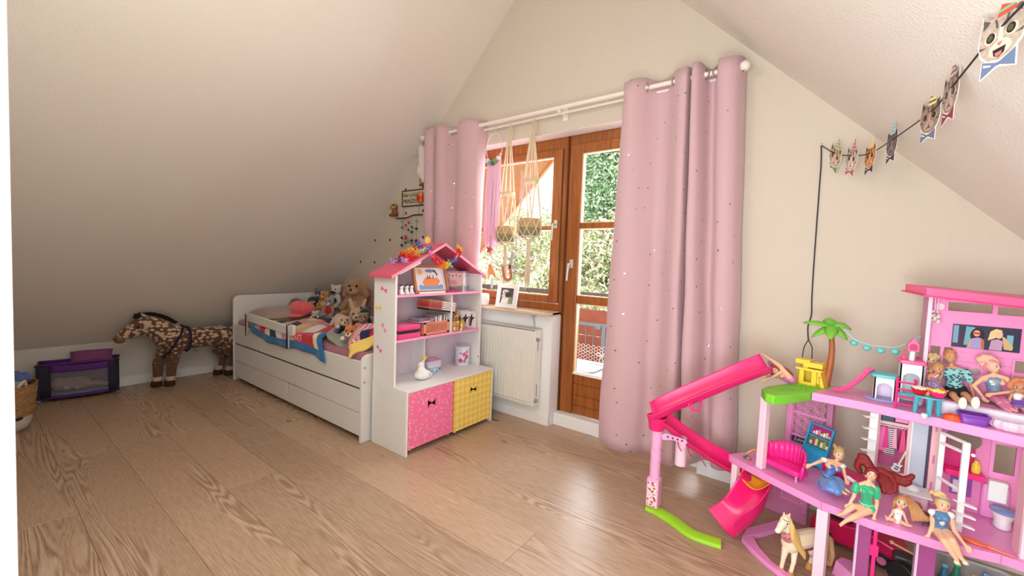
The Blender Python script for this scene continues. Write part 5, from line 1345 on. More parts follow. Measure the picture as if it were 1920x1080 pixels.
# golden music box with giraffe
GOLD = mat('pale_gold', (226, 190, 122), .3, metal=.55)
gb = thing('gold_trinket', 'pale gold heart-topped trinket box on the middle bookcase shelf', 'trinket', (2.70, -.42, ZS2))
obj('tub', G().lathe([(.03, 0), (.036, .004), (.034, .055), (.038, .062), (.034, .068), (.005, .07)], 20, T(2.695, -.435, ZS2 + .001)), GOLD, gb, smooth=50)
obj('band', G().lathe([(.0365, .03), (.038, .034), (.0365, .038), (.03, .034)], 20, T(2.695, -.435, ZS2 + .001)), mat('deep_gold', (190, 140, 76), .3, metal=.6), gb, smooth=50)
gf = thing('giraffe_figurine', 'small golden giraffe figurine on the lid of the trinket box', 'figurine', (2.695, -.42, ZS2 + .071))
z = ZS2 + .071
blob('body', [('c', (2.695, -.432, z + .03), (2.695, -.412, z + .032), .011, .010), ('c', (2.695, -.412, z + .034), (2.695, -.405, z + .075), .008, .005), ('c', (2.695, -.405, z + .078), (2.695, -.392, z + .072), .006, .004), ('c', (2.69, -.436, z + .026), (2.69, -.438, z + .003), .004, .004), ('c', (2.70, -.436, z + .026), (2.70, -.438, z + .003), .004, .004), ('c', (2.69, -.411, z + .026), (2.69, -.409, z + .003), .004, .004), ('c', (2.70, -.411, z + .026), (2.70, -.409, z + .003), .004, .004), ('c', (2.693, -.408, z + .08), (2.692, -.409, z + .09), .002, .002), ('c', (2.697, -.408, z + .08), (2.698, -.409, z + .09), .002, .002)], mat('golden_resin', (206, 154, 84), .35, metal=.3), gf, .0018)
obj('eye', G().ball((2.7005, -.401, z + .077), .0016, 6), EYE, gf)
gj = tag(obj('gold_jar', G().lathe([(.02, 0), (.028, .004), (.030, .04), (.022, .058), (.012, .066), (.012, .075), (.004, .078)], 20, T(2.70, -.365, ZS2 + .001)), mat('brushed_gold', (206, 170, 104), .35, metal=.6), loc=(2.70, -.365, ZS2), smooth=50), 'rounded golden jar standing right of the trinket box', 'jar')
wf = thing('white_swan_figurine', 'tiny white bird figurine at the shelf front edge', 'figurine', (2.742, -.415, ZS2))
blob('body', [('b', (2.742, -.415, ZS2 + .009), (.006, .010, .008)), ('c', (2.742, -.408, ZS2 + .01), (2.742, -.404, ZS2 + .024), .004, .003)], bpy.data.materials['figure_white'], wf, .0015)
obj('beak', G().ball((2.7445, -.3995, ZS2 + .024), (.0025, .004, .002), 8), mat('beak_orange', (230, 150, 60), .4), wf)
# upright albums at the right
for k, (x0, y0, c, h, w, nm) in enumerate(((2.62, -.345, (196, 196, 206), .135, .012, 'grey blue photo album leaning at the back of the middle shelf'), (2.64, -.315, (232, 222, 222), .125, .010, 'white photo album with dancer print on the middle shelf'), (2.66, -.262, (238, 228, 220), .115, .012, 'cream booklet standing nearest the right side of the bookcase'))):
    al = thing('photo_album', nm, 'album', (x0 + .05, y0, ZS2), 'albums at the right end of the shelf')
    Ma = T(x0, y0, ZS2 + .001) @ RZ(radians([58, 52, 10][k]))
    obj('cover', G().box(0, .105 if k < 2 else .075, 0, w, 0, h, Ma), mat('album_cover_%d' % k, c, .5), al, bevel=.001)
    Mp = Ma @ Matrix(((1, 0, 0, 0), (0, 0, -1, -.0004), (0, 1, 0, 0), (0, 0, 0, 1)))
    fp('print', [(.02, .01), (.035, .01), (.045, .06), (.07, .085), (.045, .08), (.04, .11), (.03, .085), (.005, .06), (.028, .065)], (52, 44, 50), .0001, al, Mp)
    if k < 2: fp('print', [(.06, .015), (.095, .015), (.1, .07), (.08, .11), (.06, .06)], (150, 130, 140), .0001, al, Mp)
# white duck night light, boxes, tin on the base top
dk = thing('duck_lamp', 'white rounded duck night lamp with a yellow heart on top', 'night lamp', (2.745, -.77, ZS0))
DW = mat('soft_white_silicone', (242, 242, 240), .4)
blob('body', [('b', (2.74, -.765, ZS0 + .034), (.05, .060, .034)), ('c', (2.738, -.772, ZS0 + .05), (2.735, -.775, ZS0 + .085), .036, .020), ('b', (2.735, -.775, ZS0 + .098), (.022, .022, .022)), ('c', (2.755, -.72, ZS0 + .03), (2.755, -.70, ZS0 + .034), .022, .008)], DW, dk, .0035)
ht = [(0, -.9), (.75, -.1), (.95, .4), (.65, .75), (.25, .7), (0, .4), (-.25, .7), (-.65, .75), (-.95, .4), (-.75, -.1)]
obj('heart', G().prism([(a * .017, c * .017) for a, c in ht], .012, T(2.73, -.745, ZS0 + .137) @ YZ), mat('yellow_heart', (248, 206, 50), .4), dk, bevel=.003)
obj('stalk', G().tube([(2.735, -.765, ZS0 + .11), (2.735, -.75, ZS0 + .128)], .004, 8), DW, dk)
for dz in (.0, .014): obj('cheek_mark', G().ball((2.787, -.742 + dz * .5, ZS0 + .036 + dz), (.003, .003, .006), 6), mat('grey_mark', (120, 116, 120), .5), dk)
for k, (z0, z1, c, nm) in enumerate(((0, .038, (176, 206, 226), 'blue and white patterned box below the pale box in bookcase'), (.039, .085, (226, 224, 238), 'pale lilac box lying on the blue box'), (.086, .094, (206, 150, 190), 'thin magenta booklet topmost on the pale lilac box'))):
    o = thing('gift_box', nm, 'box', (2.65, -.60, ZS0 + z0), 'boxes in the bookcase niche')
    y0 = -.665 + (.015 if k == 0 else 0); y1 = -.548
    obj('body', G().box(2.60, 2.685, y0, y1, ZS0 + z0 + .0008, ZS0 + z1), mat('gift_box_%d' % k, c, .5), o, bevel=.002)
    if k == 0:
        for q in range(4): obj('print', G().box(2.6852, 2.6856, y0 + .01 + q * .024, y0 + .024 + q * .024, ZS0 + .008 + .01 * (q % 2), ZS0 + .022 + .01 * (q % 2)), mat('gift_print_%d' % q, [(90, 150, 200), (250, 250, 250), (110, 170, 210), (60, 90, 130)][q], .5), o)
    elif k == 1: obj('lid_edge', G().box(2.6852, 2.6864, y0, y1, ZS0 + z1 - .016, ZS0 + z1 - .012), mat('gift_lid_line', (190, 186, 214), .5), o)
    else: obj('label', G().box(2.62, 2.66, y0 + .03, y1 - .03, ZS0 + z1, ZS0 + z1 + .0006), mat('gift_label', (236, 214, 230), .5), o)
tn = thing('flower_tin', 'round lilac-white tin with pink flowers on the bookcase base', 'tin', (2.655, -.30, ZS0))
TINM = mat('tin_enamel', (226, 226, 240), .3)
obj('body', G().lathe([(.052, 0), (.054, .002), (.054, .128), (.052, .13)], 36, T(2.655, -.30, ZS0 + .0008)), TINM, tn, smooth=50)
obj('lid', G().lathe([(.0555, .128), (.0565, .131), (.0565, .146), (.054, .149), (.01, .149)], 36, T(2.655, -.30, ZS0)), TINM, tn, smooth=50)
for k, (a, z, c, s) in enumerate(((-.55, .092, (232, 100, 140), .016), (-1.05, .045, (220, 70, 120), .017), (-.15, .075, (206, 80, 120), .012), (-.5, .04, (120, 130, 160), .010), (-.2, .11, (120, 130, 160), .008), (-1.05, .1, (130, 140, 170), .008), (-.35, .06, (150, 70, 110), .009))):
    obj('flower_print', G().prism([(s * (1 + .25 * sin(5 * 2 * pi * q / 30)) * cos(2 * pi * q / 30), s * (1 + .25 * sin(5 * 2 * pi * q / 30)) * sin(2 * pi * q / 30)) for q in range(30)], .001, T(2.655, -.30, ZS0 + z) @ RZ(a) @ T(.0542, 0, 0) @ YZ), mat('tin_print_%d' % k, c, .4), tn, smooth=0)
# flower garland draped over the roof
LEI = [('red', (226, 26, 44)), ('orange', (250, 140, 30)), ('yellow', (250, 220, 60)), ('mint', (170, 226, 170)), ('blue', (90, 120, 200)), ('lilac', (206, 170, 230)), ('white', (240, 232, 226)), ('pink', (244, 140, 190))]
LM = [mat('lei_' + a, c, .8) for a, c in LEI]
lei = thing('flower_garland', 'rainbow cloth flower garland draped over the pink bookcase roof', 'garland', (2.70, -.75, 1.25))
def zr(y): return 1.312 - abs(y + .605) * .5057
path = [(2.60, -.92), (2.62, -.88), (2.60, -.84), (2.59, -.80), (2.60, -.76), (2.58, -.72), (2.57, -.68), (2.56, -.64), (2.57, -.60)]
cy_ = [5, 4, 0, 1, 2, 1, 2, 0, 0, 5, 4, 5, 2, 3]
pts = []
for k, (x, y) in enumerate(path): pts.append((x, y, zr(y) + .018))
front = [(2.70, -.90, None), (2.71, -.865, None), (2.705, -.83, None), (2.70, -.795, None), (2.715, -.76, None), (2.74, -.735, None)]
for x, y, _ in front: pts.append((x, y, zr(y) + .020))
hang_ = [(2.775, -.748, 1.228), (2.78, -.722, 1.205), (2.782, -.69, 1.18), (2.782, -.655, 1.163), (2.782, -.62, 1.160), (2.782, -.585, 1.172), (2.782, -.553, 1.192), (2.78, -.522, 1.215), (2.778, -.50, 1.248), (2.775, -.488, 1.28)]
pts += hang_
seq = [5, 4, 0, 1, 2, 0, 4, 5, 2, 5, 0, 1, 2, 3, 4, 7, 0, 0, 1, 2, 3, 4, 5, 0, 2, 2]
obj('string', G().tube(pts[15:], .002, 5).tube(pts[:9], .002, 5).tube(pts[9:16], .002, 5), mat('lei_string', (240, 236, 230), .8), lei)['kind'] = 'stuff'
for i, p in enumerate(pts):
    g = G(); R0 = .033 if i >= 15 else .031
    Rm = T(*p) @ RZ(RND.uniform(0, 3)) @ RX(RND.uniform(-1.2, 1.2)) @ RY(RND.uniform(-1, 1))
    for k in range(7):
        a = 2 * pi * k / 7
        g.add([(0, 0, 0), (R0 * .6 * cos(a - .4), R0 * .6 * sin(a - .4), .008), (R0 * cos(a - .22), R0 * sin(a - .22), .013), (R0 * 1.05 * cos(a), R0 * 1.05 * sin(a), .008), (R0 * cos(a + .22), R0 * sin(a + .22), .013), (R0 * .6 * cos(a + .4), R0 * .6 * sin(a + .4), .008)], [(0, 1, 2, 3), (0, 3, 4, 5)], Rm @ T(0, 0, -.006 + .006 * (k % 2)))
        g.add([(0, 0, 0), (R0 * .5 * cos(a + .05), R0 * .5 * sin(a + .05), -.006), (R0 * .85 * cos(a + .45), R0 * .85 * sin(a + .45), -.008), (R0 * .5 * cos(a + .85), R0 * .5 * sin(a + .85), -.006)], [(0, 1, 2, 3)], Rm)
    obj('blossom', g, LM[seq[i % len(seq)]], lei, smooth=0)
# ================================================================ TOY DOLLHOUSE
def plas(name, c, rough=.35): return mat('plastic_' + name, c, rough, spec=.5)
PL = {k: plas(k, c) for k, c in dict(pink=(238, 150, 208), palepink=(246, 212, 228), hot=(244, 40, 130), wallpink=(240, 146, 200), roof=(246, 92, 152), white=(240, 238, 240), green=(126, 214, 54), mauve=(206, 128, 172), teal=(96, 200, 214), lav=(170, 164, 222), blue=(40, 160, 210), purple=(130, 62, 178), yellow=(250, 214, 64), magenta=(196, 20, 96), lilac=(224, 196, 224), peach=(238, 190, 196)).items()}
DH = thing('dollhouse', 'large pink three-storey toy dollhouse with palm tree deck and open rooms', 'dollhouse', (5.0, -.45, 0))
def frame_ring(nm, x0, x1, z0, z1, w, y0, y1, m, parent=None): return wall_holes(nm, x0, x1, z0, z1, y0, y1, [(x0 + w, x1 - w, z0 + w, z1 - w)], m, parent or DH)
# ---- decks and floors
Z1, Z2 = .33, .69
obj('grass_deck', G().plan([(4.643, -.505), (4.665, -.575), (4.695, -.592), (4.74, -.545), (4.775, -.48), (4.815, -.412), (4.903, -.215), (4.80, -.20), (4.714, -.34), (4.656, -.45)], .652, Z2), PL['green'], DH, bevel=.003)
g = G()
for k in range(90):
    u, v = RND.random(), RND.random(); p = V((4.69, -.53, 0)).lerp(V((4.80, -.42, 0)), u).lerp(V((4.74, -.36, 0)).lerp(V((4.87, -.23, 0)), u), v)
    g.ball((p.x, p.y, Z2 + .0005), (.009, .006, .003), 6, R=RZ(RND.uniform(0, 3)))
obj('grass_texture', g, plas('grass', (112, 196, 60), .5), DH)['kind'] = 'stuff'
obj('upper_deck', G().plan([(4.818, -.412), (4.992, -.424), (5.17, -.462), (5.317, -.50), (5.46, -.54), (5.46, -.19), (4.908, -.195)], .655, Z2), PL['pink'], DH, bevel=.002)
obj('middle_floor', G().plan([(4.522, -.425), (4.535, -.445), (4.70, -.545), (4.877, -.642), (5.04, -.676), (5.19, -.672), (5.335, -.634), (5.46, -.655), (5.46, -.30), (5.02, -.25), (4.90, -.15), (4.755, -.13), (4.585, -.335)], .300, Z1), PL['pink'], DH, bevel=.002)
for x, y in ((4.877, -.643), (5.335, -.635)): obj('hinge_seam', G().cbox((x, y, .315), (.003, .004, .03)), PL['mauve'], DH)
# ---- posts
def post(nm, x, y, z0, z1, s, m, rz=-.52, tx=0): 
    return obj(nm, G().cbox((0, 0, (z0 + z1) / 2), (s, s, z1 - z0), T(x, y, 0) @ RZ(rz)), m, DH, bevel=.003)
post('post', 4.658, -.478, Z1, .655, .030, PL['palepink']); post('post', 4.556, -.437, .0, .300, .027, PL['palepink']); post('post', 4.886, -.632, 0, .300, .036, PL['palepink'], -.25)
obj('post', G().box(5.375, 5.392, -.61, -.55, Z1, .655).box(5.392, 5.425, -.612, -.595, Z1, .655), PL['peach'], DH); 
obj('post_face', G().box(5.376, 5.43, -.618, -.613, Z1, .655), PL['palepink'], DH)
for x0, x1 in ((4.988, 5.030), (5.15, 5.20)): obj('lift_shaft', G().box(x0, x1, -.60, -.575, .0, .300), mat('translucent_magenta', (176, 84, 150), .2, alpha=.85), DH, bevel=.002)
for x in (4.990, 5.152): obj('shaft_edge', G().box(x - .004, x + .003, -.605, -.57, .0, .300), PL['lilac'], DH)
obj('lift_rail', G().box(5.036, 5.047, -.60, -.588, .0, .285).cbox((5.041, -.594, .19), (.024, .016, .04)), PL['hot'], DH, bevel=.001)
# ---- ground frame
obj('ground_frame', G().plan([(4.612, -.545), (4.66, -.605), (4.72, -.66), (4.80, -.71), (4.90, -.74), (4.90, -.712), (4.825, -.688), (4.735, -.633), (4.68, -.563), (4.65, -.495)], .001, .022), PL['pink'], DH, bevel=.002)
obj('ground_frame', G().plan([(4.612, -.54), (4.655, -.488), (4.775, -.30), (4.74, -.26), (4.62, -.45)], .001, .022), PL['pink'], DH, bevel=.002)
obj('ground_step', G().hexa([(4.93, -.52, .001), (5.01, -.60, .001), (5.03, -.52, .001), (4.95, -.44, .001), (4.94, -.52, .06), (4.985, -.57, .055), (5.0, -.51, .075), (4.96, -.46, .05)]), PL['pink'], DH, bevel=.002)
# ---- lower left back wall with moulded frames
def rotwall(ax, ay, bx, by):
    d = V((bx - ax, by - ay, 0)); L = d.length; d.normalize(); n = V((d.y, -d.x, 0))
    return Matrix(((d.x, -n.x, 0, ax), (d.y, -n.y, 0, ay), (0, 0, 1, 0), (0, 0, 0, 1))), L
ML, LL = rotwall(4.66, -.155, 4.835, -.21)
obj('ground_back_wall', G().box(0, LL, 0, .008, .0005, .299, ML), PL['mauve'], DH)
for (x0, x1, z0, z1) in ((.06, .15, .17, .25), (.07, .16, .09, .15), (.02, .045, .10, .24), (.165, .178, .06, .2)):
    for q in ((x0, x1, z0, z0 + .005), (x0, x1, z1 - .005, z1), (x0, x0 + .005, z0 + .005, z1 - .005), (x1 - .005, x1, z0 + .005, z1 - .005)): obj('moulding', G().box(q[0], q[1], -.004, -.0003, q[2], q[3], ML), PL['pink'], DH)
for k in range(5): obj('book_print', G().box(.07 + k * .014, .082 + k * .014, -.002, 0, .20, .225 + .004 * (k % 2), ML), mat('book_print_%d' % k, [(60, 90, 60), (140, 150, 90), (90, 60, 50), (200, 190, 160), (70, 60, 70)][k], .5), DH)
# ---- lattice screen of the upper left room
MT, LT_ = rotwall(4.738, -.155, 4.892, -.222)
obj('screen_post', G().box(-.012, .012, -.012, .012, Z1, .655, MT), PL['pink'], DH, bevel=.002)
obj('screen_post', G().box(LT_ - .010, LT_ + .012, -.016, .012, Z1, .655, MT), PL['mauve'], DH, bevel=.002)
g = G(); s = .0235; zl0, zl1 = .415, .652
for i in range(9):
    for jx in range(10):
        cx = .018 + i * s * 1.5; cz = zl0 + .012 + jx * s * 1.732 + (s * .866 if i % 2 else 0)
        if cx > LT_ - .016 or cz > zl1 - .008: continue
        for rr, w in ((s * .97, .0034), (s * .55, .0028)):
            p = [(max(.012, min(LT_ - .01, cx + rr * cos(radians(60 * q)))), -.002, min(zl1, max(zl0, cz + rr * sin(radians(60 * q))))) for q in range(6)]
            g.tube(p, w, 4, closed=True, M=MT)
lo = obj('lattice', g, PL['pink'], DH); lo['kind'] = 'stuff'
for z0, z1 in ((.52, .532), (zl0 - .006, zl0 + .004), (.648, .655)): obj('lattice_band', G().box(.012, LT_ - .01, -.005, .002, z0, z1, MT), PL['pink'], DH)
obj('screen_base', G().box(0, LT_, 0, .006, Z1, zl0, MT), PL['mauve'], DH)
obj('shelf', G().box(-.01, .09, -.03, 0, .372, .378, MT), PL['pink'], DH)
lv = obj('love_sign', G().box(.016, .086, -.004, 0, .381, .411, MT), mat('navy_sign', (36, 50, 80), .5), DH)
lettering('lettering', 'Love', .026, mat('sign_cream', (232, 226, 220), .5), lv, MT @ Matrix(((1, 0, 0, .05), (0, 0, -1, -.0045), (0, 1, 0, .396), (0, 0, 0, 1))), .0003, .35)
for k in range(2): obj('small_picture', G().box(.02 + .022 * k, .034 + .022 * k, -.004, 0, .345, .366, MT), mat('mini_pic_%d' % k, [(50, 46, 60), (190, 60, 90)][k], .5), DH)
# ---- palm tree
PT = obj('palm_trunk', G().tube(catm([(4.864, -.235, Z2), (4.868, -.235, .73), (4.874, -.232, .79), (4.876, -.228, .86), (4.868, -.222, .945)], 6), [.0175, .017, .0165, .016, .0155, .015, .0148, .0146, .0143, .014, .0137, .0135, .0132, .013, .0127, .0124, .012, .0118, .0114, .011, .0108, .0104, .010, .0098, .0096], 14), plas('palm_brown', (176, 96, 52), .5), DH)
FR = plas('frond', (116, 190, 56), .5)
for ex, ey, ez, up in ((4.762, -.235, .972, .012), (4.938, -.215, .958, .020), (4.80, -.275, .915, .012), (4.925, -.265, .918, .016), (4.868, -.305, .918, .02), (4.850, -.150, .985, .02), (4.90, -.15, .96, .02)):
    a = V((4.868, -.222, .962)); e = V((ex, ey, ez)); d = e - a; sd = V((-d.y, d.x, 0)).normalized()
    rows = []
    for k in range(9):
        t = k / 8; c = a.lerp(e, t) + V((0, 0, up * 4 * t * (1 - t) - .006 * t * t)); w = .026 * (sin(pi * (t * .82 + .16)) ** .8) if t < 1 else .001
        rows.append([tuple(c - sd * w - V((0, 0, w * .55))), tuple(c - sd * w * .5 - V((0, 0, w * .1))), tuple(c + V((0, 0, .002))), tuple(c + sd * w * .5 - V((0, 0, w * .1))), tuple(c + sd * w - V((0, 0, w * .55)))])
    obj('palm_frond', G().sheet(rows), FR, DH, smooth=60, solid=.003)
# ---- top storey wall, side return, roof
XW0, XW1, YW = 5.172, 5.47, -.27
wall_holes('upper_wall', XW0, XW1, Z2, 1.125, YW, YW + .010, [(5.222, 5.338, 1.072, 1.106), (5.352, 5.45, 1.068, 1.10), (5.184, 5.212, .862, .928), (5.222, 5.245, .862, .928), (5.408, 5.46, .862, .905), (5.408, 5.46, .80, .85)], PL['wallpink'], DH)
frame_ring('window_trim', 5.215, 5.345, 1.065, 1.113, .006, YW - .006, YW - .0003, PL['wallpink'])
frame_ring('window_trim', 5.40, 5.468, .856, .911, .006, YW - .006, YW - .0003, PL['wallpink']); frame_ring('window_trim', 5.40, 5.468, .794, .8555, .006, YW - .006, YW - .0003, PL['wallpink'])
obj('wall_groove', G().box(5.255, 5.40, YW - .0015, YW, .878, .8795), PL['mauve'], DH)
for x, z in ((5.253, .912), (5.272, .914), (5.36, .90), (5.376, .908)): obj('bow_relief', G().prism(bow(0, 0, .005, None), .001, T(x, YW, z) @ XZ), PL['mauve'], DH)
obj('grey_disc', G().tube([(5.312, YW - .001, .845), (5.312, YW + .002, .845)], .014, 18), mat('disc_mirror', (190, 176, 182), .2, metal=.6), DH)
obj('round_light', G().tube([(5.198, YW - .004, 1.085), (5.198, YW, 1.085)], .014, 18), PL['palepink'], DH)
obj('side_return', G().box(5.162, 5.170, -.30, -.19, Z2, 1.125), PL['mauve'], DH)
obj('side_edge', G().box(5.161, 5.173, -.308, -.299, Z2, 1.128), PL['palepink'], DH, bevel=.001)
obj('side_rail', G().tube([(5.155, -.25, Z2), (5.155, -.25, .87)], .003, 6).tube([(5.155, -.225, Z2), (5.155, -.225, .87)], .003, 6), PL['hot'], DH)
g = G().hexa([(5.145, -.355, 1.128), (5.47, -.36, 1.098), (5.47, -.17, 1.112), (5.105, -.17, 1.138), (5.145, -.355, 1.160), (5.47, -.36, 1.128), (5.47, -.17, 1.142), (5.105, -.17, 1.168)])
obj('roof', g, PL['roof'], DH, bevel=.002)
g = G().hexa([(5.138, -.362, 1.125), (5.47, -.368, 1.094), (5.47, -.16, 1.108), (5.094, -.16, 1.135), (5.138, -.362, 1.130), (5.47, -.368, 1.099), (5.47, -.16, 1.113), (5.094, -.16, 1.140)])
obj('roof_rim', g, PL['hot'], DH)
# television print
tv = obj('tv_panel', G().box(5.240, 5.414, YW - .005, YW, .934, 1.022), mat('tv_dark', (40, 44, 72), .3), DH)
MV = T(0, YW - .0054, 0) @ XZ
def tvp(nm, pts, c, z): return fp(nm, [(x, zz) for x, zz in pts], c, z, tv, MV)
tvp('print', [(5.242, .95), (5.256, .95), (5.256, 1.018), (5.242, 1.018)], (120, 160, 190), .0001); tvp('print', [(5.272, .945), (5.298, .945), (5.298, 1.015), (5.275, 1.017)], (110, 170, 185), .0001)
tvp('print', [(5.256, .945), (5.27, .945), (5.27, 1.0), (5.258, 1.0)], (70, 44, 76), .0001); tvp('print', [(5.38, .945), (5.396, .945), (5.396, .996), (5.38, .996)], (120, 180, 190), .0001)
tvp('print', ell(5.306, .985, .019, .028), (40, 26, 32), .0002); tvp('print', ell(5.304, .993, .009, .012), (222, 160, 130), .0004); tvp('print', [(5.285, .935), (5.325, .935), (5.318, .975), (5.308, .978), (5.292, .972)], (160, 150, 200), .0003)
tvp('print', [(5.28, .935), (5.286, .935), (5.294, .965), (5.29, .97)], (214, 150, 120), .0004); tvp('print', [(5.318, .938), (5.326, .938), (5.324, .972), (5.316, .972)], (196, 96, 60), .0005); tvp('print', [(5.296, .996), (5.313, .996), (5.312, .990), (5.297, .990)], (160, 50, 30), .0006)
tvp('print', [(5.333, .97), (5.338, 1.004), (5.352, 1.016), (5.366, 1.012), (5.37, .995), (5.35, .98)], (236, 200, 140), .0003); tvp('print', ell(5.360, .993, .0095, .0125), (236, 184, 156), .0004); tvp('print', [(5.338, .936), (5.37, .936), (5.372, .97), (5.36, .978), (5.342, .972)], (186, 150, 180), .0003)
tvp('print', [(5.368, .99), (5.376, .985), (5.398, .952), (5.395, .94), (5.375, .942), (5.372, .965)], (204, 170, 120), .0004)
# chandelier
g = G()
for k in range(14): g.ball((5.182 + RND.uniform(-.010, .012), -.30 + RND.uniform(-.008, .004), 1.045 + RND.uniform(-.024, .026)), RND.uniform(.004, .007), 8)
obj('chandelier', g, mat('clear_plastic_beads', (222, 214, 206), .1, spec=.8), DH)['kind'] = 'stuff'
obj('chandelier_cord', G().tube([(5.182, -.30, 1.07), (5.180, -.30, 1.125)], .0015, 6).tube([(5.188, -.30, 1.07), (5.19, -.30, 1.125)], .0015, 6), PL['palepink'], DH)
# raised bed platform
obj('bed_platform', G().plan([(5.195, -.398), (5.46, -.445), (5.46, -.272), (5.195, -.272)], Z2, .740), plas('lav_white', (232, 220, 240)), DH, bevel=.003)
obj('bed_cover', G().plan([(5.20, -.392), (5.455, -.438), (5.455, -.275), (5.20, -.275)], .740, .744), plas('mauve_cover', (206, 158, 184), .6), DH)
# ---- middle storey rooms
YM = -.335
wall_holes('middle_back_wall', 5.14, 5.46, Z1, .655, -.340, -.334, [(5.365, 5.416, .50, .605)], PL['wallpink'], DH)
frame_ring('window_frame', 5.355, 5.426, .49, .615, .010, -.346, -.3403, PL['pink'])
cl = obj('closet', G().box(5.040, 5.050, -.352, -.27, .33, .655).box(5.132, 5.140, -.352, -.27, .33, .655).box(5.05, 5.132, -.352, -.27, .645, .655).box(5.05, 5.132, -.352, -.27, .600, .612).box(5.05, 5.132, -.352, -.27, .405, .413).box(5.05, 5.132, -.278, -.27, .33, .655), PL['peach'], DH)
obj('closet_inside', G().box(5.05, 5.132, -.280, -.278, .413, .60), mat('pink_print_back', (226, 110, 170), .5), cl); obj('closet_sign', G().box(5.052, 5.088, -.353, -.35, .614, .642), mat('teal_navy_print', (44, 84, 100), .5), cl)
for k in range(2): obj('closet_drawer', G().box(5.053 + .04 * k, 5.09 + .04 * k, -.354, -.352, .618, .64) if k else G().box(5.094, 5.13, -.354, -.352, .618, .64), PL['pink'], cl) if k == 1 else None
obj('hanging_rail', G().tube([(5.05, -.325, .588), (5.132, -.325, .588)], .002, 6), PL['white'], cl)
for k, (x, c, w, h) in enumerate(((5.06, (236, 120, 180), .014, .10), (5.072, (220, 60, 140), .010, .085), (5.084, (60, 60, 66), .018, .11), (5.098, (240, 170, 200), .008, .08), (5.122, (226, 80, 140), .010, .09))):
    gm = mat('garment_%d' % k, c, .8)
    if k == 2:
        gm, nt, b = nmat('striped_garment'); tc = nt.nodes.new('ShaderNodeTexCoord'); w_ = nt.nodes.new('ShaderNodeTexWave'); w_.bands_direction = 'Z'; w_.inputs['Scale'].default_value = 40
        nt.links.new(tc.outputs['Object'], w_.inputs['Vector']); r_ = nt.nodes.new('ShaderNodeValToRGB'); r_.color_ramp.interpolation = 'CONSTANT'; r_.color_ramp.elements[0].color = lin((40, 40, 46)); r_.color_ramp.elements[1].color = lin((236, 232, 232)); r_.color_ramp.elements[1].position = .5
        nt.links.new(w_.outputs['Fac'], r_.inputs[0]); nt.links.new(r_.outputs[0], b.inputs['Base Color'])
    obj('garment', G().hexa([(x - w, -.345, .585 - h), (x + w, -.345, .585 - h), (x + w, -.305, .585 - h), (x - w, -.305, .585 - h), (x - w * .5, -.335, .584), (x + w * .5, -.335, .584), (x + w * .5, -.315, .584), (x - w * .5, -.315, .584)]), gm, cl, bevel=.002)
    obj('coat_hanger', G().tube([(x - w * .6, -.325, .58), (x, -.325, .592), (x + w * .6, -.325, .58)], .0012, 5), PL['white'], cl)
gt = thing('toy_guitar', 'tiny pink and white toy electric guitar leaning in the doll closet', 'toy guitar', (5.106, -.356, .425))
gp = [(-.010, 0), (-.016, .008), (-.012, .02), (-.015, .03), (-.006, .034), (-.002, .028), (.004, .034), (.013, .036), (.009, .022), (.014, .010), (.006, .0)]
obj('body', G().prism(gp, .004, T(5.104, -.354, .418) @ RY(.3) @ XZ), PL['white'], gt, bevel=.0008)
obj('neck', G().box(-.003, .003, -.0055, -.001, .03, .095, T(5.104, -.354, .418) @ RY(.3)), plas('cream_neck', (230, 214, 190)), gt)
obj('pickup', G().box(-.006, .006, -.0055, -.004, .010, .014, T(5.104, -.354, .418) @ RY(.3)), BLACK, gt); obj('pickup', G().box(-.006, .006, -.0055, -.004, .019, .023, T(5.104, -.354, .418) @ RY(.3)), BLACK, gt)
ft = obj('mirror_door', G().box(5.144, 5.190, -.358, -.352, .345, .64), mat('mirror_reflection_paint', (196, 206, 220), .15), DH)  # bright reflection is put into the pale blue colour, surface is not metallic
obj('mirror_frame', G().box(5.188, 5.194, -.362, -.35, .34, .645), mat('frame_dark_violet', (70, 60, 90), .4), DH); obj('mirror_frame', G().box(5.140, 5.145, -.362, -.35, .34, .645), PL['white'], DH)
obj('door_panel', G().box(5.196, 5.222, -.372, -.36, Z1, .655), PL['peach'], DH, bevel=.001)
for z in (.40, .505, .63): obj('hinge_slot', G().box(5.204, 5.210, -.3735, -.3715, z - .016, z + .016), PL['mauve'], DH)
# bathroom
cn = obj('vanity_counter', G().box(5.236, 5.338, -.40, -.341, .470, .490), PL['hot'], DH, bevel=.002)
obj('vanity_back', G().box(5.225, 5.318, -.346, -.341, .49, .60), plas('vanity_magenta', (206, 40, 120)), DH)
obj('round_mirror', G().prism([(.046 * cos(2 * pi * k / 28), .040 * sin(2 * pi * k / 28)) for k in range(28)], .003, T(5.285, -.346, .60) @ XZ), mat('round_mirror_grey', (150, 140, 136), .15, metal=.6), DH)
obj('niche', G().box(5.262, 5.318, -.347, -.341, .385, .462), plas('niche_violet', (150, 84, 170)), DH); obj('niche_print', G().box(5.268, 5.296, -.348, -.347, .392, .44), plas('niche_white', (222, 220, 236)), DH)
tl = thing('toy_toilet', 'small white toy toilet with a blue seat in the dollhouse bathroom', 'toy toilet', (5.375, -.41, Z1))
obj('tank', G().box(5.352, 5.40, -.375, -.345, .40, .475), PL['white'], tl, bevel=.004)
obj('surround', G().box(5.340, 5.41, -.362, -.341, Z1, .455), PL['pink'], tl, bevel=.008)
obj('bowl', G().lathe([(.018, 0), (.022, .004), (.020, .03), (.028, .05), (.031, .058), (.026, .06), (.02, .05)], 20, T(5.383, -.415, Z1 + .001) @ Matrix.Diagonal((1, 1.25, 1, 1))), PL['white'], tl, smooth=60)
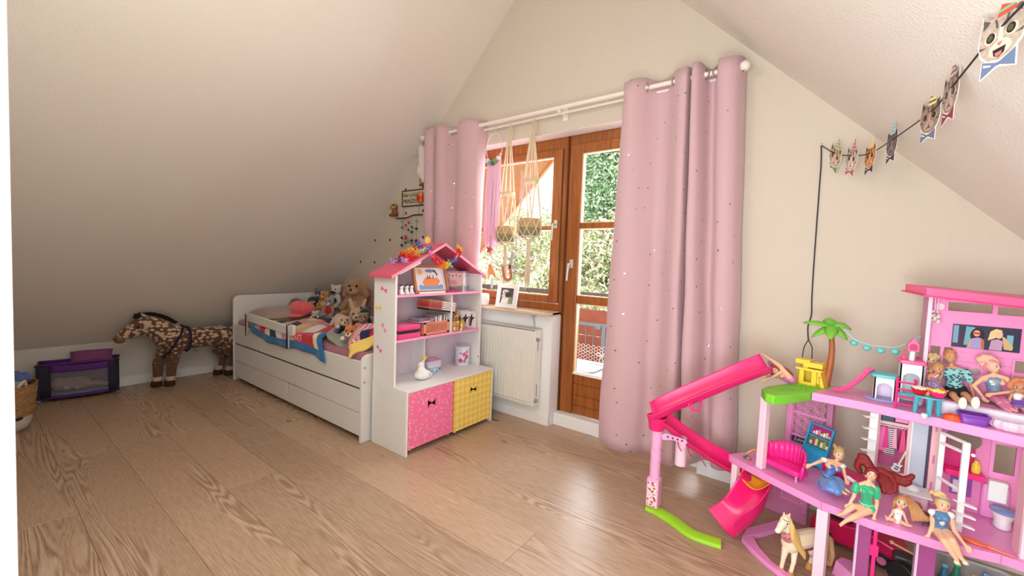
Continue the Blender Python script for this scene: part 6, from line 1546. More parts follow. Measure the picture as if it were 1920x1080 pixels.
obj('seat', G().lathe([(.031, .058), (.033, .061), (.031, .065), (.004, .066)], 20, T(5.383, -.415, Z1 + .001) @ Matrix.Diagonal((1, 1.25, 1, 1))), plas('seat_blue', (130, 150, 206)), tl, smooth=60)
tag(obj('toy_bottle', G().lathe([(.011, 0), (.012, .003), (.012, .030), (.007, .036), (.006, .044), (.003, .045)], 14, T(5.318, -.37, .4905)), PL['yellow'], loc=(5.318, -.37, .49), smooth=50), 'tiny yellow toy bottle standing on the magenta bathroom counter', 'toy bottle')
tag(obj('toy_cup', G().lathe([(.006, 0), (.007, .02), (.006, .021), (.005, .004)], 12, T(5.293, -.37, .4905)), plas('lilac_cup', (190, 170, 196)), loc=(5.293, -.37, .49)), 'tiny grey lilac cup beside the yellow bottle on the counter', 'toy cup')
# white prong stair and folding stair
wt = thing('prong_stair', 'white toy stair post with pointed treads left of doll closet', 'toy stair', (5.02, -.42, Z1))
obj('post', G().box(5.010, 5.036, -.428, -.405, Z1 + .0005, .654), PL['white'], wt, bevel=.002)
for k in range(7):
    z = .362 + k * .045
    obj('tread', G().add([(5.036, -.41, z), (5.036, -.43, z), (4.995, -.455, z + .006), (4.988, -.44, z + .006), (5.036, -.41, z + .006), (5.036, -.43, z + .006), (4.995, -.455, z + .010), (4.988, -.44, z + .010)], [(0, 1, 2, 3), (4, 7, 6, 5), (0, 4, 5, 1), (1, 5, 6, 2), (2, 6, 7, 3), (3, 7, 4, 0)]), PL['white'], wt)
ws = thing('folding_stair', 'white toy stair frame standing open in front of bathroom', 'toy stair', (5.23, -.5, Z1))
obj('post', G().box(5.244, 5.262, -.556, -.540, Z1 + .0005, .643), PL['white'], ws, bevel=.002); obj('post', G().box(5.204, 5.220, -.456, -.442, Z1 + .08, .637), PL['white'], ws, bevel=.002)
for za, zb_ in ((.634, .640), (.598, .606), (.470, .470)): obj('beam', G().tube([(5.208, -.45, za), (5.250, -.547, zb_)], .006, 6), PL['white'], ws)
for z in (.36, .395, .432): obj('tread', G().add([(5.235, -.545, z), (5.25, -.565, z), (5.285, -.58, z), (5.278, -.56, z), (5.235, -.545, z + .006), (5.25, -.565, z + .006), (5.285, -.58, z + .006), (5.278, -.56, z + .006)], [(3, 2, 1, 0), (4, 5, 6, 7), (0, 1, 5, 4), (1, 2, 6, 5), (2, 3, 7, 6), (3, 0, 4, 7)]), PL['white'], ws)
obj('knob', G().ball((5.270, -.552, .605), .006, 10), PL['white'], ws)
hd = thing('toy_washstand', 'pale lilac moulded toy furniture piece behind the kid dolls', 'toy furniture', (5.165, -.42, Z1))
obj('cabinet', G().box(5.12, 5.19, -.46, -.375, Z1 + .0005, .38), PL['palepink'], hd, bevel=.006); obj('shelf', G().box(5.11, 5.20, -.47, -.37, .38, .386), PL['white'], hd, bevel=.002); obj('basin', G().ball((5.15, -.42, .392), (.022, .026, .012), 14), PL['white'], hd)
# ---- sofa, blue bookcase, magenta bench
sf = thing('toy_sofa', 'hot pink shell-backed toy sofa on the dollhouse middle floor', 'toy sofa', (4.745, -.47, Z1))
MS2 = T(4.748, -.462, Z1) @ RZ(radians(-31))
hp = PL['hot']
obj('seat', G().prism(rrect(-.085, .085, -.045, .035, .03), .022, MS2 @ T(0, 0, .022)), plas('sofa_pink', (248, 44, 150)), sf, bevel=.006, segs=3)
nb_ = 16
for k in range(nb_):
    a0 = pi * 1.0 * k / nb_; a1 = pi * (k + 1) / nb_
    def pt(a, r, z): return (.088 * r * cos(a), -.012 + .05 * r * sin(a) - .03 * (abs(cos(a)) ** 3), z)
    h = .045 + .062 * sin((a0 + a1) / 2) ** .6; am = (a0 + a1) / 2
    rows = [[pt(a0, 1, .02), pt(am, 1.05, .02), pt(a1, 1, .02)], [pt(a0, 1.02, .02 + h * .6), pt(am, 1.09, .02 + h * .6), pt(a1, 1.02, .02 + h * .6)], [pt(a0, 1.06, .02 + h * .93), pt(am, 1.13, .02 + h), pt(a1, 1.06, .02 + h * .93)]]
    obj('back_shell', G().sheet(rows, MS2), bpy.data.materials['plastic_sofa_pink'], sf, solid=.005, smooth=80)
for x, y in ((-.07, -.035), (.07, -.035), (-.06, .03), (.06, .03)): obj('leg', G().tube([(x, y, .0005), (x, y, .024)], .004, 8, M=MS2), PL['pink'], sf)
bcs = thing('toy_bookcase', 'small bright blue toy bookcase with printed shelves, leaning by the lattice', 'toy bookcase', (4.84, -.27, Z1))
MB_ = T(4.842, -.285, Z1 + .0005) @ RZ(radians(-22)) @ RY(radians(6)) @ RX(radians(-6))
for x in (-.048, .042): obj('side', G().add([tuple(MB_ @ V(p)) for p in [(x, -.03, 0), (x + .006, -.03, 0), (x + .006, .01, 0), (x, .01, 0), (x, -.008, .185), (x + .006, -.008, .185), (x + .006, .01, .185), (x, .01, .185)]], [(3, 2, 1, 0), (4, 5, 6, 7), (0, 1, 5, 4), (1, 2, 6, 5), (2, 3, 7, 6), (3, 0, 4, 7)]), PL['blue'], bcs)
obj('back', G().box(-.045, .045, .006, .010, 0, .185, MB_), PL['blue'], bcs)
obj('cupboard', G().box(-.042, .042, -.022, .006, .005, .078, MB_), PL['blue'], bcs, bevel=.001)
for z in (.08, .13, .181): obj('shelf', G().box(-.046, .046, -.022 + (z - .08) * .12, .008, z, z + .005, MB_), PL['blue'], bcs)
for k in range(2): obj('cupboard_knob', G().ball(tuple(MB_ @ V((-.008 + .022 * k, -.023, .05))), .002, 6), plas('knob_blue', (30, 110, 160)), bcs)
obj('print', G().box(-.038, .040, .003, .0055, .136, .180, MB_), mat('shelf_print_plum', (170, 30, 110), .5), bcs); obj('print', G().box(-.040, .040, .003, .0055, .086, .129, MB_), mat('shelf_print_olive', (120, 120, 40), .5), bcs)
for k in range(7): obj('print_item', G().box(-.032 + .010 * k, -.024 + .010 * k, .002, .003, .138, .150 + .006 * (k % 3), MB_), mat('pr_a%d' % k, [(244, 200, 220), (250, 240, 230), (240, 120, 170), (244, 220, 120), (250, 250, 250), (200, 220, 120), (240, 170, 190)][k], .5), bcs)
for k in range(7): obj('print_item', G().box(-.036 + .0105 * k, -.027 + .0105 * k, .002, .003, .088, .104 + .007 * (k % 3), MB_), mat('pr_b%d' % k, [(240, 220, 210), (190, 60, 100), (230, 226, 200), (90, 140, 60), (250, 220, 230), (150, 180, 70), (250, 240, 220)][k], .5), bcs)
bn = thing('toy_bench', 'deep magenta toy daybed standing behind the blue gown doll', 'toy bench', (4.93, -.42, Z1))
MBn = T(4.945, -.415, Z1) @ RZ(radians(-38))
obj('cushion', G().prism(rrect(-.075, .075, -.03, .045, .012), .030, MBn @ T(0, 0, .03)), plas('bench_magenta', (214, 26, 100)), bn, bevel=.006)
obj('base', G().box(-.068, .068, -.022, .038, .0005, .03, MBn), PL['pink'], bn, bevel=.002)
# ---- deck items
yh_ = thing('toy_beach_hut', 'small yellow toy hut with stepped roof under the palm tree', 'toy hut', (4.81, -.25, Z2))
MY = T(4.812, -.262, Z2 + .0005) @ RZ(radians(-14))
YL = PL['yellow']
wallf = G().box(-.05, -.042, -.03, .03, 0, .066, MY).box(-.05, .04, .024, .03, 0, .066, MY).box(-.05, .04, -.03, -.024, 0, .014, MY).box(-.05, -.024, -.03, -.024, .014, .066, MY).box(.006, .028, -.03, -.024, .014, .066, MY)
obj('wall', wallf, YL, yh_)
obj('side_buttress', G().add([tuple(MY @ V(p)) for p in [(.024, -.03, 0), (.056, -.03, 0), (.036, -.03, .07), (.024, -.03, .07), (.024, .03, 0), (.056, .03, 0), (.036, .03, .07), (.024, .03, .07)]], [(0, 1, 2, 3), (7, 6, 5, 4), (0, 4, 5, 1), (1, 5, 6, 2), (2, 6, 7, 3), (3, 7, 4, 0)]), YL, yh_)
obj('roof_slab', G().box(-.056, .044, -.036, .036, .066, .076, MY), YL, yh_, bevel=.001)
obj('roof_block', G().box(-.03, .044, -.03, .03, .082, .104, MY), YL, yh_, bevel=.001); obj('roof_block', G().box(-.062, -.005, -.026, .03, .092, .112, MY), YL, yh_, bevel=.001); obj('roof_neck', G().box(-.03, -.012, -.022, .022, .074, .094, MY), YL, yh_)
obj('door_print', G().box(.034, .038, -.0312, -.030, .018, .046, MY), plas('ochre_print', (196, 150, 40)), yh_); obj('door_print', G().box(.030, .042, -.0312, -.030, .044, .048, MY), bpy.data.materials['plastic_ochre_print'], yh_)
ms = thing('toy_pet_slide', 'little pink toy slide leading up to the white pet house', 'toy slide', (4.95, -.3, Z2))
def chute(nm, P, w, h, m, parent, n=7, th=.0025, sub=6, roll=0.0, hs=(1, 1)):
    C = catm(P, sub); rows = []
    for i, c in enumerate(C):
        t = C[min(i + 1, len(C) - 1)] - C[max(i - 1, 0)]; t.normalize()
        sd = V((t.y, -t.x, 0)); sd = sd.normalized() if sd.length > 1e-6 else V((1, 0, 0)); up = sd.cross(t); 
        if up.z < 0: up = -up
        wi = w if not isinstance(w, tuple) else w[0] + (w[1] - w[0]) * i / (len(C) - 1)
        sd, up = sd * cos(roll) + up * sin(roll), up * cos(roll) - sd * sin(roll)
        row = []
        for k in range(n):
            a = pi * k / (n - 1); u = -cos(a); 
            row.append(tuple(c + sd * (u * wi / 2) + up * (h * (abs(u) ** 2.6) * hs[u > 0])))
        rows.append(row)
    return obj(nm, G().sheet(rows), m, parent, solid=th, smooth=60)
chute('chute', [(4.895, -.345, Z2 + .006), (4.925, -.335, Z2 + .012), (4.955, -.325, Z2 + .035), (4.99, -.315, Z2 + .080), (5.006, -.31, Z2 + .106), (5.016, -.305, Z2 + .112)], .034, .012, plas('slide_pink', (246, 96, 160)), ms)
pt = thing('toy_pet_house', 'white two-part toy pet house with teal roofs and pink ladder', 'toy pet house', (5.08, -.34, Z2))
def archbox(x0, x1, y0, y1, z0, z1, m, par):
    w = (x1 - x0); a = [(x0, z0), (x0, z1), (x1, z1), (x1, z0), (x1 - w * .14, z0)] + [((x0 + x1) / 2 + w * .36 * cos(q), z0 + (z1 - z0) * .52 + w * .30 * sin(q)) for q in [pi * k / 10 for k in range(11)]] + [(x0 + w * .14, z0)]
    return obj('arch_wall', G().prism(a, .006, T(0, y0 + .006, 0) @ XZ), m, par)
archbox(5.020, 5.085, -.352, -.29, Z2 + .008, Z2 + .098, PL['white'], pt)
for x in (5.020, 5.081): obj('side_wall', G().box(x, x + .004, -.352, -.29, Z2 + .008, Z2 + .098), PL['white'], pt)
obj('back_wall', G().box(5.020, 5.085, -.294, -.29, Z2 + .008, Z2 + .098), plas('pet_inside', (236, 214, 240)), pt)
obj('base_disc', G().lathe([(.058, 0), (.060, .004), (.056, .008), (.01, .008)], 28, T(5.052, -.335, Z2 + .0005) @ Matrix.Diagonal((1, .62, 1, 1))), PL['lav'], pt)
obj('roof', G().plan(rrect(5.008, 5.094, -.372, -.28, .02), Z2 + .098, Z2 + .110), PL['teal'], pt, bevel=.002)
archbox(5.094, 5.160, -.352, -.29, Z2 + .05, Z2 + .165, PL['white'], pt)
for x in (5.094, 5.156): obj('side_wall', G().box(x, x + .004, -.352, -.29, Z2 + .008, Z2 + .165), PL['white'], pt)
obj('back_wall', G().box(5.094, 5.16, -.294, -.29, Z2 + .008, Z2 + .165), plas('pet_inside2', (226, 236, 240)), pt)
obj('mid_floor', G().plan(rrect(5.088, 5.170, -.375, -.285, .012), Z2 + .042, Z2 + .052), PL['teal'], pt, bevel=.002)
obj('top_slab', G().plan(rrect(5.088, 5.166, -.362, -.286, .01), Z2 + .165, Z2 + .180), plas('top_pink', (246, 104, 164)), pt, bevel=.003)
obj('column', G().tube([(5.124, -.345, Z2 + .180), (5.125, -.345, Z2 + .218)], .0085, 14), PL['white'], pt)
tp = [(-.017, 0), (.017, 0), (.017, .028), (.010, .036), (.004, .048), (0, .054), (-.004, .048), (-.010, .036), (-.017, .028)]
tw = obj('turret', G().prism(tp, .03, T(5.125, -.325, Z2 + .216) @ XZ), bpy.data.materials['plastic_top_pink'], pt, bevel=.0015)
obj('turret_window', G().prism([(-.012, .004), (.012, .004), (.012, .02)] + [(.012 * cos(q), .02 + .010 * sin(q)) for q in [pi * k / 6 for k in range(1, 6)]] + [(-.012, .02)], .001, T(5.125, -.3552, Z2 + .217) @ XZ), PL['magenta'], tw)
for x in (5.080, 5.132): obj('ladder_rail', G().tube([(x, -.43, Z2 + .0005), (x + .004, -.40, Z2 + .06), (x + .006, -.375, Z2 + .105)], .0045, 8), PL['hot'], pt)
for k in range(4): obj('rung', G().tube([(5.081, -.425 + .012 * k, Z2 + .018 + .026 * k), (5.135, -.425 + .012 * k, Z2 + .018 + .026 * k)], .0035, 8), PL['hot'], pt)
for x in (5.086, 5.138): obj('rail_knob', G().ball((x, -.374, Z2 + .107), .0065, 10), PL['hot'], pt)
tag(obj('toy_flask', G().lathe([(.007, 0), (.010, .004), (.010, .012), (.004, .02), (.003, .036), (.004, .038), (.002, .039)], 12, T(5.10, -.35, Z2 + .181)), plas('flask_pink', (240, 80, 130), .2), loc=(5.10, -.35, Z2 + .18), smooth=50), 'tiny pink flask on the top slab of pet house', 'toy bottle')
ls = thing('toy_light_string', 'teal toy lantern string from palm tree to the dollhouse wall', 'toy garland', (5.04, -.22, .9))
obj('cord', G().tube(catm([(4.917, -.24, .950), (4.950, -.24, .916), (4.995, -.235, .900), (5.04, -.23, .897), (5.09, -.225, .900), (5.128, -.22, .928), (5.160, -.22, .955)], 6), .0022, 6), plas('cord_mint', (160, 226, 220)), ls)
for x, z in ((4.950, .905), (4.994, .890), (5.040, .885), (5.086, .888)):
    obj('lantern', G().ball((x, -.236, z - .006), (.015, .014, .012), 14), plas('lantern_teal', (110, 214, 212), .3), ls, smooth=80)
obj('hook', G().ball((4.915, -.24, .952), .005, 8), bpy.data.materials['plastic_cord_mint'], ls)
tb = thing('toy_table', 'teal toy side table with splayed legs on the upper deck', 'toy table', (5.165, -.44, Z2))
obj('top', G().prism([(.042 * cos(2 * pi * k / 24), .030 * sin(2 * pi * k / 24)) for k in range(24)], .005, T(5.165, -.455, Z2 + .066)), PL['teal'], tb, bevel=.001)
for x, y in ((-.028, .012), (.028, .012), (0, -.026)): obj('leg', G().tube([(5.165 + x, -.455 + y, Z2 + .066), (5.165 + x * 1.15, -.455 + y * 1.15, Z2 + .0005)], [.009, .006], 8), plas('leg_teal', (76, 178, 200)), tb)
for k, (x, y, c, c2, nm) in enumerate(((5.139, -.452, (214, 24, 36), (246, 228, 214), 'tiny red bowl of popcorn on the teal table'), (5.186, -.462, (248, 40, 130), (250, 226, 110), 'tiny hot pink bowl of yellow snacks on the teal table'))):
    bw = thing('toy_bowl', nm, 'toy bowl', (x, y, Z2 + .0712), 'toy bowls on the teal table')
    obj('bowl', G().lathe([(.010, 0), (.013, .002), (.022, .016), (.024, .022), (.020, .0215), (.01, .012)], 18, T(x, y, Z2 + .0714)), plas('bowl_%d' % k, c), bw, smooth=50)
    g = G()
    for q in range(24): 
        a = q * 2.4; r = .018 * sqrt(q / 24); g.ball((x + r * cos(a), y + r * sin(a), Z2 + .0714 + .024 + .006 * (1 - r / .018)), .0052, 6)
    obj('snacks', g, plas('snack_%d' % k, c2, .7), bw)['kind'] = 'stuff'
tag(obj('toy_glass', G().lathe([(.006, 0), (.008, .02), (.0085, .03), (.0075, .03), (.005, .004)], 14, T(5.163, -.445, Z2 + .0714)), plas('peach_glass', (244, 170, 110), .2), loc=(5.163, -.445, Z2 + .0714), smooth=50), 'tiny peach coloured glass between the two bowls', 'toy glass')
mg_ = tag(obj('toy_mug', G().lathe([(.007, 0), (.009, .002), (.009, .016), (.008, .017), (.007, .004)], 14, T(5.150, -.51, Z2 + .0006)), mat('clear_blue_mug', (206, 226, 236), .1), loc=(5.15, -.51, Z2), smooth=50), 'tiny clear toy mug under the front of teal table', 'toy cup')
ob = thing('pet_bowl', 'tiny orange star-shaped pet bowl at the upper deck edge', 'toy bowl', (5.225, -.47, Z2))
obj('bowl', G().lathe([(.024, 0), (.026, .002), (.019, .016), (.017, .02), (.014, .018), (.012, .008)], 20, T(5.228, -.462, Z2 + .0006)), plas('bowl_orange', (246, 96, 50)), ob, smooth=50)
obj('rim', G().tube([(5.228 + .0185 * cos(2 * pi * k / 20), -.462 + .0185 * sin(2 * pi * k / 20), Z2 + .018) for k in range(20)], .0022, 6, closed=True), bpy.data.materials['plastic_bowl_orange'], ob)
pb = thing('pet_bath', 'purple toy pet tub at the front of upper deck', 'toy tub', (5.28, -.46, Z2))
P = rrect(5.243, 5.318, -.482, -.427, .012, 4); Pb = [(5.28 + (x - 5.28) * .82, -.455 + (y + .455) * .8) for x, y in P]; n = len(P)
obj('tub', G().add([(x, y, Z2 + .001) for x, y in Pb] + [(x, y, Z2 + .032) for x, y in P], [tuple(range(n - 1, -1, -1))] + [(i, (i + 1) % n, n + (i + 1) % n, n + i) for i in range(n)]), PL['purple'], pb, solid=.003, smooth=50)
obj('rim', G().tube([(x, y, Z2 + .032) for x, y in P], .004, 6, closed=True), PL['purple'], pb)
fr_ = thing('pet_bed', 'pale pink scalloped toy pet bed at right deck edge', 'toy bed', (5.37, -.47, Z2))
g = G(); rows = []
for z, r in ((.001, .85), (.012, 1.0), (.026, .98), (.032, .9), (.026, .8), (.010, .7)):
    rows.append([(5.372 + .052 * r * (1 + .05 * cos(12 * q)) * cos(q), -.452 + .042 * r * (1 + .05 * cos(12 * q)) * sin(q), Z2 + z) for q in [2 * pi * k / 72 for k in range(73)]])
obj('scalloped_rim', G().sheet(rows), plas('bed_pink', (246, 206, 226)), fr_, smooth=60); obj('pad', G().lathe([(.6, 0), (.62, .01), (.01, .014)], 24, T(5.372, -.452, Z2 + .001) @ Matrix.Diagonal((.06, .05, 1, 1))), PL['white'], fr_)
obr = thing('toy_brush', 'orange toy hairbrush lying at the front of bathroom floor', 'toy brush', (5.285, -.60, Z1))
MO = T(5.262, -.598, Z1 + .0005) @ RZ(radians(-18))
obj('head', G().ball(tuple(MO @ V((.018, 0, .005))), (.038, .017, .005), 14, R=RZ(radians(-18))), plas('brush_orange', (246, 110, 60)), obr, smooth=80)
obj('handle', G().tube([MO @ V((.052, 0, .005)), MO @ V((.075, -.004, .006)), MO @ V((.105, -.002, .006))], [.006, .003, .003], 8), bpy.data.materials['plastic_brush_orange'], obr)
# ---- water slide, its column and green foot
sl = thing('toy_water_slide', 'hot pink spiral toy slide on a pink column left of the dollhouse', 'toy slide', (4.25, -.55, 0))
SLP = plas('slide_hot', (244, 36, 122), .28)
chute('upper_chute', [(4.665, -.405, .752), (4.55, -.45, .682), (4.42, -.492, .598), (4.31, -.53, .525), (4.235, -.555, .470), (4.200, -.562, .452)], .130, .055, SLP, sl, n=13, th=.003, roll=.08, hs=(.86, 1.25))
chute('lower_chute', [(4.205, -.548, .438), (4.24, -.525, .420), (4.31, -.475, .352), (4.40, -.415, .285), (4.49, -.37, .235), (4.575, -.34, .205), (4.635, -.345, .190)], .095, .045, SLP, sl, n=11, th=.003, roll=-.2, hs=(1.4, .75))
chute('end_scoop', [(4.655, -.37, .235), (4.664, -.42, .195), (4.657, -.47, .145), (4.637, -.515, .098), (4.605, -.555, .060), (4.578, -.587, .036)], (.12, .185), .095, SLP, sl, n=13, th=.003, roll=-.3)
obj('turn_collar', G().lathe([(.034, .405), (.036, .41), (.042, .45), (.05, .47), (.046, .472), (.036, .45), (.02, .446)], 24, T(4.218, -.552, 0)), SLP, sl, smooth=50)
for t in ((4.40, -.555, .575), ): obj('clip', G().tube(catm([(4.362, -.562, .60), (4.366, -.57, .562), (4.385, -.57, .545), (4.41, -.562, .555), (4.416, -.555, .605)], 4), .004, 6).tube(catm([(4.37, -.563, .60), (4.378, -.568, .562), (4.39, -.57, .55)], 4), .003, 6), SLP, sl)
for x, y, z in ((4.33, -.50, .335), (4.37, -.47, .31), (4.43, -.44, .27)): obj('rib_band', G().tube(catm([(x - .018, y - .035, z + .045), (x - .006, y - .04, z + .01), (x + .006, y - .03, z - .012)], 4), .0025, 6), plas('rib_dark', (200, 20, 96)), sl)
COLP = plas('column_pink', (244, 176, 220))
obj('column', G().tube([(4.222, -.552, .14), (4.222, -.552, .41)], .0245, 24), COLP, sl)
g = G()
for k in range(22):
    a = k * .9; z = .19 + k * .0098; g.tube(catm([(4.222 + .0246 * cos(a + q * .14), -.552 + .0246 * sin(a + q * .14), z + .007 * sin(q * 1.4)) for q in range(5)], 2), .0016, 4)
obj('column_relief', g, PL['pink'], sl)['kind'] = 'stuff'
obj('sleeve', G().box(4.194, 4.252, -.582, -.526, .022, .165), COLP, sl, bevel=.004)
obj('sleeve_print', G().box(4.200, 4.246, -.5836, -.582, .03, .15), spots_mat('floral_rose_print', (240, 226, 222), (214, 50, 92), 62, .36, .4, sheen=0), sl)
for k in range(14): obj('print_leaf', G().prism([(0, -.004), (.0025, 0), (0, .004), (-.0025, 0)], .0004, T(4.204 + .038 * ((k * 7 % 10) / 10), -.5837, .036 + .008 * k) @ RY(k * 1.3) @ XZ), plas('print_leaf_grey', (84, 110, 90)), sl)
obj('bracket', G().prism([(4.244, .385), (4.262, .398), (4.355, .392), (4.365, .378), (4.352, .372), (4.30, .374), (4.25, .362)], .010, T(0, -.545, 0) @ XZ), COLP, sl, bevel=.001)
for x in (4.275, 4.298, 4.320, 4.341): obj('bracket_hole', G().tube([(x, -.5556, .384), (x, -.5545, .384)], .0055, 10), plas('hole_dark', (110, 60, 96)), sl)
obj('bracket_lug', G().box(4.345, 4.358, -.556, -.547, .352, .374), COLP, sl)
obj('hanging_tube', G().tube([(4.318, -.478, .37), (4.320, -.478, .232)], .026, 22), PL['palepink'], sl)
g = G(); C = catm([(4.205, -.552, 0), (4.262, -.568, 0), (4.33, -.592, 0), (4.42, -.638, 0), (4.49, -.638, 0), (4.545, -.628, 0)], 6); rows = []
for i, c in enumerate(C):
    t = (C[min(i + 1, len(C) - 1)] - C[max(i - 1, 0)]).normalized(); sd = V((t.y, -t.x, 0)); w = .03 if i > 3 else .036
    rows.append([tuple(c - sd * w + V((0, 0, .001))), tuple(c - sd * w * .9 + V((0, 0, .016))), tuple(c + V((0, 0, .022 + .002 * (i % 2)))), tuple(c + sd * w * .9 + V((0, 0, .016))), tuple(c + sd * w + V((0, 0, .001)))])
obj('green_foot', G().sheet(rows), plas('foot_green', (160, 220, 40), .5), sl, smooth=50)
hm = thing('toy_hammock', 'orange toy hammock slung under the dollhouse middle floor', 'toy hammock', (4.63, -.43, .25))
rows = []
for i in range(9):
    u = i / 8; row = []
    for k in range(7):
        v = k / 6; p = V((4.575, -.455, .258)).lerp(V((4.70, -.47, .272)), u).lerp(V((4.60, -.38, .262)).lerp(V((4.715, -.39, .282)), u), v); p.z -= .05 * sin(pi * u) * (1 - .4 * v) + .012 * sin(pi * v); row.append(tuple(p))
    rows.append(row)
obj('cloth', G().sheet(rows), plas('hammock_orange', (246, 166, 46), .5), hm, solid=.003, smooth=80)
for p, q in (((4.575, -.455, .258), (4.596, -.44, .299)), ((4.70, -.47, .272), (4.69, -.455, .299))): obj('cord', G().tube([p, q], .002, 6), plas('hammock_cord', (246, 190, 90)), hm)
hk = thing('toy_flower_loop', 'yellow wire loop with green and red toy berries on floor corner', 'toy flower', (4.60, -.42, Z1))
obj('loop', G().tube(catm([(4.592, -.42, Z1), (4.598, -.42, Z1 + .028), (4.622, -.42, Z1 + .05), (4.640, -.425, Z1 + .056)], 5), .0025, 6), bpy.data.materials['plastic_hammock_cord'], hk)
for dx, dz, c in ((0, .008, 'g'), (.014, .010, 'l'), (.022, .008, 'p'), (.010, .016, 'g')): obj('berry', G().ball((4.588 + dx, -.43, Z1 + dz), .007, 8), BM[c], hk)
# ---- toy car and clutter under the floor
car = thing('toy_car', 'magenta open-top toy car parked under the dollhouse', 'toy car', (5.02, -.27, 0))
MC = T(5.015, -.262, 0) @ RZ(radians(-14))
CARM = plas('car_magenta', (206, 16, 84), .3)
prof = [(-.16, .03), (-.155, .085), (-.13, .115), (-.02, .118), (.0, .125), (.06, .122), (.13, .105), (.155, .08), (.16, .035), (.13, .022), (-.13, .022)]
obj('body', G().prism(prof, .13, MC @ T(0, .065, 0) @ XZ), CARM, car, bevel=.010, segs=3)
obj('cockpit', G().box(-.12, .04, -.045, .045, .09, .1215, MC), plas('cockpit_dark', (30, 24, 30)), car, bevel=.004)
obj('windscreen', G().hexa([tuple(MC @ V(p)) for p in [(.045, -.05, .12), (.05, -.05, .12), (.05, .05, .12), (.045, .05, .12), (.015, -.045, .165), (.02, -.045, .165), (.02, .045, .165), (.015, .045, .165)]]), mat('screen_grey', (120, 116, 124), .1, alpha=.6), car)
for x in (-.10, .095):
    for y in (-.068, .052): 
        w_ = obj('wheel', G().tube([(x, y, .032), (x, y + .018, .032)], .031, 22, M=MC), BLACK, car, bevel=.003); obj('hub', G().tube([(x, y - .0015 if y < 0 else y + .0195, .032), (x, y + .002 if y < 0 else y + .017, .032)], .016, 14, M=MC), plas('hub_pink', (230, 120, 170)), w_)
for k in range(2): obj('headrest', G().cbox((-.03, -.022 + .044 * k, .125), (.014, .03, .03), MC), plas('seat_hot', (220, 40, 120)), car, bevel=.004)
tr_ = thing('toy_trailer', 'dark toy vehicle with big black wheel behind the lift shaft', 'toy vehicle', (5.16, -.40, 0))
obj('wheel', G().tube([(5.135, -.43, .045), (5.150, -.405, .045)], .044, 22), BLACK, tr_, bevel=.004); obj('chassis', G().box(5.12, 5.20, -.40, -.34, .03, .10), plas('chassis_grey', (70, 64, 66)), tr_, bevel=.006); obj('lever', G().tube([(5.11, -.42, .155), (5.20, -.40, .12)], .004, 8).ball((5.108, -.42, .157), .008, 10), plas('peach_knob', (226, 170, 130)), tr_)
bx = thing('clear_toy_box', 'clear plastic box full of small toys under dollhouse right side', 'storage box', (5.32, -.42, 0))
m, nt, b = nmat('clear_box_plastic'); b.inputs['Base Color'].default_value = lin((210, 218, 224)); b.inputs['Alpha'].default_value = .35; b.inputs['Roughness'].default_value = .15
P = rrect(5.215, 5.445, -.56, -.30, .03, 4); n = len(P)
obj('box', G().add([(x, y, .001) for x, y in P] + [(x, y, .12) for x, y in P], [tuple(range(n - 1, -1, -1))] + [(i, (i + 1) % n, n + (i + 1) % n, n + i) for i in range(n)]), m, bx, solid=.002)
obj('rim', G().tube([(x, y, .12) for x, y in P], .005, 6, closed=True), mat('clear_rim', (190, 196, 204), .2), bx)
for k, (x, y, c, nm) in enumerate(((5.26, -.40, (64, 130, 160), 'blue'), (5.30, -.36, (60, 150, 120), 'green'), (5.335, -.42, (226, 196, 50), 'yellow'), (5.37, -.37, (60, 96, 140), 'dark blue'), (5.40, -.44, (196, 50, 80), 'red'), (5.29, -.47, (180, 180, 190), 'grey'), (5.35, -.49, (70, 160, 180), 'teal'))):
    o = thing('toy_figure', '%s toy standing in the clear plastic box' % nm, 'toy', (x, y, .003), 'small toys in the clear box')
    obj('body', G().lathe([(.018, 0), (.022, .004), (.020, .06), (.012, .085), (.008, .11), (.004, .112)], 12, T(x, y, .004)), plas('box_toy_%d' % k, c), o, smooth=50); obj('cap', G().ball((x, y, .124), (.011, .011, .010), 8), plas('box_cap_%d' % k, tuple(min(255, q + 50) for q in c)), o)
